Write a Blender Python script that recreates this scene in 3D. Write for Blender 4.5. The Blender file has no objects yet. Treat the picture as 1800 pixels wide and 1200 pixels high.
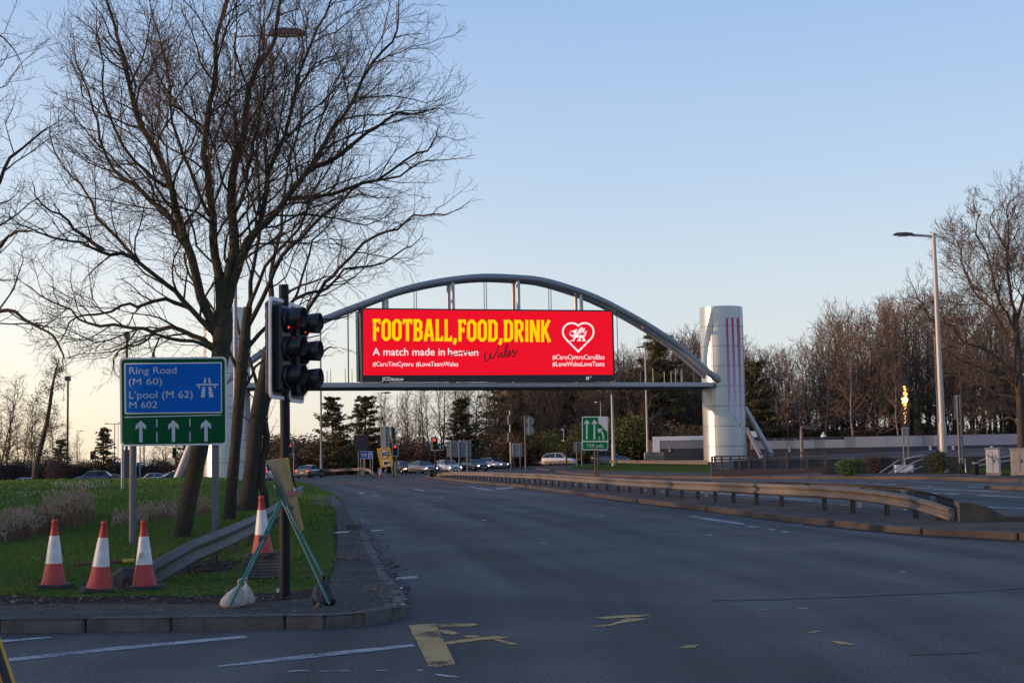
import bpy, bmesh, math, random
from mathutils import Vector, Matrix
R = math.radians
scene = bpy.context.scene
COL = scene.collection

# ------------------------------------------------------------------ camera
F_PX, CX, CY = 2450.0, 900.0, 600.0          # focal length and centre in photograph pixels
EYE = Vector((0.0, 0.0, 1.65))
PITCH, ROLL = math.atan(204.97 / F_PX), 0.018
_f = Vector((0, math.cos(PITCH), math.sin(PITCH)))
_u = Vector((0, -math.sin(PITCH), math.cos(PITCH)))
_r = Vector((1, 0, 0))
CR = _r * math.cos(ROLL) - _u * math.sin(ROLL)
CU = _u * math.cos(ROLL) + _r * math.sin(ROLL)
cam_data = bpy.data.cameras.new('camera')
cam = bpy.data.objects.new('camera', cam_data)
COL.objects.link(cam)
m = Matrix.Identity(4)
for i in range(3):
    m[i][0], m[i][1], m[i][2], m[i][3] = CR[i], CU[i], -_f[i], EYE[i]
cam.matrix_world = m
cam_data.sensor_width = 36.0
cam_data.lens = 36.0 * F_PX / 1800.0
cam_data.clip_start, cam_data.clip_end = 0.1, 5000.0
scene.camera = cam

# ------------------------------------------------------------------ world and sun
SUN_EL, SUN_AZ = 4.5, 99.5                   # degrees above the horizon; degrees to the left of straight ahead
world = bpy.data.worlds.new('World')
scene.world = world
world.use_nodes = True
nt = world.node_tree
nt.nodes.clear()
wo = nt.nodes.new('ShaderNodeOutputWorld')
bg = nt.nodes.new('ShaderNodeBackground')
sky = nt.nodes.new('ShaderNodeTexSky')
sky.sky_type = 'NISHITA'
sky.sun_disc = False
sky.sun_elevation = R(SUN_EL)
sky.sun_rotation = R(-SUN_AZ)
sky.air_density, sky.dust_density, sky.ozone_density = 1.0, 0.6, 1.6
bg.inputs['Strength'].default_value = 0.05
nt.links.new(sky.outputs[0], bg.inputs['Color'])
# the dusk gradient: pale at the horizon, blue overhead, cream low down on the side where the sun sets
tc = nt.nodes.new('ShaderNodeTexCoord'); sx = nt.nodes.new('ShaderNodeSeparateXYZ')
nt.links.new(tc.outputs['Generated'], sx.inputs[0])
def ramp(stops):
    r_ = nt.nodes.new('ShaderNodeValToRGB'); el = r_.color_ramp.elements
    while len(el) < len(stops): el.new(0.5)
    for e_, (p_, c_) in zip(el, stops): e_.position = p_; e_.color = (*c_, 1)
    return r_
up = ramp([(0.0, (0.56, 0.58, 0.60)), (0.06, (0.575, 0.605, 0.64)), (0.13, (0.505, 0.58, 0.67)), (0.20, (0.405, 0.520, 0.695)), (0.33, (0.280, 0.420, 0.680)), (0.6, (0.15, 0.27, 0.55)), (1.0, (0.10, 0.19, 0.42))])
warm = ramp([(0.0, (0.92, 0.75, 0.54)), (0.05, (0.90, 0.82, 0.69)), (0.10, (0.80, 0.785, 0.755)), (0.17, (0.57, 0.64, 0.74)), (0.33, (0.285, 0.42, 0.66)), (1.0, (0.11, 0.20, 0.42))])
nt.links.new(sx.outputs['Z'], up.inputs[0]); nt.links.new(sx.outputs['Z'], warm.inputs[0])
side = nt.nodes.new('ShaderNodeMapRange'); side.interpolation_type = 'SMOOTHSTEP'
side.inputs[1].default_value, side.inputs[2].default_value, side.inputs[3].default_value, side.inputs[4].default_value = 0.10, -0.42, 0.0, 1.0
nt.links.new(sx.outputs['X'], side.inputs[0])
mixs = nt.nodes.new('ShaderNodeMix'); mixs.data_type = 'RGBA'
nt.links.new(side.outputs[0], mixs.inputs[0]); nt.links.new(up.outputs[0], mixs.inputs[6]); nt.links.new(warm.outputs[0], mixs.inputs[7])
bg2 = nt.nodes.new('ShaderNodeBackground'); bg2.inputs['Strength'].default_value = 0.94
nt.links.new(mixs.outputs[2], bg2.inputs['Color'])
ads = nt.nodes.new('ShaderNodeAddShader')
nt.links.new(bg.outputs[0], ads.inputs[0]); nt.links.new(bg2.outputs[0], ads.inputs[1]); nt.links.new(ads.outputs[0], wo.inputs[0])
sun_data = bpy.data.lights.new('sun', 'SUN')
sun = bpy.data.objects.new('sun', sun_data)
COL.objects.link(sun)
sun_data.energy = 3.6
sun_data.angle = R(0.6)
sun_data.color = (1.0, 0.60, 0.34)
sd = Vector((-math.sin(R(SUN_AZ)) * math.cos(R(SUN_EL)), math.cos(R(SUN_AZ)) * math.cos(R(SUN_EL)), math.sin(R(SUN_EL))))
sun.rotation_euler = sd.to_track_quat('Z', 'Y').to_euler()
sun.location = (-40, 0, 30)
EXPOSURE = 0.2
scene.view_settings.view_transform = 'Standard'
scene.view_settings.look = 'None'
scene.view_settings.exposure = EXPOSURE
scene.view_settings.gamma = 1.0
EM = 1.0 / 2 ** EXPOSURE                      # emission that shows at its own colour

# ------------------------------------------------------------------ helpers
def ss(a, b, x):
    if a == b: return float(x >= a)
    t = min(1.0, max(0.0, (x - a) / (b - a)))
    return t * t * (3 - 2 * t)

def zg(X, Y):
    """height of the road surface: the junction is level, farther on it falls to the left and rises to the right"""
    x = max(-75.0, min(75.0, X))
    return (0.022 if x > 0 else 0.012) * x * ss(25, 65, Y) + (0.36 + 0.009 * max(-30.0, min(10.0, X))) * ss(120, 175, Y)

def ray(px, py):
    return (_f + CR * ((px - CX) / F_PX) + CU * (-(py - CY) / F_PX))

def D(px, py, depth):
    d = ray(px, py)
    return EYE + d * (depth / d.y)

def G(px, py, off=0.0, zf=None):
    """where the line of sight of a photograph pixel meets the ground (plus off)"""
    zf = zf or zg
    d = ray(px, py)
    lo, step = 4.0, 0.5
    y = lo
    while y < 400:
        p = EYE + d * (y / d.y)
        if p.z <= zf(p.x, p.y) + off:
            a, b = y - step, y
            for _ in range(18):
                mid = (a + b) / 2
                q = EYE + d * (mid / d.y)
                if q.z <= zf(q.x, q.y) + off: b = mid
                else: a = mid
            return EYE + d * (b / d.y)
        y += step
    return EYE + d * (400 / d.y)

class MB:
    """collects geometry and links it as one mesh object"""
    def __init__(s): s.v, s.f, s.m, s.sm = [], [], [], []
    def add(s, vs, fs, mi=0, smooth=False):
        o = len(s.v)
        s.v += [tuple(v) for v in vs]
        for f in fs:
            s.f.append(tuple(i + o for i in f)); s.m.append(mi); s.sm.append(smooth)
    def box(s, c, size, mi=0, rz=0.0, mat=None, bevel=0.0):
        hx, hy, hz = size[0] / 2, size[1] / 2, size[2] / 2
        if bevel > 0:
            b = min(bevel, hx * .9, hy * .9, hz * .9)
            vs = []
            for sx in (-1, 1):
                for sy in (-1, 1):
                    for sz in (-1, 1):
                        vs += [(sx * hx, sy * (hy - b), sz * (hz - b)), (sx * (hx - b), sy * hy, sz * (hz - b)), (sx * (hx - b), sy * (hy - b), sz * hz)]
            bm = bmesh.new()
            bv = [bm.verts.new(v) for v in vs]
            bmesh.ops.convex_hull(bm, input=bv)
            bm.verts.index_update()
            vs = [v.co.copy() for v in bm.verts]
            fs = [tuple(v.index for v in f.verts) for f in bm.faces]
            bm.free()
        else:
            vs = [(x, y, z) for x in (-hx, hx) for y in (-hy, hy) for z in (-hz, hz)]
            fs = [(0, 1, 3, 2), (4, 6, 7, 5), (0, 4, 5, 1), (2, 3, 7, 6), (0, 2, 6, 4), (1, 5, 7, 3)]
        M = Matrix.Translation(c) @ (mat.to_4x4() if mat is not None else Matrix.Rotation(rz, 4, 'Z'))
        s.add([M @ Vector(v) for v in vs], fs, mi)
    def tube(s, pts, rad, n=8, mi=0, cap=True, smooth=True):
        pts = [Vector(p) for p in pts]
        if not hasattr(rad, '__len__'): rad = [rad] * len(pts)
        vs, fs = [], []
        t0 = (pts[1] - pts[0]).normalized()
        a = t0.orthogonal().normalized()
        k = len(pts)
        for i, p in enumerate(pts):
            t = (pts[min(i + 1, k - 1)] - pts[max(i - 1, 0)])
            if t.length < 1e-9: t = t0
            t = t.normalized()
            a = (a - t * a.dot(t))
            a = a.normalized() if a.length > 1e-6 else t.orthogonal().normalized()
            b = t.cross(a)
            for j in range(n):
                w = 2 * math.pi * j / n
                vs.append(p + (a * math.cos(w) + b * math.sin(w)) * rad[i])
        for i in range(k - 1):
            for j in range(n):
                j2 = (j + 1) % n
                fs.append((i * n + j, i * n + j2, (i + 1) * n + j2, (i + 1) * n + j))
        s.add(vs, fs, mi, smooth)
        if cap:
            s.add(vs[:n], [tuple(range(n))[::-1]], mi); s.add(vs[-n:], [tuple(range(n))], mi)
    def lathe(s, prof, c=(0, 0, 0), n=24, mi=0, smooth=True, cap=True):
        vs, fs = [], []
        for r_, z in prof:
            for j in range(n):
                w = 2 * math.pi * j / n
                vs.append((c[0] + r_ * math.cos(w), c[1] + r_ * math.sin(w), c[2] + z))
        for i in range(len(prof) - 1):
            for j in range(n):
                j2 = (j + 1) % n
                fs.append((i * n + j, i * n + j2, (i + 1) * n + j2, (i + 1) * n + j))
        s.add(vs, fs, mi, smooth)
        if cap:
            s.add(vs[:n], [tuple(range(n))[::-1]], mi); s.add(vs[-n:], [tuple(range(n))], mi)
    def poly(s, pts, thick, mi=0):
        """a flat outline given in 3-D, made into a slab of that thickness vector"""
        n = len(pts); t = Vector(thick)
        vs = [Vector(p) for p in pts] + [Vector(p) + t for p in pts]
        fs = [tuple(range(n)), tuple(range(2 * n - 1, n - 1, -1))]
        fs += [(i, i + n, (i + 1) % n + n, (i + 1) % n) for i in range(n)]
        s.add(vs, fs, mi)
    def sheet(s, pts, mi=0): s.add(pts, [tuple(range(len(pts)))], mi)
    def shift(s, d):
        d = Vector(d); s.v = [tuple(Vector(v) + d) for v in s.v]; return s
    def xform(s, M):
        s.v = [tuple(M @ Vector(v)) for v in s.v]; return s
    def mesh(s, name, mats):
        me = bpy.data.meshes.new(name)
        me.from_pydata(s.v, [], s.f)
        for m_ in (mats if isinstance(mats, (list, tuple)) else [mats]): me.materials.append(m_)
        me.polygons.foreach_set('material_index', s.m)
        me.polygons.foreach_set('use_smooth', s.sm)
        me.update()
        return me
    def build(s, name, mats, parent=None, loc=None):
        o = bpy.data.objects.new(name, s.mesh(name, mats))
        COL.objects.link(o)
        if parent is not None: o.parent = parent
        if loc is not None: o.location = loc
        return o

def tag(o, label=None, cat=None, group=None, kind=None):
    if label: o['label'] = label
    if cat: o['category'] = cat
    if group: o['group'] = group
    if kind: o['kind'] = kind
    return o

def thing(name, label, cat, loc=(0, 0, 0), rz=0.0, group=None):
    o = bpy.data.objects.new(name, None)
    o.empty_display_size = 0.3
    COL.objects.link(o)
    o.location = loc; o.rotation_euler = (0, 0, rz)
    return tag(o, label, cat, group)

def copy_tree(o, parent=None):
    c = o.copy(); COL.objects.link(c)
    if parent is not None: c.parent = parent
    for ch in [x for x in o.children]: copy_tree(ch, c)
    return c

def on_terrain(poly, off, step=3.0, zf=None, ymin_fine=None):
    """a flat outline cut into a grid and laid on the terrain; returns verts and faces"""
    zf = zf or zg
    bm = bmesh.new()
    bm.faces.new([bm.verts.new((p[0], p[1], 0)) for p in poly])
    bmesh.ops.triangulate(bm, faces=bm.faces[:])
    xs = [p[0] for p in poly]; ys = [p[1] for p in poly]
    def cut(lo, hi, ax):
        k = math.floor(lo / step) + 1
        while k * step < hi:
            co = [0, 0, 0]; no = [0, 0, 0]; co[ax] = k * step; no[ax] = 1
            bmesh.ops.bisect_plane(bm, geom=bm.verts[:] + bm.edges[:] + bm.faces[:], dist=1e-5, plane_co=co, plane_no=no)
            k += 1
    cut(min(ys), max(ys), 1)
    cut(min(xs), max(xs), 0)
    bm.normal_update()
    for f in bm.faces:
        if f.normal.z < 0: f.normal_flip()
    bm.verts.index_update()
    vs = [(v.co.x, v.co.y, zf(v.co.x, v.co.y) + off) for v in bm.verts]
    fs = [tuple(v.index for v in f.verts) for f in bm.faces]
    bm.free()
    return vs, fs

# ------------------------------------------------------------------ materials
def mat(name, col, rough=0.6, metal=0.0, var=0.0, vscale=8.0, bump=0.0, bscale=60.0, emit=None, estr=1.0, col2=None, spec=None, detail=6.0):
    m_ = bpy.data.materials.new(name)
    m_.use_nodes = True
    t = m_.node_tree; b = t.nodes['Principled BSDF']
    b.inputs['Base Color'].default_value = (*col, 1)
    b.inputs['Roughness'].default_value = rough
    b.inputs['Metallic'].default_value = metal
    if spec is not None: b.inputs['Specular IOR Level'].default_value = spec
    if var > 0 or col2 is not None:
        tc = t.nodes.new('ShaderNodeTexCoord'); nz = t.nodes.new('ShaderNodeTexNoise'); rp = t.nodes.new('ShaderNodeValToRGB')
        nz.inputs['Scale'].default_value = vscale; nz.inputs['Detail'].default_value = detail; nz.inputs['Roughness'].default_value = 0.62
        t.links.new(tc.outputs['Object'], nz.inputs['Vector']); t.links.new(nz.outputs[0], rp.inputs[0])
        c2 = col2 if col2 is not None else tuple(min(1, c * (1 + var)) for c in col)
        c1 = col if col2 is not None else tuple(c * (1 - var) for c in col)
        rp.color_ramp.elements[0].position = 0.33; rp.color_ramp.elements[0].color = (*c1, 1)
        rp.color_ramp.elements[1].position = 0.68; rp.color_ramp.elements[1].color = (*c2, 1)
        t.links.new(rp.outputs[0], b.inputs['Base Color'])
    if bump > 0:
        tc2 = t.nodes.new('ShaderNodeTexCoord'); n2 = t.nodes.new('ShaderNodeTexNoise'); bp = t.nodes.new('ShaderNodeBump')
        n2.inputs['Scale'].default_value = bscale; n2.inputs['Detail'].default_value = 4
        bp.inputs['Strength'].default_value = bump; bp.inputs['Distance'].default_value = 0.02
        t.links.new(tc2.outputs['Object'], n2.inputs['Vector']); t.links.new(n2.outputs[0], bp.inputs['Height']); t.links.new(bp.outputs[0], b.inputs['Normal'])
    if emit is not None:
        b.inputs['Emission Color'].default_value = (*emit, 1)
        b.inputs['Emission Strength'].default_value = estr
    return m_

def srgb(r_, g_, b_):
    f = lambda c: c / 12.92 if c <= 0.04045 else ((c + 0.055) / 1.055) ** 2.4
    return (f(r_ / 255), f(g_ / 255), f(b_ / 255))

def lit(name, rgb, k=1.0):
    c = srgb(*rgb)
    m_ = mat(name, (0.004, 0.004, 0.004), 0.8, emit=c, estr=EM * k, spec=0.02)
    return m_

M = {}
M['asphalt_side'] = mat('asphalt_side', (0.055, 0.055, 0.058), 0.9, var=0.25, vscale=3, bump=0.3)
M['galv'] = mat('galvanised_steel', (0.36, 0.37, 0.38), 0.5, 0.55, var=0.18, vscale=5)
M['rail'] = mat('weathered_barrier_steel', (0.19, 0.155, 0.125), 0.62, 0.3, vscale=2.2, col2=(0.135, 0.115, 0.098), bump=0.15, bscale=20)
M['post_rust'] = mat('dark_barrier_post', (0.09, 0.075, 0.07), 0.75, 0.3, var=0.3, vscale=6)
M['concrete'] = mat('concrete', (0.22, 0.20, 0.18), 0.9, var=0.3, vscale=4, bump=0.4, bscale=30)
M['kerb'] = mat('kerb_concrete', (0.085, 0.08, 0.078), 0.9, var=0.4, vscale=3.5, bump=0.5, bscale=50)
M['kerb_rust'] = mat('dirty_brown_kerb', (0.095, 0.066, 0.052), 0.9, vscale=2.3, col2=(0.058, 0.050, 0.047), bump=0.5, bscale=40)
M['black'] = mat('black_plastic', (0.012, 0.013, 0.016), 0.45)
M['black_paint'] = mat('black_pole_paint', (0.008, 0.008, 0.012), 0.6, var=0.2, vscale=10, spec=0.25)
M['grey_plastic'] = mat('dusty_grey_plastic', (0.10, 0.095, 0.10), 0.7, var=0.2, vscale=12)
M['white_border'] = mat('white_reflective', (0.62, 0.63, 0.66), 0.4)
M['white_paint'] = mat('white_paint', (0.72, 0.72, 0.72), 0.5, var=0.06, vscale=2)
M['cone_red'] = mat('cone_red', (0.50, 0.045, 0.032), 0.55, vscale=7, col2=(0.33, 0.034, 0.03))
M['cone_white'] = mat('cone_sleeve', (0.70, 0.71, 0.74), 0.4, vscale=9, col2=(0.50, 0.49, 0.49))
M['rubber'] = mat('black_rubber', (0.035, 0.035, 0.038), 0.8, var=0.3, vscale=10)
M['sign_blue'] = mat('sign_blue', (0.0, 0.125, 0.52), 0.6, vscale=2.5, col2=(0.0, 0.110, 0.46), spec=0.12)
M['sign_green'] = mat('sign_green', (0.0, 0.085, 0.028), 0.6, vscale=2.5, col2=(0.0, 0.070, 0.024), spec=0.12)
M['sign_green_far'] = mat('sign_green_bright', (0.0, 0.16, 0.045), 0.6, spec=0.12)
M['sign_white'] = mat('sign_white', (0.50, 0.52, 0.56), 0.45)
M['sign_yellow'] = mat('sign_yellow', (0.62, 0.38, 0.03), 0.5, var=0.1, vscale=3)
M['sign_back'] = mat('sign_back_grey', (0.15, 0.19, 0.22), 0.6, 0.1, var=0.15, vscale=2)
M['sign_back_light'] = mat('sign_back_light', (0.30, 0.36, 0.40), 0.55, 0.1, var=0.12, vscale=2)
M['post_grey'] = mat('grey_post', (0.13, 0.13, 0.145), 0.6, 0.1, var=0.12, vscale=4)
M['tower'] = mat('tower_cladding', (0.40, 0.44, 0.48), 0.33, 0.5, var=0.06, vscale=0.5)
M['arch'] = mat('arch_grey_paint', (0.22, 0.25, 0.28), 0.45, 0.3, var=0.08, vscale=0.6)
M['arch_light'] = mat('strut_grey_paint', (0.34, 0.34, 0.37), 0.4, 0.35, var=0.08, vscale=0.6)
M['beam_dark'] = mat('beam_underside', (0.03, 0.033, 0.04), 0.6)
M['frame_dark'] = mat('screen_frame', (0.016, 0.016, 0.022), 0.45)
M['lamp_post'] = mat('lamp_post_grey', (0.34, 0.33, 0.325), 0.5, 0.3, var=0.08, vscale=1.5)
M['lamp_head'] = mat('lantern_dark', (0.035, 0.03, 0.03), 0.5)
M['teal'] = mat('teal_paint', (0.012, 0.13, 0.13), 0.5, var=0.25, vscale=25)
M['bag_white'] = mat('white_sack', (0.46, 0.43, 0.40), 0.75, vscale=7, col2=(0.34, 0.31, 0.28), bump=0.3, bscale=35)
M['bag_black'] = mat('black_sack', (0.016, 0.016, 0.02), 0.4, bump=0.4, bscale=25)
M['bark'] = mat('bark', (0.080, 0.062, 0.044), 0.95, vscale=5, col2=(0.045, 0.036, 0.028), bump=0.8, bscale=30)
M['bark_moss'] = mat('mossy_bark', (0.058, 0.054, 0.022), 0.95, vscale=3.5, col2=(0.030, 0.026, 0.023), bump=1.0, bscale=22)
M['twig'] = mat('twigs', (0.145, 0.100, 0.072), 0.95)
M['rail_grey'] = mat('dull_barrier_steel', (0.115, 0.11, 0.115), 0.65, 0.25, vscale=3, col2=(0.085, 0.08, 0.08))
M['bark_hero'] = mat('dark_furrowed_bark', (0.050, 0.040, 0.028), 0.95, vscale=6, col2=(0.022, 0.019, 0.016), bump=1.0, bscale=22)
M['twig_fine'] = mat('fine_twigs', (0.110, 0.074, 0.054), 0.95)
M['lump'] = mat('dark_concrete', (0.055, 0.048, 0.05), 0.95, var=.3, vscale=6, bump=.5, bscale=30)
M['twig_red'] = mat('russet_twigs', (0.185, 0.112, 0.074), 0.95, vscale=0.35, col2=(0.135, 0.092, 0.068))
M['pine'] = mat('pine_needles', (0.065, 0.066, 0.024), 0.9, vscale=0.8, col2=(0.105, 0.085, 0.032))
M['leaf_green'] = mat('shrub_leaves', (0.075, 0.090, 0.016), 0.85, vscale=0.9, col2=(0.12, 0.115, 0.022))
M['leaf_dark'] = mat('dark_shrub_leaves', (0.020, 0.030, 0.012), 0.85, vscale=1.2, col2=(0.034, 0.044, 0.016))
M['leaf_brown'] = mat('dry_undergrowth', (0.24, 0.110, 0.048), 0.95, vscale=0.25, col2=(0.14, 0.085, 0.040))
M['hedge'] = mat('hedge_twigs', (0.080, 0.045, 0.040), 0.95, vscale=0.4, col2=(0.055, 0.038, 0.034))
M['reed'] = mat('dry_reed', (0.25, 0.145, 0.085), 0.95, vscale=1.4, col2=(0.14, 0.085, 0.055))
M['reed_head'] = mat('reed_plume', (0.44, 0.32, 0.21), 0.95, vscale=2, col2=(0.30, 0.22, 0.15))
M['glass'] = mat('car_glass', (0.012, 0.014, 0.018), 0.08, spec=0.8)
M['tyre'] = mat('tyre', (0.012, 0.012, 0.013), 0.85)
M['rim'] = mat('alloy_rim', (0.35, 0.35, 0.37), 0.35, 0.8)
M['head_on'] = lit('headlight_on', (255, 250, 238), 4.0)
M['head_off'] = mat('headlight_off', (0.5, 0.5, 0.52), 0.15)
M['tail_on'] = lit('tail_light_on', (255, 60, 40), 1.3)
M['tail_off'] = mat('tail_light_off', (0.25, 0.01, 0.01), 0.3)
M['brake_on'] = lit('brake_light_on', (255, 70, 40), 3.0)
M['red_on'] = lit('red_signal_on', (255, 62, 48), 2.2)
M['plate'] = mat('number_plate', (0.6, 0.6, 0.6), 0.5)
M['lamp_on'] = lit('lamp_on', (255, 225, 170), 1.3)
M['block'] = mat('precast_blocks', (0.10, 0.092, 0.088), 0.9, var=0.3, vscale=6, bump=0.5, bscale=40)
# ------------------------------------------------------------------ ground, roads, verges
random.seed(11)
KERB_PX = [(-400, 1114), (0, 1112), (300, 1109), (500, 1106), (570, 1105), (640, 1100), (690, 1091), (712, 1080), (713, 1066),
           (699, 1046), (684, 1030), (669, 1000), (654, 970), (641, 940), (624, 915), (612, 896), (602, 882), (585, 870), (565, 861), (545, 854), (526, 847)]
KERB_W = [G(*p) for p in KERB_PX]
LEFT_W = [Vector((-95, KERB_W[0].y - .1, 0))] + KERB_W
_ed = [(p.y, p.x) for p in KERB_W[9:]]
def edge_x(Y):
    if Y <= _ed[0][0]: return _ed[0][1]
    for (a, xa), (b, xb) in zip(_ed, _ed[1:]):
        if Y <= b: return xa + (xb - xa) * (Y - a) / (b - a)
    return _ed[-1][1] - 0.35 * (Y - _ed[-1][0])

def zv(X, Y):
    """the left verge: level by the kerb, a shallow ditch along it, then a grass bank that rises away from the road"""
    base = zg(X, Y) + 0.12
    d = edge_x(Y) - X
    ditch = -0.09 * math.exp(-((X + 10.6) / 1.3) ** 2) * ss(54, 44, Y) * ss(15, 20, Y)
    bank = 0.56 * ss(38, 95, Y) - 0.62 * ss(106, 137, Y)
    w = ss(4.0, 9.0, d) * ss(-11.0, -13.5, X) if Y < 50 else ss(2.0, 8.0, d) * max(ss(-11.0, -13.5, X), ss(50, 70, Y))
    return base * (1 - w) + (bank + 0.1) * w + ditch

def sheet_obj(name, poly, off, material, step=3.0, zf=None, kind='structure'):
    b = MB(); vs, fs = on_terrain(poly, off, step, zf); b.add(vs, fs, 0, True)
    return tag(b.build(name, material), kind=kind)

def node_mat(name):
    m_ = bpy.data.materials.new(name); m_.use_nodes = True
    return m_, m_.node_tree, m_.node_tree.nodes['Principled BSDF']

def asphalt():
    m_, t, b = node_mat('road_asphalt')
    N = t.nodes.new; L = t.links.new
    geo = N('ShaderNodeNewGeometry'); att = N('ShaderNodeAttribute'); att.attribute_name = 'lateral'
    n1 = N('ShaderNodeTexNoise'); n1.inputs['Scale'].default_value = 0.35; n1.inputs['Detail'].default_value = 5
    n2 = N('ShaderNodeTexNoise'); n2.inputs['Scale'].default_value = 38; n2.inputs['Roughness'].default_value = 0.8; n2.inputs['Detail'].default_value = 3
    n3 = N('ShaderNodeTexNoise'); n3.inputs['Scale'].default_value = 1.0; n3.inputs['Detail'].default_value = 3
    com = N('ShaderNodeCombineXYZ'); sep = N('ShaderNodeSeparateXYZ'); my = N('ShaderNodeMath'); my.operation = 'MULTIPLY'; my.inputs[1].default_value = 0.035
    L(geo.outputs['Position'], n1.inputs['Vector']); L(geo.outputs['Position'], n2.inputs['Vector'])
    L(geo.outputs['Position'], sep.inputs[0]); L(sep.outputs['Y'], my.inputs[0])
    L(att.outputs['Fac'], com.inputs[0]); L(my.outputs[0], com.inputs[1]); L(com.outputs[0], n3.inputs['Vector'])
    def mul(a, lo, hi, p0=0.3, p1=0.7):
        mr = N('ShaderNodeMapRange'); mr.inputs[1].default_value = p0; mr.inputs[2].default_value = p1
        mr.inputs[3].default_value = lo; mr.inputs[4].default_value = hi; L(a, mr.inputs[0]); return mr.outputs[0]
    def prod(a, c):
        k = N('ShaderNodeMath'); k.operation = 'MULTIPLY'; L(a, k.inputs[0]); L(c, k.inputs[1]); return k.outputs[0]
    v = prod(prod(mul(n1.outputs[0], 0.80, 1.22, .38, .62), mul(n2.outputs[0], 0.45, 1.7, .40, .60)), mul(n3.outputs[0], 0.74, 1.30, .36, .64))
    mx = N('ShaderNodeMix'); mx.data_type = 'RGBA'; mx.blend_type = 'MULTIPLY'; mx.inputs[0].default_value = 1
    mx.inputs[6].default_value = (0.060, 0.058, 0.058, 1)
    cc = N('ShaderNodeCombineColor'); [L(v, cc.inputs[i]) for i in range(3)]
    L(cc.outputs[0], mx.inputs[7]); L(mx.outputs[2], b.inputs['Base Color'])
    L(mul(n3.outputs[0], 0.86, 0.70), b.inputs['Roughness'])
    b.inputs['Specular IOR Level'].default_value = 0.30
    bp = N('ShaderNodeBump'); bp.inputs['Strength'].default_value = 0.5; bp.inputs['Distance'].default_value = 0.01
    n4 = N('ShaderNodeTexNoise'); n4.inputs['Scale'].default_value = 70; n4.inputs['Detail'].default_value = 2
    L(geo.outputs['Position'], n4.inputs['Vector']); L(n4.outputs[0], bp.inputs['Height']); L(bp.outputs[0], b.inputs['Normal'])
    return m_

def grass_ground(name, c1, c2, c3):
    m_, t, b = node_mat(name)
    N = t.nodes.new; L = t.links.new
    geo = N('ShaderNodeNewGeometry')
    n1 = N('ShaderNodeTexNoise'); n1.inputs['Scale'].default_value = 0.5; n1.inputs['Detail'].default_value = 6; n1.inputs['Roughness'].default_value = 0.7
    n2 = N('ShaderNodeTexNoise'); n2.inputs['Scale'].default_value = 14; n2.inputs['Detail'].default_value = 6; n2.inputs['Roughness'].default_value = 0.75
    L(geo.outputs['Position'], n1.inputs['Vector']); L(geo.outputs['Position'], n2.inputs['Vector'])
    r1 = N('ShaderNodeValToRGB'); r1.color_ramp.elements[0].position = .35; r1.color_ramp.elements[1].position = .65
    r1.color_ramp.elements[0].color = (*c1, 1); r1.color_ramp.elements[1].color = (*c2, 1)
    r2 = N('ShaderNodeValToRGB'); r2.color_ramp.elements[0].position = .36; r2.color_ramp.elements[1].position = .62
    r2.color_ramp.elements[0].color = (0.5, 0.5, 0.5, 1); r2.color_ramp.elements[1].color = (1.3, 1.3, 1.3, 1)
    mx = N('ShaderNodeMix'); mx.data_type = 'RGBA'; mx.blend_type = 'MULTIPLY'; mx.inputs[0].default_value = 1
    L(n1.outputs[0], r1.inputs[0]); L(n2.outputs[0], r2.inputs[0]); L(r1.outputs[0], mx.inputs[6]); L(r2.outputs[0], mx.inputs[7])
    mud = N('ShaderNodeMix'); mud.data_type = 'RGBA'; n3 = N('ShaderNodeTexNoise'); n3.inputs['Scale'].default_value = 1.7; n3.inputs['Detail'].default_value = 8; n3.inputs['Roughness'].default_value = 0.7
    r3 = N('ShaderNodeValToRGB'); r3.color_ramp.elements[0].position = .54 if 'turf' in name else .9; r3.color_ramp.elements[1].position = .66 if 'turf' in name else .99
    L(geo.outputs['Position'], n3.inputs['Vector']); L(n3.outputs[0], r3.inputs[0]); L(r3.outputs[0], mud.inputs[0]); L(mx.outputs[2], mud.inputs[6]); mud.inputs[7].default_value = (0.070, 0.058, 0.030, 1)
    L(mud.outputs[2], b.inputs['Base Color'])
    b.inputs['Roughness'].default_value = 1.0; b.inputs['Specular IOR Level'].default_value = 0.05
    bp = N('ShaderNodeBump'); bp.inputs['Strength'].default_value = 1.0; bp.inputs['Distance'].default_value = 0.06
    L(n2.outputs[0], bp.inputs['Height']); L(bp.outputs[0], b.inputs['Normal'])
    return m_

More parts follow.
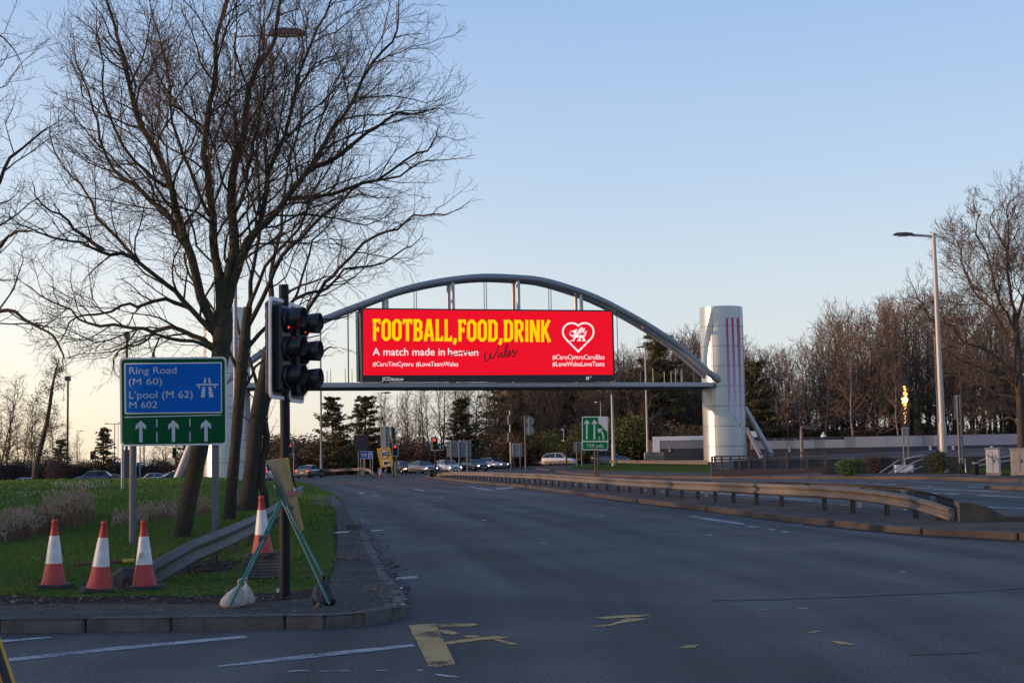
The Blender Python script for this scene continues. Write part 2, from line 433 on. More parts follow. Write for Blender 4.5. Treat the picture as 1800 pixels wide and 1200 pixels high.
def block_paving():
    m_, t, b = node_mat('block_paving')
    N = t.nodes.new; L = t.links.new
    geo = N('ShaderNodeNewGeometry'); mp = N('ShaderNodeMapping'); mp.inputs['Rotation'].default_value = (0, 0, R(-3))
    nz = N('ShaderNodeTexNoise'); nz.inputs['Scale'].default_value = 2.5
    L(geo.outputs['Position'], mp.inputs['Vector'])
    br = N('ShaderNodeTexBrick'); br.inputs['Scale'].default_value = 1.0
    br.inputs['Brick Width'].default_value = 0.21; br.inputs['Row Height'].default_value = 0.11; br.inputs['Mortar Size'].default_value = 0.017
    br.inputs['Color1'].default_value = (0.12, 0.11, 0.108, 1); br.inputs['Color2'].default_value = (0.075, 0.070, 0.072, 1); br.inputs['Mortar'].default_value = (0.028, 0.034, 0.010, 1)
    wn = N('ShaderNodeVectorMath'); wn.operation = 'MULTIPLY_ADD'; wn.inputs[1].default_value = (.06, .06, 0); L(nz.outputs['Color'], wn.inputs[0]); L(mp.outputs[0], wn.inputs[2]); L(geo.outputs['Position'], nz.inputs['Vector'])
    L(wn.outputs[0], br.inputs['Vector'])
    n1 = N('ShaderNodeTexNoise'); n1.inputs['Scale'].default_value = 1.1; n1.inputs['Detail'].default_value = 8; n1.inputs['Roughness'].default_value = 0.7
    L(geo.outputs['Position'], n1.inputs['Vector'])
    r1 = N('ShaderNodeValToRGB'); r1.color_ramp.elements[0].position = .44; r1.color_ramp.elements[1].position = .56
    L(n1.outputs[0], r1.inputs[0])
    n2 = N('ShaderNodeTexNoise'); n2.inputs['Scale'].default_value = 18; n2.inputs['Detail'].default_value = 6
    L(geo.outputs['Position'], n2.inputs['Vector'])
    r2 = N('ShaderNodeValToRGB'); r2.color_ramp.elements[0].color = (0.035, 0.030, 0.026, 1); r2.color_ramp.elements[1].color = (0.085, 0.074, 0.068, 1)
    r2.color_ramp.elements[0].position = .35; r2.color_ramp.elements[1].position = .68
    L(n2.outputs[0], r2.inputs[0])
    mx = N('ShaderNodeMix'); mx.data_type = 'RGBA'
    L(r1.outputs[0], mx.inputs[0]); L(br.outputs[0], mx.inputs[6]); L(r2.outputs[0], mx.inputs[7])
    L(mx.outputs[2], b.inputs['Base Color']); b.inputs['Roughness'].default_value = 0.95; b.inputs['Specular IOR Level'].default_value = 0.2
    bp = N('ShaderNodeBump'); bp.inputs['Strength'].default_value = 0.6; bp.inputs['Distance'].default_value = 0.02
    ad = N('ShaderNodeMath'); ad.operation = 'SUBTRACT'; L(n2.outputs[0], ad.inputs[0]); L(br.outputs['Fac'], ad.inputs[1])
    L(ad.outputs[0], bp.inputs['Height']); L(bp.outputs[0], b.inputs['Normal'])
    return m_

M['asphalt'] = asphalt()
M['grass_near'] = grass_ground('grass_turf', (0.062, 0.118, 0.014), (0.105, 0.155, 0.022), (0, 0, 0))
M['grass_far'] = grass_ground('grass_bank', (0.050, 0.100, 0.010), (0.075, 0.125, 0.014), (0, 0, 0))
M['soil'] = grass_ground('bare_soil', (0.045, 0.036, 0.030), (0.080, 0.066, 0.056), (0, 0, 0))
M['median_top'] = grass_ground('gritty_median', (0.115, 0.098, 0.088), (0.165, 0.142, 0.130), (0, 0, 0))
M['wood_floor'] = grass_ground('leaf_litter', (0.030, 0.022, 0.012), (0.05, 0.036, 0.02), (0, 0, 0))
M['paving'] = block_paving()
M['grit_sheet'] = grass_ground('swept_grit', (0.070, 0.060, 0.056), (0.115, 0.098, 0.090), (0, 0, 0))
def worn_paint(name, c1, c2, thr):
    """road paint worn through to the asphalt in specks"""
    m_ = mat(name, c1, 0.85, vscale=9, col2=c2, spec=0.2)
    t = m_.node_tree; N = t.nodes.new; L = t.links.new
    geo = N('ShaderNodeNewGeometry'); nz = N('ShaderNodeTexNoise'); nz.inputs['Scale'].default_value = 28; nz.inputs['Detail'].default_value = 6; nz.inputs['Roughness'].default_value = 0.8
    n2 = N('ShaderNodeTexNoise'); n2.inputs['Scale'].default_value = 2.2; n2.inputs['Detail'].default_value = 3
    L(geo.outputs['Position'], nz.inputs['Vector']); L(geo.outputs['Position'], n2.inputs['Vector'])
    ad = N('ShaderNodeMath'); ad.operation = 'ADD'; mu = N('ShaderNodeMath'); mu.operation = 'MULTIPLY'; mu.inputs[1].default_value = 0.6
    L(n2.outputs[0], mu.inputs[0]); L(mu.outputs[0], ad.inputs[0]); L(nz.outputs[0], ad.inputs[1])
    mr = N('ShaderNodeMapRange'); mr.inputs[1].default_value = thr; mr.inputs[2].default_value = thr + 0.05; L(ad.outputs[0], mr.inputs[0])
    tr = N('ShaderNodeBsdfTransparent'); mx = N('ShaderNodeMixShader'); out = t.nodes['Material Output']
    L(mr.outputs[0], mx.inputs[0]); L(tr.outputs[0], mx.inputs[1]); L(t.nodes['Principled BSDF'].outputs[0], mx.inputs[2]); L(mx.outputs[0], out.inputs[0])
    return m_
M['mark_white'] = worn_paint('worn_white_paint', (0.27, 0.28, 0.30), (0.42, 0.43, 0.45), 0.70)
M['mark_yellow'] = worn_paint('worn_yellow_paint', (0.42, 0.27, 0.115), (0.52, 0.35, 0.16), 0.70)
M['seal'] = mat('tar_joint', (0.028, 0.028, 0.030), 0.7)

# ground out to the horizon
b = MB()
xs = [-1500, -700, -300, -160, -100, -50, 0, 50, 100, 160, 300, 700, 1500]
ys = [-60, 0, 60, 120, 180, 220, 260, 400, 700, 1300, 2500]
b.add([(x, y, zg(x, y) - 0.5) for y in ys for x in xs], [(j * 13 + i, j * 13 + i + 1, (j + 1) * 13 + i + 1, (j + 1) * 13 + i) for j in range(10) for i in range(12)])
tag(b.build('ground', M['wood_floor']), kind='structure')
# road
rd = sheet_obj('road', [(-130, -8), (110, -8), (110, 205), (-130, 205)], 0.0, M['asphalt'], 2.5)
at = rd.data.attributes.new('lateral', 'FLOAT', 'POINT')
def ex_long(Y):
    return edge_x(Y) if Y < 120 else edge_x(120) - 0.8 * (Y - 120)
at.data.foreach_set('value', [(v.co.x - ex_long(max(v.co.y, 14))) * 0.8 for v in rd.data.vertices])
# woodland floor behind everything
sheet_obj('woodland_floor', [(-170, 203), (170, 203), (170, 420), (-170, 420)], 0.05, M['wood_floor'], 12.0)
# left verge
LV = LEFT_W + [Vector((-32, 137, 0)), Vector((-60, 141, 0)), Vector((-110, 141, 0)), Vector((-110, KERB_W[0].y - .1, 0))]
LV = [(p.x, p.y) for p in LV[1:]]
sheet_obj('grass_verge', LV, 0.0, M['grass_near'], 1.5, zv)
# paving strip and bare soil at the corner
inner = [(-400, 1067), (0, 1064), (200, 1062), (430, 1064), (540, 1052), (578, 1030), (590, 990), (594, 950), (592, 920), (585, 895), (583, 880)]
pv = [G(p[0], p[1], 0.12) for p in inner]
pv = [(p.x, p.y) for p in pv] + [(p.x, p.y) for p in KERB_W[:17][::-1]]
sheet_obj('pavement', pv, 0.012, M['paving'], 1.5, zv)
so = [(-400, 1049), (0, 1047), (150, 1050), (260, 1046), (330, 1049), (430, 1041), (500, 1042), (555, 1033), (583, 1012), (589, 985), (588, 950), (586, 920), (581, 896)]
so2 = [(599, 896), (612, 930), (616, 960), (618, 985), (612, 1012), (600, 1035), (560, 1058), (430, 1071), (200, 1070), (0, 1073), (-400, 1076)]
sheet_obj('soil_strip', [(p.x, p.y) for p in [G(*q, 0.12) for q in so + so2]], 0.006, M['soil'], 1.5, zv)
sheet_obj('footpath', [(p.x, p.y) for p in [G(*q, 0.12) for q in [(546, 886), (556, 873), (585, 871), (603, 888), (590, 891)]]], 0.018, M['asphalt_side'], 1.5, zv)
# scuffed ground under the barrier and round the tree
sheet_obj('soil_patch', [(p.x, p.y) for p in [G(*q, 0.12) for q in [(262, 1012), (300, 975), (290, 950), (330, 936), (372, 948), (420, 940), (470, 925), (492, 945), (470, 968), (420, 985), (400, 1003), (340, 1005)]]], 0.010, M['soil'], 1.5, zv)

def kerb_run(name, pts, height, material, width=0.15, stone=0.915, gap=0.012, zoff=0.0, jit=0.006):
    """kerb stones along a line (the road side of the line is on its left)"""
    b = MB(); rnd = random.Random(5)
    pts = [Vector((p[0], p[1], 0)) for p in pts]
    seg = []
    for a, c in zip(pts, pts[1:]):
        L_ = (c - a).length; k = max(1, round(L_ / stone))
        for i in range(k): seg.append((a.lerp(c, i / k), a.lerp(c, (i + 1) / k)))
    for a, c in seg:
        t = (c - a); ln = t.length
        if ln < 0.05: continue
        t = t / ln; n_ = Vector((t.y, -t.x, 0))       # to the right of travel
        mid = (a + c) / 2 - n_ * (width / 2) * -1
        z0 = zg(mid.x, mid.y) + zoff
        h = height + rnd.uniform(-jit, jit)
        b.box((mid.x + rnd.uniform(-jit, jit), mid.y + rnd.uniform(-jit, jit), z0 + h / 2 - 0.1), (ln - gap, width, h + 0.2), rz=math.atan2(t.y, t.x) + rnd.uniform(-.006, .006), bevel=0.018)
    return tag(b.build(name, material), kind='structure')

kerb_run('kerb', [(p.x, p.y) for p in [Vector((-40, KERB_W[0].y - .1, 0))] + KERB_W[:16]][::-1], 0.137, M['kerb'], stone=0.8)
# central reserve between the carriageways
MED_F = [(752, 838), (790, 843), (832, 848), (923, 856), (1015, 868), (1107, 880), (1199, 891), (1290, 902), (1427, 919), (1520, 929), (1633, 939), (1800, 948), (1960, 953)]
MED_B = [(1960, 930), (1850, 922), (1760, 912), (1660, 902), (1600, 896), (1427, 884), (1240, 869), (1150, 861), (1050, 853), (950, 846), (850, 840), (775, 836)]
mf = [G(*p) for p in MED_F]; mb_ = [G(*p, 0.12) for p in MED_B]
zm = lambda X, Y: zg(X, Y) + 0.12
sheet_obj('central_reserve', [(p.x, p.y) for p in mf + mb_], 0.0, M['median_top'], 2.5, zm)
kerb_run('median_kerb', [(p.x, p.y) for p in mf], 0.14, M['kerb_rust'], width=0.2, stone=2.2)
kerb_run('median_kerb', [(p.x, p.y) for p in mb_], 0.13, M['kerb'], width=0.15, stone=2.2)
# grit swept along the kerb foot
sheet_obj('gutter_grit', [(p.x, p.y) for p in mf] + [(p.x - .32 + .10 * math.sin(i * 2.1), p.y - .75 + .28 * math.sin(i * 1.7)) for i, p in list(enumerate(mf))[::-1]], 0.004, M['grit_sheet'], 2.5)
# right-hand verge
RV_F = [(930, 823), (985, 829), (1047, 836), (1140, 839), (1250, 841), (1453, 841), (1640, 842), (1700, 844), (1800, 848), (1980, 852)]
rf = [G(*p) for p in RV_F]
RV = [(p.x, p.y) for p in rf] + [(105, rf[-1].y), (105, 200), (16, 200), (4, 190), (0, 175)]
zr = lambda X, Y: zg(X, Y) + 0.12
sheet_obj('right_verge', RV, 0.0, M['median_top'], 3.0, zr)
kerb_run('verge_kerb', [(p.x, p.y) for p in rf], 0.14, M['kerb_rust'], width=0.2, stone=2.5)
gp = [G(*q, 0.12) for q in [(1000, 823), (1050, 826), (1160, 829), (1246, 831), (1250, 817), (1060, 815), (1010, 818)]]
sheet_obj('grass_patch', [(p.x, p.y) for p in gp[:4]] + [(23, 165), (8, 175)], 0.010, M['grass_far'], 3.0, zr)
gp = [G(*q, 0.12) for q in [(1452, 834), (1560, 831), (1700, 832), (1760, 836), (1840, 838)]]
sheet_obj('planting_bed', [(p.x, p.y) for p in gp] + [(gp[-1].x + 30, gp[-1].y + 60), (gp[0].x + 12, gp[0].y + 70)], 0.010, M['wood_floor'], 3.0, zr)
gp = [G(*q, 0.12) for q in [(1700, 830), (1770, 833), (1790, 826), (1710, 823)]]
sheet_obj('grass_patch', [(p.x, p.y) for p in gp], 0.018, M['grass_far'], 3.0, zr)
# small raised island by the far lanes
ip = [G(*q) for q in [(1738, 858), (1790, 860), (1900, 864), (1900, 853), (1775, 851)]]
b = MB(); vs, fs = on_terrain([(p.x, p.y) for p in ip], 0.11, 3.0); b.add(vs, fs)
tag(b.build('traffic_island', M['kerb_rust']), kind='structure')
kerb_run('island_kerb', [(p.x, p.y) for p in ip[:3]], 0.12, M['kerb_rust'], width=0.2, stone=2.0)

# painted markings
WHITE = [
    [(15, 1157), (200, 1137), (430, 1117), (436, 1121), (200, 1143), (15, 1163)],
    [(-60, 1130), (3, 1125), (85, 1119), (92, 1121), (3, 1129), (-60, 1135)],
    [(380, 1170), (560, 1148), (725, 1132), (730, 1136), (560, 1155), (385, 1173)],
    [(505, 1179), (540, 1177.5), (545, 1179), (508, 1181)], [(560, 1179), (612, 1177.5), (615, 1179), (562, 1180.5)], [(660, 1178), (682, 1177.5), (683, 1179), (661, 1179)], [(733, 1177), (744, 1177), (744, 1179), (734, 1179)],
    [(763, 1184), (790, 1187), (808, 1189), (800, 1191), (770, 1188)],
    [(38, 1150), (47, 1149.4), (47, 1151), (39, 1151.5)],
    [(1204, 906), (1230, 908), (1310, 920), (1305, 922), (1240, 913)],
    [(1315, 924.5), (1333, 925), (1335, 927), (1317, 926.5)], [(1345, 929), (1356, 929), (1366, 931.5), (1360, 932)], [(1374, 933.5), (1388, 934), (1384, 936), (1376, 935.5)],
    [(1426, 920), (1454, 922.5), (1453, 924), (1430, 921.5)], [(1486, 927), (1500, 928), (1500, 929.4), (1488, 928.4)], [(1403, 920), (1411, 920.6), (1410, 921.6), (1404, 921)],
    [(628, 864.5), (634, 864), (642, 867.5), (637, 868.5)], [(726, 859.5), (732, 859), (748, 862.5), (742, 863.5)], [(812, 853.5), (826, 854), (840, 855.5), (834, 856.3)],
    [(826, 855.5), (846, 857.4), (868, 860.8), (858, 862), (838, 858.4)], [(866, 858.3), (900, 855), (907, 857), (897, 858.3), (880, 860)],
    [(773, 872.6), (777, 872.4), (778, 873.6), (774, 873.8)], [(846, 913.5), (854, 913), (853, 915), (847, 915.2)], [(950, 953.4), (961, 953), (960, 954.6), (951, 954.8)], [(1055, 906), (1063, 905.6), (1062, 907), (1056, 907.2)], [(1242, 940), (1252, 939.6), (1251, 941.4), (1243, 941.6)],
    [(655, 868.5), (668, 870), (664, 871), (655, 870)], [(1582, 1004), (1592, 1003), (1591, 1005.6), (1584, 1006)],
    [(1230, 863.5), (1300, 868.2), (1427, 878.5), (1427, 880), (1300, 870), (1230, 865)],
    [(1505, 847.6), (1521, 847.8), (1521, 848.8), (1506, 848.6)], [(1536, 848.8), (1550, 849), (1550, 850), (1537, 849.8)], [(1560, 849.8), (1576, 850.4), (1576, 851.4), (1561, 850.8)],
    [(1595, 856), (1634, 858), (1634, 859), (1595, 857)], [(1640, 858.6), (1700, 861), (1757, 863), (1757, 864.4), (1700, 862.2), (1640, 860)], [(1633, 866), (1686, 868), (1684, 869.2), (1634, 867.4)],
    [(1718, 869.5), (1830, 874.5), (1830, 876), (1718, 871)], [(1716, 889.5), (1830, 893.6), (1830, 895.2), (1716, 891)], [(1630, 853.8), (1643, 854), (1636, 855.2), (1629, 854.8)], [(1700, 855), (1745, 857), (1744, 858), (1700, 856)],
    [(985, 837.5), (1010, 838), (1010, 838.8), (985, 838.3)], [(1080, 842), (1105, 843), (1105, 844), (1080, 843)],
]
YELLOW = [
    [(718, 1099), (766, 1096), (775, 1115), (785, 1135), (801, 1168), (780, 1170), (768, 1173), (753, 1171), (738, 1140)],
    [(768, 1096.4), (832, 1095.5), (842, 1098), (824, 1101), (770, 1101.5)], [(771, 1106.5), (788, 1108), (807, 1113), (795, 1116), (776, 1112)],
    [(780, 1128), (845, 1120.5), (862, 1118.5), (898, 1119.6), (886, 1121.6), (850, 1124.6), (784, 1133)], [(812, 1116.5), (838, 1117), (845, 1120), (820, 1120.4)], [(862, 1122.4), (878, 1123.5), (911, 1132), (897, 1133.5)],
    [(1045, 1085), (1100, 1081), (1142, 1080), (1144, 1082.6), (1110, 1085), (1062, 1087.6)], [(1030, 1102), (1075, 1096.5), (1104, 1086.6), (1148, 1087), (1120, 1091), (1062, 1101)],
    [(1193, 1138), (1210, 1133.6), (1231, 1133), (1220, 1138.4), (1200, 1139)], [(1410, 1111.5), (1440, 1108.6), (1443, 1110), (1425, 1112.6)], [(1454, 1125), (1472, 1127), (1506, 1132), (1496, 1133.6), (1474, 1132)],
    [(1330, 1071.5), (1350, 1070), (1350, 1071.6), (1334, 1072.6)], [(1400, 1069), (1421, 1068.6), (1419, 1070.6), (1402, 1070.4)],
]
def ragged(poly, amt, rnd):
    out = []
    for (a, c) in zip(poly, poly[1:] + poly[:1]):
        L_ = math.hypot(c[0] - a[0], c[1] - a[1]); k = max(1, int(L_ / 6))
        for i in range(k):
            t = i / k
            j = amt * (0.2 if i == 0 else 1)
            out.append((a[0] + (c[0] - a[0]) * t + rnd.uniform(-j, j) * 1.6, a[1] + (c[1] - a[1]) * t + rnd.uniform(-j, j)))
    return out
rnd = random.Random(3)
for nm, polys, mt, am in (('white_road_marking', WHITE, 'mark_white', .25), ('yellow_road_marking', YELLOW, 'mark_yellow', .5)):
    b = MB()
    for p in polys:
        sc_ = am * max(0.15, min(1.2, (p[0][1] - 815) / 260))
        q = [G(*x) for x in ragged(p, sc_, rnd)]
        vs, fs = on_terrain([(v.x, v.y) for v in q], 0.005, 2.5); b.add(vs, fs)
    tag(b.build(nm, M[mt]), kind='structure')
b = MB()
for p in ([(1250, 1054), (1360, 1051), (1460, 1045), (1560, 1042), (1700, 1037), (1800, 1031), (1800, 1034), (1700, 1041), (1560, 1046), (1460, 1050), (1360, 1054), (1252, 1056)],
          [(1600, 1149), (1720, 1146), (1721, 1147), (1602, 1151)]):
    q = [G(*x) for x in ragged(p, .8, rnd)]
    vs, fs = on_terrain([(v.x, v.y) for v in q], 0.005, 2.5); b.add(vs, fs)
tag(b.build('road_joint', M['seal']), kind='structure')

# short grass blades on the near verge: one object, nobody could count them
b = MB(); rnd = random.Random(9)
soilpoly = [(p.x, p.y) for p in [G(*q, 0.12) for q in so]]
def below_soil(X, Y):
    for (xa, ya), (xb, yb) in zip(soilpoly, soilpoly[1:]):
        if (xa <= X <= xb or xb <= X <= xa) and Y < ya + (yb - ya) * (X - xa) / (xb - xa + 1e-9) and X < -1.6: return True
    return False
n_bl = 0
while n_bl < 60000:
    Y = 15.5 + (rnd.random() ** 1.9) * 30; X = rnd.uniform(-11.5, -1.6)
    if abs(X) > Y * 0.39 or X > edge_x(Y) - 1.25: continue
    if Y < 22 and below_soil(X, Y): continue
    if X > -3.4 and Y < 20 and X > -2.0 : continue
    z = zv(X, Y); a = rnd.uniform(0, 6.28); h = rnd.uniform(0.03, 0.085) * (1.5 if rnd.random() < .04 else 1); w = 0.006 + 0.00022 * Y
    dx, dy = math.cos(a) * w, math.sin(a) * w; lx, ly = rnd.gauss(0, .03), rnd.gauss(0, .03)
    b.add([(X - dx, Y - dy, z), (X + dx, Y + dy, z), (X + lx, Y + ly, z + h)], [(0, 1, 2)], 0 if rnd.random() < .7 else 1)
    n_bl += 1
M['blade'] = mat('grass_blade', (0.075, 0.150, 0.014), 0.9, vscale=0.7, col2=(0.125, 0.190, 0.024))
M['blade_dry'] = mat('pale_grass_blade', (0.14, 0.165, 0.040), 0.9, vscale=0.7, col2=(0.10, 0.14, 0.026))
tag(b.build('grass', [M['blade'], M['blade_dry']]), kind='stuff')

# grit, chippings and broken bits along the kerb
b = MB(); rnd = random.Random(21)
for i in range(2600):
    k = rnd.random()
    if k < .62:
        px, py = rnd.uniform(585, 690), rnd.uniform(885, 1070)
        kx = 612 + (py - 896) * 0.62
        px = kx + rnd.gauss(-14, 22)
    elif k < .85: px, py = rnd.uniform(-20, 600), rnd.uniform(1046, 1075)
    else: px, py = rnd.uniform(270, 480), rnd.uniform(955, 1010)
    if px > 720: continue
    onr = px > 612 + (py - 896) * 0.62 + 6
    p = G(px, py, 0.0) if onr else G(px, py, 0.12, zg)
    s_ = abs(rnd.gauss(0.003, 0.006)) + 0.004
    if rnd.random() < .02: s_ *= 2.2
    bx = Matrix.Rotation(rnd.uniform(0, 6), 3, 'Z') @ Matrix.Rotation(rnd.uniform(-.4, .4), 3, 'X')
    z = (zg(p.x, p.y) if onr else zv(p.x, p.y)) + s_ * .35
    b.box((p.x, p.y, z + .004), (s_ * 2.2, s_ * 1.4, s_), 0 if rnd.random() < .8 else 1, mat=bx)
tag(b.build('gravel', [mat('grit', (0.085, 0.075, 0.068), .95), mat('pale_chips', (0.20, 0.20, 0.20), .9)]), kind='stuff')
b = MB()
for i in range(2600):
    px = rnd.uniform(-10, 590); py = rnd.uniform(915, 1060)
    p = G(px, py, 0.12)
    if p.x > edge_x(p.y) - .3: continue
    s_ = rnd.uniform(.012, .035); a = rnd.uniform(0, 6.28); z = zv(p.x, p.y) + rnd.uniform(.02, .05)
    u = Vector((math.cos(a) * s_, math.sin(a) * s_, rnd.uniform(-.4, .4) * s_)); w = Vector((-math.sin(a) * s_ * .5, math.cos(a) * s_ * .5, rnd.uniform(-.3, .3) * s_)); c = Vector((p.x, p.y, z))
    b.add([c - u, c + w, c + u, c - w], [(0, 1, 2, 3)])
tag(b.build('fallen_leaves', mat('dead_leaf', (.10, .060, .028), .9, vscale=3, col2=(.15, .10, .05))), kind='stuff')
def scrap(name, label, px, py, size, rz, mt, on_verge):
    p = G(px, py, 0.12 if on_verge else 0.0)
    b = MB()
    l, w, h = size
    rr = random.Random(int(px))
    out = [(-l / 2, -w / 2 * rr.uniform(.6, 1)), (l * .1, -w / 2), (l / 2, -w / 2 * rr.uniform(.3, .9)), (l * .46, w / 2 * rr.uniform(.4, 1)), (-l * .1, w / 2), (-l / 2, w / 2 * rr.uniform(.5, 1))]
    b.poly([(x, y, 0) for x, y in out], (0, 0, h))
    z = (zv(p.x, p.y) + .014) if on_verge else (zg(p.x, p.y) + 0.004)
    o = b.build(name, mt, None, (p.x, p.y, z)); o.rotation_euler = (R(1.5), R(-2), rz)
    tag(o, label, 'debris', 'broken scraps along the kerb')
M['scrap_white'] = mat('white_plastic_scrap', (0.5, 0.5, 0.52), .5); M['scrap_wood'] = mat('weathered_timber', (0.12, 0.10, 0.09), .9, var=.3, vscale=20)
scrap('broken_strip', 'thin pale strip lying at the road edge just above the white square scrap', 715, 1017.5, (.30, .05, .03), R(12), M['scrap_white'], False)
scrap('plastic_scrap', 'small white rectangular scrap on the road beside the corner kerb', 699, 1035, (.13, .10, .02), R(-40), M['scrap_white'], False)
scrap('plastic_scrap', 'white flake on the gritty pavement between grass edge and kerb', 601, 937, (.28, .20, .02), R(-10), M['scrap_white'], True)
scrap('broken_strip', 'short pale strip on the asphalt farther up the kerb', 663, 933, (.30, .10, .02), R(10), M['scrap_white'], False)
scrap('timber_offcut', 'dark weathered piece of timber lying on the pavement by the black sack', 612, 985, (.46, .12, .045), R(-25), M['scrap_wood'], True)
scrap('plastic_scrap', 'tiny white litter on the soil at the foot of the black signal pole', 491, 1042, (.06, .05, .04), 0, M['scrap_white'], True)
scrap('stone_lump', 'dark lump of broken kerb standing at the road edge', 622, 931, (.32, .24, .12), R(20), M['kerb'], True)
# ------------------------------------------------------------------ writing
FONT = None
def text_mesh(s, bold=0.0, sharp=True):
    """the flat outline of a line of writing; returns verts (x, y), faces, cap height"""
    cu = bpy.data.curves.new('txt', 'FONT')
    cu.body = s; cu.size = 1.0; cu.offset = bold; cu.resolution_u = 4; cu.fill_mode = 'FRONT'
    o = bpy.data.objects.new('txt', cu); COL.objects.link(o)
    bpy.context.view_layer.update()
    dg = bpy.context.evaluated_depsgraph_get()
    me = bpy.data.meshes.new_from_object(o.evaluated_get(dg))
    vs = [(v.co.x, v.co.y) for v in me.vertices]; fs = [tuple(p.vertices) for p in me.polygons]
    bpy.data.objects.remove(o); bpy.data.curves.remove(cu); bpy.data.meshes.remove(me)
    return vs, fs
_v, _ = text_mesh('H'); CAP = max(v[1] for v in _v)

def write(name, s, quad, mt, parent, loc, place, bold=0.0, base=None):
    """lays a line of writing so that its width fills quad = (x0, y_top_of_capitals, x1, y_base) in the plane's own pixels; place maps them to 3-D"""
    vs, fs = text_mesh(s, bold)
    x0, yt, x1, yb = quad
    a, c = min(v[0] for v in vs), max(v[0] for v in vs)
    b = MB()
    b.add([place(x0 + (v[0] - a) / (c - a) * (x1 - x0), yb + v[1] / CAP * (yt - yb)) for v in vs], fs)
    b.shift(-Vector(loc))
    return b.build(name, mt, parent)

def ribbon(b, pts, w, place, closed=False, k=0, caps=None):
    """a pen stroke of even width through the points, in the plane's own pixels"""
    P = [Vector((p[0], p[1])) for p in pts]; n = len(P)
    Lp, Rp = [], []
    for i in range(n):
        a = P[(i - 1) % n] if (closed or i > 0) else P[i]; c = P[(i + 1) % n] if (closed or i < n - 1) else P[i]
        d1 = (P[i] - a); d2 = (c - P[i])
        if d1.length < 1e-9: d1 = d2
        if d2.length < 1e-9: d2 = d1
        d1 = d1.normalized(); d2 = d2.normalized()
        t = (d1 + d2); t = t.normalized() if t.length > 1e-6 else d1
        nn = Vector((-t.y, t.x)); cosv = max(0.5, nn.dot(Vector((-d1.y, d1.x))))
        ww = (w[i] if hasattr(w, '__len__') else w) / 2 / cosv
        Lp.append(place(P[i].x + nn.x * ww, P[i].y + nn.y * ww, k)); Rp.append(place(P[i].x - nn.x * ww, P[i].y - nn.y * ww, k))
    m_ = n if closed else n - 1
    b.add(Lp + Rp, [(i, (i + 1) % n, n + (i + 1) % n, n + i) for i in range(m_)])

# tall narrow block capitals in a box w wide and 1 high (y up); strokes t wide
def block_letter(ch):
    t = .15
    h0, h1 = t / 2, 1 - t / 2
    def ring(w):
        c = .11
        return [(h0 * 1 + c, h1), (w - h0 - c, h1), (w - h0, h1 - c), (w - h0, h0 + c), (w - h0 - c, h0), (h0 + c, h0), (h0, h0 + c), (h0, h1 - c)]
    w = .46
    S = []
    if ch == 'O': S = [(ring(w), True)]
    elif ch == 'F': w = .38; S = [([(h0 + .02, 0), (h0 + .02, 1)], False), ([(0, h1), (w, h1)], False), ([(w - .045, 1), (w - .045, .76)], False, .09), ([(.1, .52), (w - .09, .52)], False), ([(w - .11, .64), (w - .11, .40)], False, .08)]
    elif ch == 'T': w = .46; S = [([(w / 2, 0), (w / 2, 1)], False), ([(0, h1), (w, h1)], False), ([(.04, 1), (.04, .77)], False, .08), ([(w - .04, 1), (w - .04, .77)], False, .08)]
    elif ch == 'B': S = [([(h0 + .02, 0), (h0 + .02, 1)], False), ([(0, h1), (w - h0 - .12, h1), (w - h0 - .02, h1 - .1), (w - h0 - .02, .62), (w - h0 - .11, .53), (.1, .53)], False), ([(w - h0 - .13, .53), (w - h0, .42), (w - h0, h0 + .1), (w - h0 - .11, h0), (0, h0)], False)]
    elif ch == 'A': w = .5; S = [([(h0, 0), (w / 2 - .03, 1)], False), ([(w - h0, 0), (w / 2 + .03, 1)], False), ([(.12, .27), (w - .12, .27)], False, .12)]
    elif ch == 'L': w = .38; S = [([(h0 + .02, 0), (h0 + .02, 1)], False), ([(0, h0), (w, h0)], False), ([(w - .045, 0), (w - .045, .24)], False, .09)]
    elif ch == 'D': S = [([(h0 + .02, 0), (h0 + .02, 1)], False), ([(0, h1), (w - h0 - .11, h1), (w - h0, h1 - .11), (w - h0, h0 + .11), (w - h0 - .11, h0), (0, h0)], False)]
    elif ch == 'R': S = [([(h0 + .02, 0), (h0 + .02, 1)], False), ([(0, h1), (w - h0 - .12, h1), (w - h0 - .01, h1 - .1), (w - h0 - .01, .58), (w - h0 - .11, .48), (.1, .48)], False), ([(w - .24, .48), (w - h0 + .01, 0)], False)]
    elif ch == 'I': w = .19; S = [([(w / 2, 0), (w / 2, 1)], False)]
    elif ch == 'N': w = .48; S = [([(h0, 0), (h0, 1)], False), ([(w - h0, 0), (w - h0, 1)], False), ([(h0 + .01, .98), (w - h0 - .01, .02)], False)]
    elif ch == 'K': w = .48; S = [([(h0 + .01, 0), (h0 + .01, 1)], False), ([(.14, .44), (w - h0, 1)], False), ([(.19, .56), (w - h0 + .02, 0)], False)]
    elif ch == ',': w = .17; S = [([(.10, .15), (.10, .0), (.03, -.13)], False)]
    elif ch == ' ': w = .03
    return w, t, S

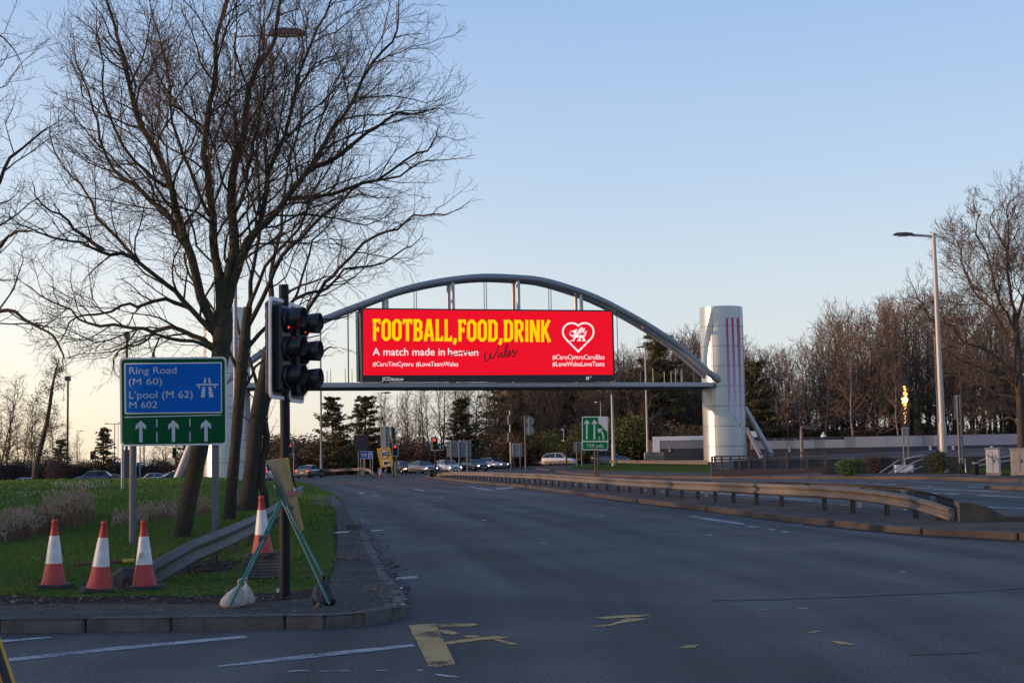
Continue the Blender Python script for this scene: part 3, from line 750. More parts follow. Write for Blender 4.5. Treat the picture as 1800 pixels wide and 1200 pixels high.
# ------------------------------------------------------------------ the arch over the road: two round towers, twin arch tubes, walkway, screen
Y1 = 140.0
AX0, AY0 = -0.1069 * Y1, Y1
ADIR = Vector((0.1826 * Y1, 0.054 * Y1, 0)).normalized()       # along the arch, to the right
ANRM = Vector((ADIR.y, -ADIR.x, 0))                             # towards the camera
def onplane(px, py, back=0.0):
    """where a pixel's line of sight meets the upright plane of the arch (back metres behind it)"""
    d = ray(px, py); P0 = Vector((AX0, AY0, 0)) - ANRM * back
    t = (P0 - EYE).dot(ANRM) / d.dot(ANRM)
    return EYE + d * t
def tower(label, pxc, pybase, pytop, r_, stripes):
    c = onplane(pxc, 700, 2.0); z0 = onplane(pxc, pybase, 2.0).z - 0.4; z1 = onplane(pxc, pytop, 2.0).z
    t = thing('round_tower', label, 'tower', (c.x, c.y, z0), 0, 'arch towers')
    H = z1 - z0
    b = MB(); prof = [(r_, 0)]
    k = 1
    while k * 2.18 < H - 1.2:
        z = H - k * 2.18
        prof.append((z,)); k += 1
    zs = sorted(p[0] for p in prof[1:])
    prof = [(r_, 0)]
    for z in zs: prof += [(r_, z - .035), (r_ - .05, z - .03), (r_ - .05, z + .03), (r_, z + .035)]
    ends = [0] + zs + [H - .02]
    for za, zb in zip(ends, ends[1:]):
        b.lathe([(r_, za + (.03 if za else 0)), (r_, zb - .03 if zb < H - .1 else zb)], n=72, cap=False)
        if zb < H - .1: b.lathe([(r_, zb - .03), (r_ - .04, zb - .03), (r_ - .04, zb + .03), (r_, zb + .03)], n=72, smooth=False, cap=False)
    b.lathe([(r_, H - .02), (r_ - .04, H), (r_ - .35, H), (r_ - .35, H - .5), (0.05, H - .5)], n=72, smooth=False)
    b.build('cladding', M['tower'], t)
    cam_a = math.atan2(-c.y, -c.x)
    b = MB()
    for off in (-0.43, 0.95, 2.3, 3.4, -1.8):
        a = cam_a + off
        b.box(((r_ + .004) * math.cos(a), (r_ + .004) * math.sin(a), H / 2), (.012, .05, H - .1), rz=a)
    for z in zs: b.lathe([(r_ - .02, z - .026), (r_ + .003, z - .022), (r_ + .003, z + .022), (r_ - .02, z + .026)], n=72, smooth=False, cap=False)
    b.build('panel_joint', mat('panel_joint_dark', (.12, .13, .14), .6), t)
    return t, c, z0, H, cam_a
# radius from the photographed widths
tl, cl, zl0, HL, _a = tower('round grey metal tower half hidden behind the tree trunks on the grass bank', 399, 843, 543, 2.28, False)
tr, cr, zr0, HR, cam_a = tower('round silver metal tower with three pink stripes at the end of the arch', 1272, 822, 541, 2.36, True)
r_ = 2.36
def on_tower(px, py):
    """a point of the right tower's skin seen at that pixel"""
    d = ray(px, py); A = d.x ** 2 + d.y ** 2; ex, ey = EYE.x - cr.x, EYE.y - cr.y
    Bq = ex * d.x + ey * d.y; Cq = ex * ex + ey * ey - r_ * r_
    t = (-Bq - math.sqrt(max(0, Bq * Bq - A * Cq))) / A
    return EYE + d * t
mstripe, t_, pb = node_mat('pink_stripe')
tcn = t_.nodes.new('ShaderNodeTexCoord'); sp = t_.nodes.new('ShaderNodeSeparateXYZ'); rp = t_.nodes.new('ShaderNodeValToRGB'); mr = t_.nodes.new('ShaderNodeMapRange')
t_.links.new(tcn.outputs['Object'], sp.inputs[0]); t_.links.new(sp.outputs['Z'], mr.inputs[0])
mr.inputs[1].default_value = HR - 12.6; mr.inputs[2].default_value = HR - 1.0
t_.links.new(mr.outputs[0], rp.inputs[0])
el = rp.color_ramp.elements
el[0].position = .1; el[0].color = (.62, .50, .66, 1); el[1].position = .9; el[1].color = (.50, .02, .13, 1)
e2 = el.new(.5); e2.color = (.52, .16, .34, 1)
t_.links.new(rp.outputs[0], pb.inputs['Base Color']); pb.inputs['Roughness'].default_value = .5
for (xa, xb, yb) in ((1277.5, 1283.5, 722), (1287.3, 1293.8, 738), (1296.8, 1304.3, 752)):
    b = MB(); n = 14; vs = []
    for i in range(n + 1):
        y = 558.5 + (yb - 558.5) * i / n; x = xa + (xb - xa) * i / n
        for dx in (-1.7, 1.7):
            p = on_tower(x + dx, y)
            q = Vector((p.x - cr.x, p.y - cr.y, 0)).normalized() * .03
            vs.append(p + q - Vector((cr.x, cr.y, zr0)))
    b.add(vs, [(2 * i, 2 * i + 1, 2 * i + 3, 2 * i + 2) for i in range(n)], 0, True)
    b.build('pink_stripe', mstripe, tr)
b = MB()
for (p0, p1) in (((1275.5, 559), (1299.5, 559)), ((1281, 721), (1306, 753)), ((1275.6, 559), (1281, 721)), ((1299.4, 559), (1306.5, 753))):
    pts = []
    for i in range(9):
        p = on_tower(p0[0] + (p1[0] - p0[0]) * i / 8, p0[1] + (p1[1] - p0[1]) * i / 8)
        pts.append(p - Vector((cr.x, cr.y, zr0)))
    b.tube(pts, 0.03, 5)
b.build('stripe_surround', M['galv'], tr)
# slanting props behind each tower
def strut(root, base, a, c, rad):
    b = MB(); b.tube([a - base, c - base], rad, 16); b.build('prop', M['arch_light'], root)
base = Vector((cr.x, cr.y, zr0))
strut(tr, base, D(1309, 716, 153.5), D(1357, 800, 153.5), .30); strut(tr, base, D(1312, 752, 157), D(1339, 805, 157), .24)
base = Vector((cl.x, cl.y, zl0))
strut(tl, base, D(352, 740, 139), D(308, 850, 139), .40)

arch = thing('road_arch', 'grey twin-tube arch with walkway spanning the road between the two round towers', 'arch', (0, 144, 0))
AO = Vector((0, 144, 0))
ARCH_PX = [(372, 700), (398, 672), (440, 635), (500, 596), (560, 566.5), (600, 549), (650, 530.5), (700, 512), (750, 499.5), (800, 491), (850, 486.7), (900, 488), (950, 492.5), (1000, 506), (1050, 524.5), (1100, 550), (1150, 579), (1200, 614), (1243, 652), (1262, 668)]
def smooth(pts, k=4):
    out = []
    for i in range(len(pts) - 1):
        p0, p1, p2, p3 = pts[max(0, i - 1)], pts[i], pts[i + 1], pts[min(len(pts) - 1, i + 2)]
        for j in range(k):
            t = j / k
            out.append(tuple(0.5 * (2 * p1[q] + (p2[q] - p0[q]) * t + (2 * p0[q] - 5 * p1[q] + 4 * p2[q] - p3[q]) * t * t + (3 * p1[q] - p0[q] - 3 * p2[q] + p3[q]) * t ** 3) for q in range(len(p1))))
    return out + [tuple(pts[-1])]
front = [onplane(*p) for p in smooth(ARCH_PX, 3)]
BACK = 1.8
for k_, mt in ((0, 'arch'), (1, 'arch')):
    b = MB(); b.tube([p - ANRM * (BACK * k_) - AO for p in front], .35, 18); b.build('arch_tube', M[mt], arch)
for px, py in ((680, 519), (795, 491), (910, 488.6), (1021, 513), (1140, 573)):
    p = onplane(px, py); b = MB(); b.tube([p - AO, p - ANRM * BACK - AO], .2, 10)
    b.build('cross_member', M['arch_light'], arch)
def beam(py0, py1, name, mt, back0, back1):
    a0, a1 = onplane(540, py0[0]), onplane(1254, py1[0]); c0, c1 = onplane(540, py0[1]), onplane(1254, py1[1])
    ext = (a0 - a1).normalized() * 9
    ext.z = 0
    a0 = a0 + ext; c0 = c0 + ext
    vs = []
    for bk in (back0, back1):
        vs += [q - ANRM * bk - AO for q in (a0, a1, c1, c0)]
    b = MB(); b.add(vs, [(0, 1, 2, 3), (7, 6, 5, 4), (0, 4, 5, 1), (1, 5, 6, 2), (2, 6, 7, 3), (3, 7, 4, 0)])
    return b.build(name, mt, arch)
beam((672, 680), (671.6, 678.6), 'walkway_beam', M['arch_light'], 0.0, 4.9)
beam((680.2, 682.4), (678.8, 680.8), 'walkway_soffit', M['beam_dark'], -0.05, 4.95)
ztop = onplane(900, 672).z
for px, w_ in ((680, .17), (795.5, .21), (910.5, .21), (1021.5, .19)):
    yy = {680: 516, 795.5: 491, 910.5: 488.6, 1021.5: 513}[px]
    for k_ in (0, 1):
        p = onplane(px, yy) - ANRM * BACK * k_
        b = MB(); b.tube([p - AO, Vector((p.x, p.y, ztop)) - AO], w_, 10); b.build('hanger', M['arch_light'], arch)
for px in (612, 617, 735, 739, 850.5, 854.5, 964, 968, 1084, 1089):
    yy = None
    for (xa, ya), (xb, yb) in zip(ARCH_PX, ARCH_PX[1:]):
        if xa <= px <= xb: yy = ya + (yb - ya) * (px - xa) / (xb - xa)
    bk = 0.0 if int(px) % 2 == 0 else 2.0
    p = onplane(px, yy) - ANRM * bk
    b = MB(); b.tube([p - AO, Vector((p.x, p.y, ztop)) - AO], .04, 6)
    b.build('cable', M['frame_dark'], arch)
for px in (576, 587, 608, 614, 625, 1090, 1128, 1150, 1161, 1170, 1182, 1190, 1202, 1211, 1222):
    p = onplane(px, 672) - ANRM * (2.0 if px % 2 else .3)
    b = MB(); b.tube([Vector((p.x, p.y, ztop - .05)) - AO, Vector((p.x, p.y, ztop + (1.5 if px % 3 else 1.2))) - AO], .035, 5)
    b.build('guard_rod', M['galv'], arch)

# the advertising screen
FRONT = -0.55                                             # the screen stands a little in front of the arch plane
P = lambda x, y, k=0.0: onplane(x, y, FRONT - 0.012 * k)
scr = thing('advertising_screen', 'large red digital screen with yellow headline hung in the arch', 'screen', tuple(onplane(857, 668, 0.5)))
SO = scr.location.copy()
def slab(name, q, mt, f0, f1):
    a = [onplane(x, y, f0) for x, y in q]; b = MB()
    b.poly([p - SO for p in a], -ANRM * (f1 - f0)); return b.build(name, mt, scr)
slab('screen_frame', [(633.6, 541.2), (1077.2, 545.2), (1080.2, 669.6), (636.6, 670.6)], M['frame_dark'], FRONT + .02, FRONT + 1.3)
slab('rear_cabinet', [(628.6, 547), (640, 547), (640, 670), (630.4, 670)], M['frame_dark'], FRONT + 1.35, FRONT + 2.6)
M['screen_red'] = lit('screen_red', (236, 17, 40)); M['screen_yellow'] = lit('screen_yellow', (255, 213, 0)); M['screen_white'] = lit('screen_white', (252, 240, 240))
M['screen_black'] = mat('screen_black', (.01, .005, .006), .5); M['frame_text'] = lit('lit_frame_letters', (205, 205, 212))
b = MB(); b.sheet([P(*q, 0) - SO for q in [(638.4, 543.8), (1074.8, 547.8), (1077.6, 658.2), (638.6, 659.4)]]); b.build('display_panel', M['screen_red'], scr)
# headline
LINE = 'FOOTBALL,FOOD,DRINK'
adv = []; x = 0
for ch in LINE:
    w, t, S = block_letter(ch); adv.append((ch, x, w, S)); x += w + (.055 if ch != ',' else .07)
tot = x - .055
b = MB()
def hl(x, y, k=0.0):
    u = x / tot
    px = 655.0 + u * (968.0 - 655.0)
    yt = 560.2 + u * 2.2; yb = 598.8 + u * 2.2
    return P(px, yb + (yt - yb) * y, k) - SO
for ch, x0, w, S in adv:
    for i, st in enumerate(S):
        pts, closed = st[0], st[1]; tw = st[2] if len(st) > 2 else .15
        # strokes are measured in letter heights on both axes
        ribbon(b, [(x0 + p[0], p[1]) for p in pts], tw, lambda a, c, k: hl(a, c, k), closed, 2 + i)
b.build('headline_letters', M['screen_yellow'], scr)
mk = lambda dx=0: (lambda x, y: P(x, y, 2) - SO)
Z0 = (0, 0, 0)
def wr(name, s, q, mt, bold=0.0): return write(name, s, q, M[mt], scr, Z0, lambda x, y: P(x, y, 2) - SO, bold)
wr('subtitle_letters', 'A match made in', (655, 611.6, 782, 624.4), 'screen_white', .006)
wr('subtitle_letters', 'heaven', (787.5, 611.8, 840.5, 624.8), 'screen_white', .006)
wr('hashtag_letters', '#CaruTimCymru', (655, 635.5, 726.5, 643.5), 'screen_white', .004)
wr('hashtag_letters', '#LoveTeamWales', (731.3, 635.5, 805.3, 643.5), 'screen_white', .004)
wr('hashtag_letters', '#CaruCymruCaruBlas', (971, 623.2, 1062.5, 631.4), 'screen_white', .004)
wr('hashtag_letters', '#LoveWalesLoveTaste', (971, 635.2, 1062.5, 643.4), 'screen_white', .004)
wr('maker_letters', 'JCDecaux', (671.5, 662.8, 709.5, 668.6), 'frame_text', .004)
wr('temperature_letters', '8°', (1030, 661.6, 1040, 667.4), 'frame_text', .0)
b = MB()
cr3 = lambda pts: [(600 + x / 3.6, 520 + y / 3.6) for x, y in pts]
pl = lambda x, y, k: P(x, y, k) - SO
ribbon(b, cr3([(672, 377), (720, 369), (780, 356), (830, 347), (872, 343)]), 1.5, pl, k=4)
b.build('strike_stroke', M['screen_black'], scr)
b = MB()
WALES = [[(921, 352), (909, 364), (906, 384), (910, 404), (918, 412), (930, 402), (940, 384), (944, 364), (944, 382), (949, 397), (959, 394), (972, 376), (984, 350), (996, 322), (999, 316)],
         [(1016, 364), (1004, 362), (994, 372), (992, 386), (1000, 389), (1010, 378), (1017, 364), (1016, 380), (1022, 387), (1032, 376), (1043, 350), (1051, 322), (1052, 308), (1046, 306), (1040, 322), (1035, 350), (1035, 374), (1042, 384), (1052, 376), (1066, 360), (1068, 350), (1061, 348), (1053, 362), (1054, 378), (1063, 380), (1074, 368), (1084, 348), (1088, 340), (1090, 350), (1097, 364), (1098, 376), (1090, 382), (1080, 376)],
         [(1096, 368), (1104, 358), (1118, 347)]]
for st in WALES: ribbon(b, smooth(cr3(st), 3), 1.9, pl, k=4)
b.build('script_letters', M['screen_black'], scr)
c12 = lambda pts: [(980 + x / 12, 560 + y / 12) for x, y in pts]
b = MB()
HEART = [(437, 148), (395, 115), (350, 98), (300, 92), (240, 100), (185, 128), (140, 175), (117, 230), (112, 290), (125, 345), (150, 395), (185, 437), (437, 692), (690, 437), (725, 395), (750, 345), (762, 290), (758, 230), (735, 175), (690, 128), (635, 100), (575, 92), (525, 98), (480, 115)]
ribbon(b, c12(HEART), 3.0, pl, closed=True, k=3)
b.build('heart_outline', M['screen_white'], scr)
b = MB()
for k, poly in enumerate([
    [(318, 400), (335, 370), (340, 330), (352, 296), (330, 282), (290, 270), (262, 262), (300, 256), (335, 246), (360, 236), (416, 212), (406, 246), (398, 280), (392, 320), (440, 350), (500, 345), (545, 350), (580, 345), (582, 322), (548, 316), (552, 300), (580, 284), (600, 262), (628, 262), (606, 284), (606, 315), (592, 358), (558, 388), (576, 430), (602, 474), (512, 472), (516, 456), (546, 446), (528, 420), (496, 400), (476, 420), (492, 442), (488, 475), (414, 473), (418, 452), (454, 438), (444, 416), (452, 390), (402, 396), (376, 412), (358, 446), (346, 475), (260, 476), (268, 456), (324, 446), (346, 420)],
    [(335, 372), (300, 376), (270, 352), (248, 300), (256, 284), (272, 312), (300, 352), (322, 340)],
    [(385, 345), (410, 285), (440, 240), (480, 195), (524, 168), (512, 192), (548, 204), (588, 194), (570, 224), (582, 262), (552, 254), (556, 286), (512, 284), (494, 312), (458, 318), (430, 345)]]):
    b.sheet([pl(x, y, 3 + k * .4) for x, y in c12(poly)])
b.build('dragon_emblem', M['screen_white'], scr)
b = MB()
for k, st in enumerate([[(420, 320), (450, 265), (500, 215)], [(440, 325), (480, 270), (540, 225)], [(470, 315), (510, 262), (560, 240)], [(372, 300), (362, 340), (352, 380)]]):
    ribbon(b, c12(st), .45, pl, k=6)
b.build('emblem_detail', M['screen_red'], scr)
# ------------------------------------------------------------------ crash barriers
def frame_at(pts, i):
    a = pts[max(0, i - 1)]; c = pts[min(len(pts) - 1, i + 1)]
    t = Vector((c[0] - a[0], c[1] - a[1], 0)).normalized()
    return t, Vector((t.y, -t.x, 0))
W_PROF = [(-.03, -.155), (.0, -.150), (.070, -.110), (.078, -.080), (.0, -.030), (-.008, 0), (.0, .030), (.078, .080), (.070, .110), (.0, .150), (-.03, .155)]
def resample(pts, step):
    out = [Vector(pts[0])]
    for a, c in zip(pts, pts[1:]):
        a, c = Vector(a), Vector(c); k = max(1, round((c - a).length / step))
        out += [a.lerp(c, i / k) for i in range(1, k + 1)]
    return out
def barrier(name, label, base, tops, face, mt, pm, group=None, posts=None, step=1.6, bolts=True, zf=zg, off=0.12, posth=.05):
    """corrugated rail along base points with top heights; face = +1 turns the corrugation to the right of travel"""
    o = Vector((base[0][0], base[0][1], zf(base[0][0], base[0][1]) + off))
    t = thing(name, label, 'crash barrier', tuple(o), 0, group)
    line = resample([(p[0], p[1], h) for p, h in zip(base, tops)], step)
    b = MB(); n = len(W_PROF); vs = []
    for i, p in enumerate(line):
        tt, nn = frame_at(line, i); z = zf(p.x, p.y) + off
        for (d, dz) in W_PROF: vs.append(Vector((p.x, p.y, z + p.z - .155 + dz)) + nn * (face * (d + .11)) - o)
    for k in range(2):
        vsk = vs if k == 0 else [v - Vector((0, 0, 0)) for v in vs]
    b.add(vs, [(i * n + j, i * n + j + 1, (i + 1) * n + j + 1, (i + 1) * n + j) for i in range(len(line) - 1) for j in range(n - 1)], 0, True)
    rail = b.build('rail', mt, t)
    sd = rail.modifiers.new('plate', 'SOLIDIFY'); sd.thickness = .006
    if bolts:
        b = MB()
        for i, p in enumerate(line):
            tt, nn = frame_at(line, i); z = zf(p.x, p.y) + off
            for dz in (.085, -.085):
                b.box(Vector((p.x, p.y, z + p.z - .155 + dz)) + nn * (face * .172) + tt * .12 - o, (.035, .02, .03), rz=math.atan2(tt.y, tt.x))
        tag(b.build('bolt', pm, rail), kind='stuff')
    idx = posts if posts is not None else range(1, len(line) - 1)
    proto = None
    for i in idx:
        if i >= len(line): continue
        p = line[i]; tt, nn = frame_at(line, i); z = zf(p.x, p.y) + off
        b = MB(); h = p.z - posth
        if h < .12: continue
        b.box((0, 0, h / 2 - .1), (.10, .01, h + .2)); b.box((-.045, 0, h / 2 - .1), (.012, .09, h + .2)); b.box((.045, 0, h / 2 - .1), (.012, .09, h + .2))
        b.box((0, face * -.075, h - .13), (.09, .06, .2))
        q = b.build('post', pm, t, (p.x - o.x, p.y - o.y, z - o.z)); q.rotation_euler = (0, 0, math.atan2(tt.y, tt.x))
    return t, line
def GW(pts, off=0.12): return [(lambda g: (g.x, g.y))(G(p[0], p[1], off)) for p in pts]
# the long one along the central reserve, facing the camera; heights come from the photographed top edge
FR = [(768, 836.5, 833), (783, 838, 829.5), (800, 839.5, 828.6), (850, 843.5, 829), (950, 852, 832), (1050, 861, 837.5), (1107, 866, 841), (1199, 875.5, 844.6), (1290, 884, 847.4), (1374, 890, 850.4), (1450, 897, 853.5), (1500, 901.5, 856.5), (1560, 906, 862.6), (1610, 910, 871), (1650, 913, 881.5), (1681, 915, 892)]
fb = GW([(p[0], p[1]) for p in FR])
ft = []
for (px, py, pt), (X, Y) in zip(FR, fb):
    d = ray(px, pt); ft.append(max(.2, min(.9, EYE.z + d.z * (Y / d.y) - zg(X, Y) - .12)))
bf, fline = barrier('crash_barrier', 'long brown weathered crash barrier along the central reserve facing the open road', fb, ft, 1, M['rail'], M['post_rust'], 'central reserve barriers', step=2.0)
BR = [(790, 838.5, 830), (850, 842, 829.2), (950, 849, 831.5), (1050, 856, 836), (1107, 861, 839), (1199, 869, 842.4), (1290, 877, 845), (1374, 882.5, 847.2), (1450, 888, 849.4), (1510, 892, 851.6), (1590, 896.5, 857), (1640, 899, 868), (1705, 903, 889)]
bb = GW([(p[0], p[1]) for p in BR])
bt = []
for (px, py, pt), (X, Y) in zip(BR, bb):
    d = ray(px, pt); bt.append(max(.2, min(.9, EYE.z + d.z * (Y / d.y) - zg(X, Y) - .12)))
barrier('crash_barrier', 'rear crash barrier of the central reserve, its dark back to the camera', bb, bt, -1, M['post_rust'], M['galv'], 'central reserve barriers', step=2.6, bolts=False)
# concrete anchor at its near end
p = G(1690, 916, .12)
b = MB()
xs_, prof = [0, .25, .6, .9, 1.45, 1.5], [.42, .40, .30, .12, .10, -.05]
vs = []
for x, h in zip(xs_, prof):
    for y in (-.28, 1.0): vs += [(x, y, -.1), (x, y, h)]
fs = []
for i in range(5):
    k = i * 4
    fs += [(k + 1, k + 5, k + 7, k + 3), (k, k + 4, k + 5, k + 1), (k + 2, k + 3, k + 7, k + 6)]
fs += [(0, 1, 3, 2), (20, 22, 23, 21)]
b.add(vs, fs)
tag(b.build('barrier_anchor', mat('brown_stained_concrete', (.085, .066, .052), .95, var=.3, vscale=3, bump=.5, bscale=30), None, (p.x - .05, p.y, p.z)), 'sloping concrete block at the near end of the central barrier', 'concrete block').rotation_euler = (0, 0, R(-12))
# left barrier climbing out of the grass
LB = [(232, 1026), (280, 1020), (326, 1008), (376, 992), (412, 977), (440, 962), (470, 940), (494, 918), (512, 898), (526, 880)]
lb = GW(LB); lh = [.16, .34, .46, .52, .56, .58, .60, .62, .64, .64]
barrier('crash_barrier', 'grey crash barrier that rises out of the grass behind the cones', lb, lh, 1, M['rail_grey'], M['post_rust'], None, step=2.4, zf=zv, off=0.0)
p = G(214, 1031, .12)
b = MB(); b.box((0, 0, .06), (.40, .34, .34), bevel=.10)
tag(b.build('barrier_anchor', M['lump'], None, (p.x + .04, p.y + .1, zv(p.x, p.y))), 'dark concrete lump under the low end of the grey barrier', 'concrete block').rotation_euler = (0.06, .1, .5)
# barriers on the far side
def far_barrier(label, pts, h, off=.12, step=3.2, mt=None):
    g = GW(pts, off); barrier('crash_barrier', label, g, [h] * len(g) if not hasattr(h, '__len__') else h, 1, mt or M['rail'], M['post_rust'], None, step=step, bolts=False)
far_barrier('far curved crash barrier on the road edge behind the dark saloon', [(556, 838.5), (590, 838), (625, 837), (650, 838), (662, 840)], [.75, .8, .85, .8, .35], off=.02, step=2.4)
far_barrier('low pale crash barrier on the grass in front of the striped tower', [(1040, 822), (1060, 821.5), (1100, 822.5), (1160, 825), (1248, 829)], [.3, .75, .8, .82, .82])
far_barrier('distant crash barrier behind the white hatchback', [(880, 819), (920, 819), (960, 818.6), (1010, 818.4)], .6, step=4)

# ------------------------------------------------------------------ sign on two posts, beside the leaning tree
SY = G(235, 958, .12).y
SP = lambda x, y, k=0.0: D(x, y, SY - .004 * k)
gp = Vector((D(304, 700, SY).x, SY, zv(D(304, 700, SY).x, SY)))
sg = thing('road_sign', 'green and blue ring road sign on two grey posts beside the leaning tree', 'road sign', tuple(gp))
def rrect(x0, y0, x1, y1, r_, n=5):
    out = []
    for cx, cy, a0 in ((x1 - r_, y0 + r_, -90), (x1 - r_, y1 - r_, 0), (x0 + r_, y1 - r_, 90), (x0 + r_, y0 + r_, 180)):
        for i in range(n + 1):
            a = R(a0 + 90 * i / n); out.append((cx + r_ * math.cos(a), cy + r_ * math.sin(a)))
    return out
def plate(name, outline, mt, f0, f1, place, root):
    b = MB(); o = root.location
    a = [Vector(place(x, y, f1)) - o for x, y in outline]; c = [Vector(place(x, y, f0)) - o for x, y in outline]
    n = len(a); b.add(a + c, [tuple(range(n)), tuple(range(2 * n - 1, n - 1, -1))] + [(i, i + n, (i + 1) % n + n, (i + 1) % n) for i in range(n)])
    return b.build(name, mt, root)
def quadmap(q, w=100.0, h=100.0):
    (x0, y0), (x1, y1), (x2, y2), (x3, y3) = q
    def f(u, v):
        u /= w; v /= h
        return (x0 * (1 - u) * (1 - v) + x1 * u * (1 - v) + x2 * u * v + x3 * (1 - u) * v, y0 * (1 - u) * (1 - v) + y1 * u * (1 - v) + y2 * u * v + y3 * (1 - u) * v)
    return f
# the outline leans a little, as in the picture: (0..188, 0..157) in the sign's own units
qs = quadmap([(209.8, 628.6), (398.2, 626.6), (399.2, 781.6), (211.6, 784)], 188.0, 156.0)
S1 = lambda x, y, k=0.0: SP(*qs(x, y), k)
plate('border', rrect(0, 0, 188, 156, 8), M['white_border'], -8, 0, S1, sg)
plate('green_panel', rrect(3.2, 3.2, 184.8, 152.8, 6), M['sign_green'], 0.2, 1, S1, sg)
plate('blue_border', rrect(8.4, 9.6, 179.6, 99.4, 2), M['white_border'], 1.2, 2, S1, sg)
plate('blue_panel', rrect(10.6, 11.8, 177.6, 97.2, 1.4), M['sign_blue'], 2.2, 3, S1, sg)
c2 = lambda x, y: ((x - 550) / 5.04, (y - 36) / 5.06)      # from the enlarged photograph to the sign's units
def wsign(s, q):
    x0, y0 = c2(q[0], q[1]); x1, y1 = c2(q[2], q[3])
    write('sign_lettering', s, (x0, y0, x1, y1), M['sign_white'], sg, sg.location, lambda x, y: S1(x, y, 4), 0.0)
wsign('Ring Road', (636, 122, 1054, 181)); wsign('(M 60)', (630, 222, 926, 279)); wsign("L'pool (M 62)", (634, 338, 1196, 400)); wsign('M 602', (634, 429, 880, 487))
b = MB()
for q in ([(1300, 225), (1318, 225), (1312, 271), (1292, 271)], [(1333, 225), (1350, 225), (1359, 271), (1339, 271)], [(1228, 277), (1420, 277), (1420, 291), (1228, 291)], [(1244, 294), (1262, 294), (1260, 312), (1253, 319), (1246, 312)],
          [(1384, 294), (1402, 294), (1401, 312), (1394, 319), (1387, 312)], [(1283, 304), (1308, 304), (1303, 398), (1266, 398)], [(1336, 304), (1361, 304), (1381, 398), (1341, 398)]):
    b.sheet([S1(*c2(*p), 4) - sg.location for p in q])
b.build('motorway_symbol', M['sign_white'], sg)
b = MB(); b.sheet([S1(*c2(*p), 4) - sg.location for p in [(592, 562), (1452, 552), (1452, 561), (592, 572)]]); b.build('divider_line', M['sign_white'], sg)
for cx in (733, 1022, 1311):
    b = MB(); b.sheet([S1(*c2(cx + dx, y), 4) - sg.location for dx, y in [(0, 597), (46, 640), (46, 682), (15, 656), (15, 792), (-15, 792), (-15, 656), (-46, 682), (-46, 640)]]); b.build('lane_arrow', M['sign_white'], sg)
for cx in (875, 1169):
    for ya, yb in ((586, 658), (704, 792)):
        b = MB(); b.sheet([S1(*c2(cx + dx, y), 4) - sg.location for dx, y in [(-5, ya), (5, ya), (5, yb), (-5, yb)]]); b.build('lane_dash', M['sign_white'], sg)
for px, top, bot in ((234.5, 640, 966), (378.5, 640, 968)):
    a = D(px, top, SY + .10); zb = zv(a.x, a.y) - .3; b = MB()
    b.tube([Vector((a.x, a.y, zb)) - sg.location, a - sg.location], .069, 14); b.build('post', M['post_grey'], sg)
for yy in (665, 755):
    b = MB(); b.box(D(304, yy, SY + .06) - sg.location, (1.9, .05, .06)); b.build('rear_rail', M['galv'], sg)

# ------------------------------------------------------------------ traffic lights
def signal_head(root, loc, rz, lit_red=False, board=True, sc_=1.0, extra=None):
    """a three-lamp head facing local -Y; loc is the centre of the head"""
    Rm = Matrix.Translation(loc) @ Matrix.Rotation(rz, 4, 'Z') @ Matrix.Scale(sc_, 4)
    b = MB(); b.box((0, .02, 0), (.30, .20, .98), bevel=.03); b.xform(Rm); hd = b.build('signal_head', M['black'], root)
    if board:
        b = MB(); o = rrect(-.29, -.57, .29, .57, .07); i_ = rrect(-.25, -.53, .25, .53, .05)
        n = len(o)
        b.poly([(x, 0, y) for x, y in i_], (0, .012, 0)); b.xform(Rm); b.build('backing_board', M['black'], root)
        b = MB(); vs = [(x, -.006, y) for x, y in o] + [(x, -.006, y) for x, y in i_] + [(x, .018, y) for x, y in o] + [(x, .018, y) for x, y in i_]
        b.add(vs, [(k, (k + 1) % n, n + (k + 1) % n, n + k) for k in range(n)] + [(2 * n + k, 3 * n + k, 3 * n + (k + 1) % n, 2 * n + (k + 1) % n) for k in range(n)] + [(k, 2 * n + k, 2 * n + (k + 1) % n, (k + 1) % n) for k in range(n)])
        b.xform(Rm); b.build('board_border', M['white_border'], root)
    for k, z in enumerate((.32, 0, -.32)):
        b = MB(); vs = []; n = 20; prof = [(.118, 0.0, 0), (.125, -.30, 1)]
        for j in range(n):                       # hood open below and at the front
            a = R(-38 + 256 * j / (n - 1))
            vs += [(.118 * math.cos(a), -.08, .118 * math.sin(a) + z), (.135 * math.cos(a), -.29 + .07 * max(0, -math.sin(a)), .135 * math.sin(a) + z)]
        b.add(vs, [(2 * j, 2 * j + 1, 2 * j + 3, 2 * j + 2) for j in range(n - 1)], 0, True)
        b.lathe([(.14, 0), (.14, .03), (.12, .05)], n=20, cap=False)
        b.v[-60:] = [(x, -.08 - zz, y + z) for x, y, zz in b.v[-60:]]
        b.xform(Rm); vz = b.build('hood', M['black'], root)
        sd = vz.modifiers.new('wall', 'SOLIDIFY'); sd.thickness = .008
        b = MB(); b.lathe([(.105, 0), (.08, .022), (.03, .032), (.004, .034)], n=18, cap=False); b.v = [(x, -.085 - zz, y + z) for x, y, zz in b.v]; b.xform(Rm)
        col = M['red_on'] if (k == 0 and lit_red) else LENS[k]
        b.build('lens', col, root)
    return hd
LENS = [mat('lens_red_off', (.06, .004, .004), .3), mat('lens_amber_off', (.05, .025, .002), .3), mat('lens_green_off', (.003, .03, .015), .3)]

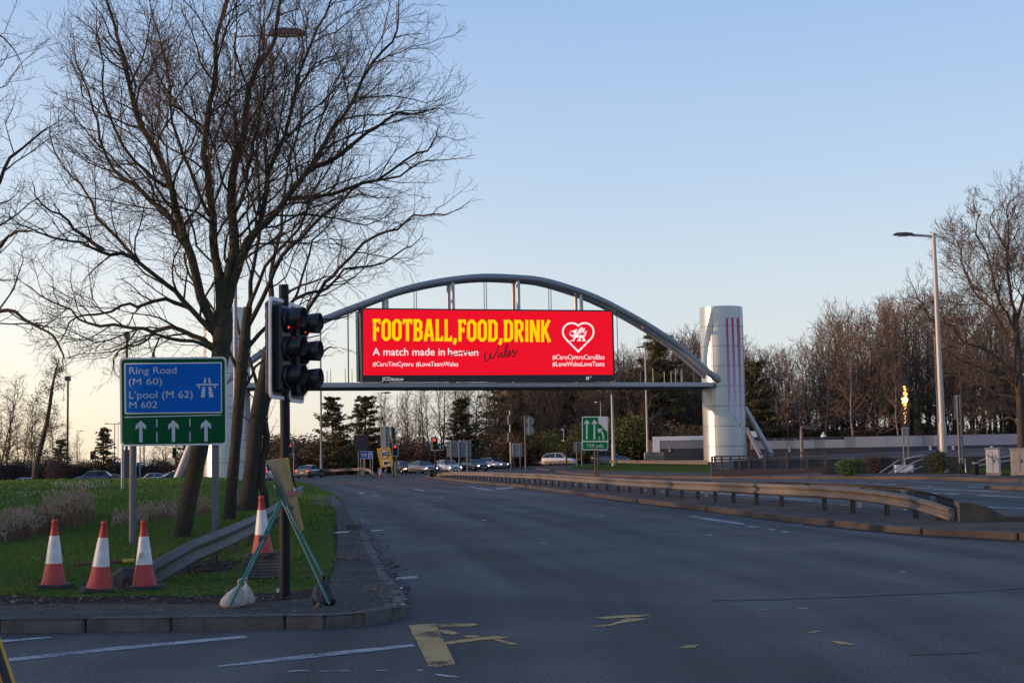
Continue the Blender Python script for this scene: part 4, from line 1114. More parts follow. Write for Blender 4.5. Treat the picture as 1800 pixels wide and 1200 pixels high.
# the near signal: two heads seen from behind one shoulder
bp_ = G(501, 1053, .12)
ts = thing('traffic_light', 'tall black traffic light pole on the near corner with two heads side on', 'traffic light', (bp_.x, bp_.y, zv(bp_.x, bp_.y)))
ppm = F_PX / bp_.y
hT = (1053 - 503) / ppm
b = MB(); b.tube([(0, 0, -.2), (0, 0, 1.0)], .062, 18); b.tube([(0, 0, 1.0), (0.01, 0, 1.9), (0, 0, hT)], .056, 18); b.build('pole', M['black_paint'], ts)
b = MB(); b.lathe([(.063, 0), (.068, .03), (.058, .06)], n=18, cap=True); b.shift((0, 0, 1.0)); b.build('pole_collar', M['black_paint'], ts)
def near_head(px, py, yaw, depth, sc_):
    c = D(px, py, bp_.y + depth) - ts.location
    h = signal_head(ts, c, yaw, True, True, sc_)
    b = MB(); b.tube([c * 1.0, Vector((0, 0, c.z))], .03, 8); b.build('bracket', M['black'], ts)
    return c
near_head(492, 613, R(77.5), -.16, 1.0)
near_head(521, 621, R(82), .26, 1.0)
b = MB(); c = D(477, 610, bp_.y + .1) - ts.location
b.box(c, (.13, .30, 1.05), bevel=.02, rz=R(12))
for k in range(9): b.box(c + Vector((.0, -.155, .46 - k * .115)), (.09, .02, .07), rz=R(12))
b.build('rear_housing', M['grey_plastic'], ts)
b = MB(); b.tube([c, Vector((0, 0, c.z))], .03, 8); b.build('bracket', M['black'], ts)

def far_signal(label, px, pbase, red_px, ptop, yaw, red, pole_mt='black_paint', heads=1, box=False, base_off=.12, board=True, lean=0):
    p = G(px, pbase, base_off); s_ = F_PX / p.y
    t = thing('traffic_light', label, 'traffic light', (p.x, p.y, zg(p.x, p.y)), 0, 'traffic lights at the far junction')
    ht = (pbase - ptop) / s_
    b = MB(); b.tube([(0, 0, -.1), (0, 0, ht)], .09, 8); b.build('pole', M[pole_mt], t)
    for (rx, ry) in (red_px if isinstance(red_px, list) else [red_px]):
        cx = (rx - px) / s_; cz = (pbase - ry) / s_ - .32 * 1.1
        signal_head(t, Vector((cx, -.22, cz)), yaw, red, board, 1.1)
    if box:
        b = MB(); cx = (box[0] - px) / s_; cz = (pbase - box[1]) / s_; b.box((cx, -.2, cz), (.5, .14, .5), bevel=.03); bx = b.build('arrow_box', M['black'], t)
        b = MB(); b.poly([(cx - .06, -.275, cz - .15), (cx + .06, -.275, cz - .15), (cx + .06, -.275, cz + .05), (cx + .13, -.275, cz + .05), (cx, -.275, cz + .18), (cx - .13, -.275, cz + .05), (cx - .06, -.275, cz + .05)], (0, -.004, 0)); b.build('arrow', M['sign_back_light'], bx)
        b = MB(); 
        for (x0, z0, x1, z1) in ((cx - .27, cz - .27, cx + .27, cz - .27), (cx + .27, cz - .27, cx + .27, cz + .27)):
            b.tube([(x0, -.28, z0), (x1, -.28, z1)], .02, 4)
        b.build('box_border', M['white_border'], bx)
    return t
far_signal('red traffic light on the thin post just to the side of the black pole', 517, 838, (511, 781.5), 774, 0.1, True, 'post_grey')
far_signal('red traffic light close to the yellow sixty sign', 697, 836, (695.5, 783), 776, 0.05, True, 'post_grey')
far_signal('red traffic light with an arrow box, above the queue of cars', 766, 838, (764.5, 771), 764, 0.05, True, 'black_paint', box=(774.5, 784))
far_signal('red traffic light seen above the grass bank', 167, 850, (163, 800), 790, 0.1, True, 'black_paint', base_off=-.3)
far_signal('unlit traffic light facing away behind the big sign', 309, 850, (306, 795), 784, R(75), False, 'black_paint', base_off=-.3)
far_signal('dark traffic light facing away on its tall pale post', 898, 824, [(895.5, 731), (895, 761)], 720, R(150), False, 'lamp_post', board=False)
far_signal('dark traffic light turned side on, left of the green bush', 996, 822, (990, 757), 751, R(-70), False, 'black_paint')
far_signal('dark traffic light head above the yellow sixty sign, seen from the back', 692, 836, (692, 753), 748, R(170), False, 'black_paint', board=False)

# ------------------------------------------------------------------ street lamps
def lamp(label, px, pbase, ptop, arm, rad, head=(1.0, .30, .16), on=False, zf=zg, off=.12, lean=0.0, mt='lamp_post', double=False, tilt=.04, depth=None):
    """px,pbase = foot; ptop = top; arm = signed reach in metres (left negative)"""
    if depth is None:
        p = G(px, pbase, off, zf)
        s_ = F_PX / p.y; ht = (pbase - ptop) / s_; loc = (p.x, p.y, zf(p.x, p.y) + (off if zf is zg else 0))
    else:
        q = D(px, ptop, depth); z0 = zf(q.x, q.y) + (off if zf is zg else 0); loc = (q.x, q.y, z0); ht = q.z - z0
    t = thing('street_lamp', label, 'street lamp', loc, 0, 'street lamps')
    b = MB()
    if rad > .07: b.tube([(0, 0, -.2), (0, 0, 2.4)], rad * 1.25, 14); b.tube([(0, 0, 2.4), (0, 0, ht)], [rad, rad * .62], 14)
    else: b.tube([(0, 0, -.2), (0, 0, 1.2), (0, 0, ht)], [rad * 1.3, rad, rad * .8], 10)
    b.build('column', M[mt], t)
    for sgn in ((1, -1) if double else (1,)):
        a = arm * sgn
        b = MB(); b.tube([(0, 0, ht - .15), (a * .5, 0, ht - .12 + abs(a) * tilt * .5), (a, 0, ht - .1 + abs(a) * tilt)], rad * .42 if rad > .07 else rad * .6, 8); b.build('arm', M[mt], t)
        L_, W_, H_ = head; s2 = 1 if a > 0 else -1
        b = MB(); vs = []
        for f, w, h in ((0, .4, .5), (.12, .8, .9), (.45, 1, 1), (.85, .95, .8), (1, .6, .4)):
            x = a - s2 * .1 + s2 * f * L_; z = ht - .1 + (abs(a) + f * L_) * tilt
            vs += [(x, -W_ / 2 * w, z - .03), (x, W_ / 2 * w, z - .03), (x, W_ / 2 * w * .7, z - .03 + H_ * h), (x, -W_ / 2 * w * .7, z - .03 + H_ * h)]
        fs = [(i * 4 + j, i * 4 + (j + 1) % 4, i * 4 + 4 + (j + 1) % 4, i * 4 + 4 + j) for i in range(4) for j in range(4)] + [(0, 1, 2, 3), (19, 18, 17, 16)]
        b.add(vs, fs); hd = b.build('lantern', M['lamp_head'], t)
        b = MB(); x = a + s2 * .45 * L_; z = ht - .1 + (abs(a) + .5 * L_) * tilt
        b.box((x, 0, z - .05), (L_ * .5, W_ * .6, .05)); b.build('lamp_glass', M['lamp_on'] if on else M['sign_back_light'], hd)
    return t
o = lamp('tall white lamp column standing by the round bush on the right verge', 1660, 831, 408, -1.05, .15, (1.0, .36, .14)); o.rotation_euler = (0, R(-.1), 0)
lamp('tall lamp column standing in the crown of the bare tree', 414, 900, 44, 1.25, .075, (1.25, .40, .24), zf=zv, off=0, tilt=.0, mt='lamp_post')
lamp('thick pale lamp column right beside the green lane sign', 1074.5, 824, 640, -1.5, .17, tilt=.03, depth=152)
lamp('tall lamp column with two lanterns between the arch and the striped tower', 1139, 812, 609, .35, .13, (.8, .3, .12), double=True)
lamp('short lamp with its warm lantern lit, above the green lane sign', 1058, 815, 705, -.35, .05, (.5, .26, .12), on=True)
lamp('short grey lamp in front of the dark fence', 1411, 830, 749, .1, .08, (1.0, .34, .16), tilt=.02, mt='post_grey')
lamp('green-grey lamp column rising in front of the two pines', 565, 836, 560, .8, .13, tilt=.02, mt='sign_back')
lamp('slim lamp column behind the grey panel sign', 671, 832, 690, .3, .08, mt='sign_back')
lamp('slim grey pole behind the moving silver car', 875, 818, 730, .3, .05)
lamp('thin street lamp against the pale sky beside the tall mast', 135, 850, 757, .45, .06, (.6, .2, .1), off=-.4)
lamp('thin lamp column left of the ring road sign', 201, 852, 744, -.8, .07, (.7, .2, .1), off=-.4, double=True)
lamp('second thin lamp column left of the ring road sign, farther back', 207, 848, 742, .4, .06, (.5, .2, .1), off=-.4)
lamp('pale lamp column seen under the ring road sign', 246, 852, 700, .5, .09, off=-.4)
lamp('pale lamp column right of the blue sign under the ring road sign', 253, 851, 706, .5, .09, off=-.4)
lamp('slim pale column under the ring road sign near the middle arrow', 290, 850, 720, .4, .05, off=-.4)
lamp('small distant lamp behind the low building', 1166, 806, 754, -.2, .05, (.4, .2, .1))
lamp('tall pale column among the trees behind the white lamp column', 1642, 800, 590, .2, .10, (.5, .2, .1), depth=150)
# white post of a verge sign, mast, CCTV pole, blue totem
def pole(name, label, cat, px, pbase, ptop, rad, mt, zf=zg, off=.12, headw=None, hh=.5, head_mt='lamp_head', depth=None):
    if depth is None:
        p = G(px, pbase, off, zf); s_ = F_PX / p.y; ht = (pbase - ptop) / s_; loc = (p.x, p.y, zf(p.x, p.y) + (off if zf is zg else 0))
    else:
        q = D(px, ptop, depth); z0 = zf(q.x, q.y) - .2; loc = (q.x, q.y, z0); ht = q.z - z0
    t = thing(name, label, cat, loc)
    b = MB(); b.tube([(0, 0, -.2), (0, 0, ht)], [rad, rad * .8], 10); b.build('pole', M[mt], t)
    if headw:
        b = MB(); b.box((0, 0, ht - hh * .3), (headw, headw, hh), bevel=.06); b.box((0, 0, ht + hh * .25), (headw * .7, headw * .7, .12)); b.box((-headw * .55, 0, ht - .1), (headw * .3, headw * .5, hh * .6), bevel=.03); b.build('head', M[head_mt], t)
    return t
pole('mast', 'tall dark mast with a boxy head beside the leaning birch', 'mast', 118, 850, 664, .19, 'post_rust', off=-.4, headw=.75, hh=.7)
pole('camera_pole', 'dark camera pole rising above the ring road sign', 'pole', 222, 850, 586, .22, 'post_rust', off=-.4, headw=.7, hh=.9)
pole('marker_post', 'white post on the grass bank under the corner of the ring road sign', 'post', 215, 861, 700, .07, 'lamp_post', zf=zv, off=0)
pole('pipe_post', 'slim tall pole in the trees right of the white lamp column', 'pole', 1686, 800, 640, .06, 'post_grey', depth=150)
p = D(225, 816, 150); b = MB(); z0 = zg(p.x, p.y) - .1
b.box((0, 0, (D(225, 790, 150).z - z0) / 2), (.85, .3, D(225, 790, 150).z - z0), bevel=.05)
tag(b.build('totem_sign', mat('navy_panel', (.012, .022, .06), .5), None, (p.x, p.y, z0)), 'plain navy upright sign slab behind the grass bank', 'sign')

# ------------------------------------------------------------------ distant signs
def panel_sign(label, x0, y0, x1, y1, pbase, mt, posts, border=True, off=.12, back=True, name='road_sign'):
    g = G((x0 + x1) / 2, pbase, off); dy = g.y
    t = thing(name, label, 'road sign', (g.x, g.y, zg(g.x, g.y)))
    pf = lambda x, y, k=0.0: D(x, y, dy - .02 * k)
    plate('panel', rrect(x0, y0, x1, y1, 1.0, 3), mt, -2, 0, pf, t)
    if back:
        nx = max(2, round((x1 - x0) / 9)); ny = max(2, round((y1 - y0) / 7))
        for i in range(1, ny + 1):
            y = y0 + (y1 - y0) * (i - .5) / ny; b = MB(); a, c = pf(x0 + .6, y, 2) - t.location, pf(x1 - .6, y, 2) - t.location; b.tube([a, c], .03, 4); b.build('rear_rail', M['sign_back'], t)
    for px in posts:
        a = pf(px, y0 + 1, 4 if back else -4); b = MB(); b.tube([Vector((a.x, a.y, zg(a.x, a.y) - .1)) - t.location, a - t.location], .07, 8); b.build('post', M['post_grey'], t)
    return t, pf
panel_sign('large blue-grey sign back with a ribbed grid behind the white car', 785, 775, 828.5, 803, 834, M['sign_back'], (793, 807, 821))
panel_sign('small pale sign back on posts left of the twin round signs', 899.5, 779, 918, 802.5, 823, M['sign_back_light'], (902, 914))
panel_sign('grey sign back on two posts left of the green lane sign', 1008, 775.5, 1030, 795.5, 819, M['sign_back'], (1013.4, 1022))
panel_sign('tall grey panel sign behind the yellow sixty sign', 671, 749, 685, 790, 832, M['sign_back_light'], (678,))
panel_sign('dark round-cornered sign back in front of the right pine', 624.5, 764, 646, 792, 832, mat('dark_blue_back', (.012, .014, .03), .7), (630, 641), back=False)
t, pf = panel_sign('blue motorway sign on a low frame behind the far barrier', 633, 793, 656, 805.5, 833, M['sign_blue'], (634.5, 639, 651, 655), back=False)
for o_ in (rrect(632.6, 792.6, 656.4, 793.4, .2, 1), rrect(632.6, 805, 656.4, 805.8, .2, 1)): plate('border', o_, M['sign_white'], 1, 2, pf, t)
b = MB(); T0 = t.location
for q in ([(648.6, 794.5), (650.2, 794.5), (649.4, 804.6), (647.4, 804.6)], [(652, 794.5), (653.4, 794.5), (654.8, 804.6), (652.8, 804.6)], [(647, 797.6), (655.6, 797.6), (655.6, 798.8), (647, 798.8)]): b.sheet([pf(x, y, 2) - T0 for x, y in q])
b.build('motorway_symbol', M['sign_white'], t)
write('sign_lettering', 'M60', (634.5, 796.4, 644.5, 801.8), M['sign_white'], t, T0, lambda x, y: pf(x, y, 2), .02)
t, pf = panel_sign('blue direction sign above the grass left of the ring road sign', 196.5, 812.5, 214, 824.5, 850, M['sign_blue'], (200, 210), back=False, off=-.4)
write('sign_lettering', 'M60', (199, 816, 208, 820.6), M['sign_white'], t, t.location, lambda x, y: pf(x, y, 2), .02)
b = MB(); b.sheet([pf(x, y, 2) - t.location for x, y in [(209, 815), (212.6, 818.4), (209, 821.8), (210, 818.4)]]); b.build('arrow', M['sign_white'], t)
t, pf = panel_sign('half hidden blue and white sign under the ring road sign', 240.5, 812, 248.5, 828.5, 850, M['sign_blue'], (244.5,), back=False, off=-.4)
b = MB(); b.sheet([pf(x, y, 2) - t.location for x, y in [(245.4, 812.4), (248.2, 812.4), (248.2, 828), (245.4, 828)]]); b.build('white_panel', M['sign_white'], t)
panel_sign('small pale sign back at the foot of the twinkling trees', 1584.5, 750.5, 1597.5, 766, 800, M['sign_back_light'], (1587, 1595), off=.5)
panel_sign('tall narrow grey sign in the trees right of the white lamp column', 1676.5, 694, 1687.5, 737, 806, M['sign_back'], (1682, 1686.6), off=.5)
# two round signs on a post
g = G(923, 825, .12); t = thing('road_sign', 'two round sign backs one above the other on a bracketed post', 'road sign', (g.x, g.y, zg(g.x, g.y)))
for cy in (740.5, 756.5):
    c = D(930.5, cy, g.y); b = MB(); b.lathe([(.02, -.02), (.50, -.02), (.52, 0), (.50, .02), (.02, .02)], n=24); b.xform(Matrix.Translation(c - t.location) @ Matrix.Rotation(R(90), 4, 'X')); b.build('round_plate', M['sign_back_light'], t)
    b = MB(); b.box(c - t.location + Vector((0, -.06, 0)), (.05, .06, 1.0)); b.build('plate_channel', M['sign_back'], t)
a = D(922.3, 731, g.y); b = MB(); b.tube([(a.x - g.x, 0, -.1), (a.x - g.x, 0, a.z - t.location.z)], .08, 8); b.build('post', M['post_grey'], t)
c = D(932, 731.4, g.y); b = MB(); b.tube([(a.x - g.x, 0, a.z - t.location.z), (c.x - g.x, 0, c.z - t.location.z)], .07, 6); b.build('bracket', M['post_grey'], t)
# green lane sign, 150 yds
g = G(1046, 834.5, .12); gd = g.y
lg = thing('road_sign', 'green lane merge sign reading 150 yds beside the pale lamp column', 'road sign', (g.x, g.y, zg(g.x, g.y)))
c6 = lambda x, y: (890 + x / 7.5, 680 + y / 7.5)
LP = lambda x, y, k=0.0: D(*c6(x, y), gd - .012 * k)
plate('border', rrect(996, 388, 1344, 830, 22), M['white_border'], -4, 0, LP, lg)
plate('green_panel', rrect(1007, 399, 1333, 708, 14), M['sign_green_far'], .4, 1, LP, lg)
plate('green_panel', rrect(1007, 724, 1333, 819, 14), M['sign_green_far'], .4, 1, LP, lg)
b = MB(); b.sheet([LP(x, y, 2) - lg.location for x, y in [(1212, 399), (1322, 399), (1333, 410), (1333, 588), (1300, 560), (1258, 510), (1222, 484), (1212, 462)]]); b.build('closed_lane_panel', M['sign_white'], lg)
for cx in (1062, 1161):
    b = MB(); b.sheet([LP(cx + dx, y, 2) - lg.location for dx, y in [(0, 430), (34, 468), (34, 494), (11, 474), (11, 692), (-11, 692), (-11, 474), (-34, 494), (-34, 468)]]); b.build('lane_arrow', M['sign_white'], lg)
b = MB()
b.sheet([LP(x, y, 3) - lg.location for x, y in [(1204, 545), (1276, 552), (1262, 566), (1240, 572), (1230, 604), (1208, 592)]])
ribbon(b, [(1236, 572), (1262, 598), (1278, 636), (1281, 692)], 20, lambda x, y, k: LP(x, y, 2) - lg.location)
b.build('merge_arrow', M['sign_white'], lg)
b = MB(); b.sheet([LP(x, y, 2) - lg.location for x, y in [(1217, 652), (1227, 652), (1227, 698), (1217, 698)]]); b.build('lane_dash', M['sign_white'], lg)
write('sign_lettering', '150 yds', (1066, 750, 1280, 792), M['sign_white'], lg, lg.location, lambda x, y: LP(x, y, 2), .01)
for px in (1044.5, 1049.5):
    a = D(px, 745, gd + .1); b = MB(); b.tube([Vector((a.x, a.y, zg(a.x, a.y) - .1)) - lg.location, a - lg.location], .07, 8); b.build('post', M['post_rust'], lg)
# leaning yellow sign with 60 and a camera
g = G(682, 834, 0.0); yd = g.y
ys_ = thing('road_sign', 'leaning yellow sign with a 60 limit and a camera panel beside a small cone', 'road sign', (g.x, g.y, zg(g.x, g.y)))
YP = lambda x, y, k=0.0: D(x, y, yd - .015 * k)
q4 = [(662, 788), (685.5, 786), (692.5, 819), (669, 821.5)]
plate('yellow_panel', q4, M['sign_yellow'], -4, 0, YP, ys_)
M['limit_red'] = mat('limit_ring_red', (.35, .03, .03), .5); M['ink'] = mat('sign_black', (.012, .012, .014), .5)
def disc(cx, cy, rx, ry, k, mt, name, n=22): plate(name, [(cx + rx * math.cos(2 * math.pi * i / n), cy + ry * math.sin(2 * math.pi * i / n)) for i in range(n)], mt, k - .8, k, YP, ys_)
disc(676, 797.3, 8.3, 8.3, 1, M['limit_red'], 'limit_ring'); disc(676, 797.3, 7.0, 7.0, 2, M['white_paint'], 'limit_face')
write('sign_lettering', '60', (670.6, 793.6, 681.6, 801.2), M['ink'], ys_, ys_.location, lambda x, y: YP(x, y, 3), .03)
plate('camera_panel', [(672.6, 809), (684.4, 808.2), (686.4, 817.6), (674.8, 818.6)], M['white_paint'], .2, 1, YP, ys_)
b = MB(); b.sheet([YP(x, y, 2) - ys_.location for x, y in [(674.6, 811), (679.6, 810.6), (681, 816.4), (676, 817)]]); b.sheet([YP(x, y, 2) - ys_.location for x, y in [(680.8, 811.6), (683.4, 810), (684.6, 815.6), (681.8, 814.6)]]); b.build('camera_symbol', M['ink'], ys_)
for (xa, xb) in ((669, 664), (692, 700), (680, 672), (688, 690)):
    a = YP(xa, 819, -6) - ys_.location; c = G(xb, 836, 0) - ys_.location; b = MB(); b.tube([a, c], .03, 5); b.build('stand_leg', M['galv'], ys_)

# ------------------------------------------------------------------ buildings on the right
def BP(px, py, dy): return D(px, py, dy)
BD = 172.0
M['fascia'] = mat('white_fascia', (.74, .75, .78), .5, var=.05); M['clad_grey'] = mat('grey_cladding', (.23, .225, .235), .6, var=.08, vscale=.6)
M['clad_light'] = mat('light_grey_panel', (.33, .325, .34), .55, var=.06, vscale=.6); M['clad_blue'] = mat('blue_grey_panel', (.22, .24, .31), .55, var=.06, vscale=.6)
M['clad_dark'] = mat('charcoal_cladding', (.040, .038, .042), .6, var=.12, vscale=.5); M['clad_navy'] = mat('navy_wall', (.028, .034, .070), .6, var=.12, vscale=.5); M['win_dark'] = mat('dark_window_strip', (.01, .014, .035), .2)
M['hut_yellow'] = mat('pale_yellow_notice', (.5, .46, .3), .5)
lbx = BP(1148, 800, BD); bx1 = BP(1850, 800, BD).x
zb = zg(30, BD) + .0
bl = thing('low_building', 'long low flat-roofed building with grey and navy bands behind the striped tower', 'building', (lbx.x, BD, zb))
bo = bl.location.copy()
def face(name, px0, px1, z0, z1, mt, proud=0.0, depth=.3):
    x0, x1 = BP(px0, 790, BD).x - bo.x, BP(px1, 790, BD).x - bo.x
    b = MB(); b.box(((x0 + x1) / 2, depth / 2 - proud, (z0 + z1) / 2 - bo.z), (x1 - x0, depth, z1 - z0)); return b.build(name, mt, bl)
zrow = lambda px, py: BP(px, py, BD).z
zt, zm1, zm2 = zrow(1400, 769), zrow(1400, 773.5), zrow(1400, 787.6)
W_ = bx1 - lbx.x
b = MB(); b.box((W_ / 2, 9.3, (zt - .15 + zb) / 2 - bo.z), (W_ - .2, 18, zt - .15 - zb)); b.build('shell', M['clad_dark'], bl)
b = MB(); b.box((W_ / 2, 9.2, zt - .04 - bo.z), (W_ + .3, 18.4, .18)); b.build('roof', M['clad_dark'], bl)
face('end_wall', 1148, 1160, zb - .5, zrow(1154, 767), M['fascia'], .06)
face('fascia', 1160.5, 1240, zrow(1200, 773.4), zrow(1200, 766.2), M['fascia'], .10)
face('upper_band', 1160.5, 1240, zrow(1200, 788), zrow(1200, 773.6), M['clad_grey'], .03)
face('lower_wall', 1160.5, 1240, zb - .5, zrow(1200, 788.2), M['clad_dark'], .02)
face('window_strip', 1320, 1470, zm1, zt - .05, M['win_dark'], .02)
for (a_, c_, mt) in ((1320, 1344, 'clad_grey'), (1344, 1362, 'clad_light'), (1362.3, 1380, 'clad_light'), (1380, 1397, 'clad_grey'), (1397, 1432, 'clad_light'), (1432, 1450, 'clad_grey'), (1450, 1486, 'clad_light'), (1486, 1504, 'clad_grey'), (1504, 1560, 'clad_light'), (1560.3, 1621, 'clad_light'), (1621, 1642, 'clad_grey'), (1642, 1655, 'clad_light'), (1655.3, 1720, 'clad_blue'), (1720.3, 1850, 'clad_blue')):
    face('wall_panel', a_, c_, zm2 - .02, (zm1 if a_ < 1470 else zt - .02), M[mt], .05)
face('lower_wall', 1320, 1560, zb - .5, zm2 - .05, M['clad_dark'], .02)
face('lower_wall', 1560.3, 1850, zb - .5, zm2 - .05, M['clad_navy'], .02)
face('white_parapet', 1320, 1331, zrow(1325, 768), zrow(1325, 757.5), M['fascia'], .3, .8)
for px in (1362, 1376, 1397, 1425, 1429, 1445): face('window_mullion', px, px + 2.4, zm1 + .06, zt - .12, M['clad_grey'], .06)
for (px, py) in ((1177, 790), (1387.5, 790)):
    x = BP(px, py, BD).x - bo.x; b = MB(); b.box((x, -.08, zrow(px, py) - bo.z), (.24, .03, .5)); nb = b.build('notice', M['hut_yellow'], bl)
    b = MB(); b.box((x, -.1, zrow(px, py) - bo.z + .06), (.10, .012, .14)); b.build('notice_mark', M['ink'], nb)
for px in (1635, 1675, 1742.5):
    x = BP(px, 787, BD).x - bo.x; b = MB(); b.box((x, -.09, zrow(px, 787) - bo.z), (.28, .03, .48)); nb = b.build('notice', M['white_paint'], bl)
    b = MB(); b.box((x, -.11, zrow(px, 786.6) - bo.z), (.13, .012, .2)); b.build('notice_mark', M['ink'], nb)
c = BP(1451, 763.5, BD - .2); b = MB(); b.lathe([(.32, 0), (.34, .15), (.26, .30), (.05, .36)], n=14); b.box((0, 0, .5), (.22, .22, .25)); b.shift((c.x - bo.x, 1.0, zt - bo.z + .02)); b.build('roof_vent', M['fascia'], bl)
# fence with a brick base in front of the tower
fy = G(1340, 834, .12).y
x0, x1 = D(1251, 820, fy).x, D(1453, 820, fy).x; zf_ = zg((x0 + x1) / 2, fy) + .1
fn = thing('fence', 'dark solid fence on a brick footing in front of the striped tower', 'fence', (x0, fy, zf_))
L_ = x1 - x0; hz = lambda py: D(1350, py, fy).z - zf_
M['brick_low'] = mat('red_brown_brick', (.10, .062, .055), .9, vscale=5, col2=(.075, .055, .052))
b = MB(); b.box((L_ / 2, .12, hz(826.5) / 2 - .1), (L_, .28, hz(826.5) + .2)); b.build('brick_footing', M['brick_low'], fn)
b = MB(); b.box((L_ / 2 + .6, .15, (hz(826) + hz(808)) / 2), (L_ - 1.4, .06, hz(808) - hz(826) - .02)); b.build('panel', M['clad_dark'], fn)
for py, xa, xb in ((824.5, .02, L_), (805.8, .02, L_), (797, L_ * .42, L_), (800.5, 0, L_ * .34)):
    b = MB(); b.box(((xa + xb) / 2, .08, hz(py)), (xb - xa, .1, .09)); b.build('fence_rail', M['post_rust'], fn)
for px, top in ((1252, 800), (1257, 800), (1269, 800), (1284, 800), (1300, 800), (1316, 800), (1345, 797), (1384, 797), (1420, 797), (1451.5, 795)):
    x = D(px, 810, fy).x - x0; b = MB(); b.box((x, .07, hz(top) / 2), (.11, .13, hz(top))); b.build('fence_post', M['post_rust'], fn)
# step rails, cabinets, bollard, block by the end wall
def cabinet(label, x0, x1, xm, ytop, pbase, front, side, graf=False):
    g = G((x0 + x1) / 2, pbase, .12); s_ = F_PX / g.y
    t = thing('street_cabinet', label, 'cabinet', (g.x, g.y, zg(g.x, g.y) + .12), R(0), 'roadside cabinets')
    W = (x1 - x0) / s_; H = (pbase - ytop) / s_; xs_ = (xm - x0) / s_ - W / 2
    rz = R(28)
    wl = xs_ + W / 2; wr_ = W / 2 - xs_
    # a box turned so that two faces show: left face wl wide, right face wr_ wide on screen
    a = math.atan2(wl, wr_)
    wf = wr_ / math.cos(a); ws = wl / math.sin(a) if a > .05 else .4
    wf = min(wf, 2.0); ws = min(ws, 1.0)
    b = MB(); b.box((0, 0, H / 2), (wf, ws, H), rz=a * .0, bevel=.03); bd = b.build('body', front, t)
    b = MB(); b.box((0, 0, H + .02), (wf + .08, ws + .08, .07), bevel=.02); b.build('lid', side, t)
    b = MB(); b.box((0, 0, .06), (wf + .06, ws + .06, .12)); b.build('plinth', M['concrete'], t)
    b = MB(); b.box((wf * .0, -ws / 2 - .004, H * .52), (.012, .01, H * .8)); b.build('door_seam', M['post_rust'], bd)
    b = MB(); b.box((wf * .08, -ws / 2 - .02, H * .55), (.03, .03, .14)); b.build('handle', M['black'], bd)
    if graf:
        b = MB(); rr = random.Random(4)
        for k in range(4):
            pts = [(-wf * .3 + k * wf * .17 + rr.uniform(-.1, .1) + .05 * q, H * .82 - .06 * q - .05 * k + rr.uniform(-.06, .06)) for q in range(4)]
            ribbon(b, pts, .03, lambda x, y, kk: Vector((x, -ws / 2 - .006 - .002 * kk, y)), k=k)
        b.build('graffiti', mat('graffiti_grey', (.06, .07, .08), .6), bd)
    t.rotation_euler = (0, 0, -R(24) * 1.0)
    return t
M['cab_white'] = mat('white_cabinet', (.42, .44, .47), .5, var=.12, vscale=1.5); M['cab_grey'] = mat('grey_cabinet', (.22, .21, .22), .55, var=.12, vscale=2)
cabinet('pale street cabinet with scribbled graffiti on its door', 1733, 1761, 1740, 789, 835, M['cab_white'], M['cab_grey'], True)
cabinet('plain grey street cabinet at the picture edge', 1775, 1815, 1788, 790, 835, M['cab_grey'], M['cab_grey'])
def simple_post(name, label, cat, px, pbase, ptop, w, mt, group=None):
    g = G(px, pbase, .12); s_ = F_PX / g.y; H = (pbase - ptop) / s_
    t = thing(name, label, cat, (g.x, g.y, zg(g.x, g.y) + .12), 0, group)
    b = MB(); b.box((0, 0, H / 2), (w, w, H), bevel=w * .15); b.build('body', mt, t)
    b = MB(); b.box((0, 0, H * .82), (w * 1.03, w * 1.03, H * .1)); b.build('band', M['sign_back_light'], t)
    return t
simple_post('bollard', 'dark square bollard left of the graffiti cabinet', 'bollard', 1716, 834, 809, .22, M['black_paint'])
simple_post('bollard', 'black square bollard at the nose of the central barrier', 'bollard', 759, 838, 821, .5, M['black_paint'])
g = G(1150, 812, .12); b = MB(); b.box((0, 0, .6), (2.3, .8, 1.2), bevel=.08); tag(b.build('concrete_block', M['concrete'], None, (g.x, g.y, zg(g.x, g.y) + .1)), 'brown concrete block by the white end of the low building', 'concrete block')
def handrail(label, runs, pbase, name='handrail'):
    g = G(runs[0][0][0], pbase, .12); dy = g.y
    t = thing(name, label, 'handrail', (g.x, g.y, zg(g.x, g.y) + .1), 0, 'galvanised step rails')
    for r1 in runs:
        b = MB(); b.tube([D(x, y, dy + dz) - t.location for x, y, dz in r1], .035, 6); b.build('tube', M['galv'], t)
    return t
handrail('front galvanised handrail down the steps beside the round bush', [[(1546, 831, 0), (1580, 808, 0), (1587, 806.5, 0), (1588, 831, 0)], [(1562, 832, 0), (1588, 815, 0)], [(1572, 818, .1), (1572, 831, .1)]], 832)
handrail('rear galvanised handrail of the steps beside the round bush', [[(1590, 823, 1), (1591, 806, 1), (1624, 799.5, 1)], [(1572, 832, .3), (1606, 812, .5), (1624, 806, .6)], [(1590, 831, .3), (1622, 819, .5)], [(1606, 812, .5), (1606, 830, .5)]], 833)
g = G(1592, 830, .12); b = MB(); b.box((0, 0, .2), (.9, .4, .4), bevel=.02); tag(b.build('step_edge', M['white_paint'], None, (g.x, g.y + .4, zg(g.x, g.y) + .1)), 'white painted block end of the steps between the handrails', 'step')
handrail('pale rails running behind the graffiti cabinet', [[(1719, 811, 0), (1732, 806, 0), (1776, 801.5, 0), (1800, 800, 0)], [(1718, 818, 0), (1776, 808.5, 0), (1800, 806, 0)], [(1688, 806, 0), (1696, 805.6, 0), (1698, 830, 0)]], 832)
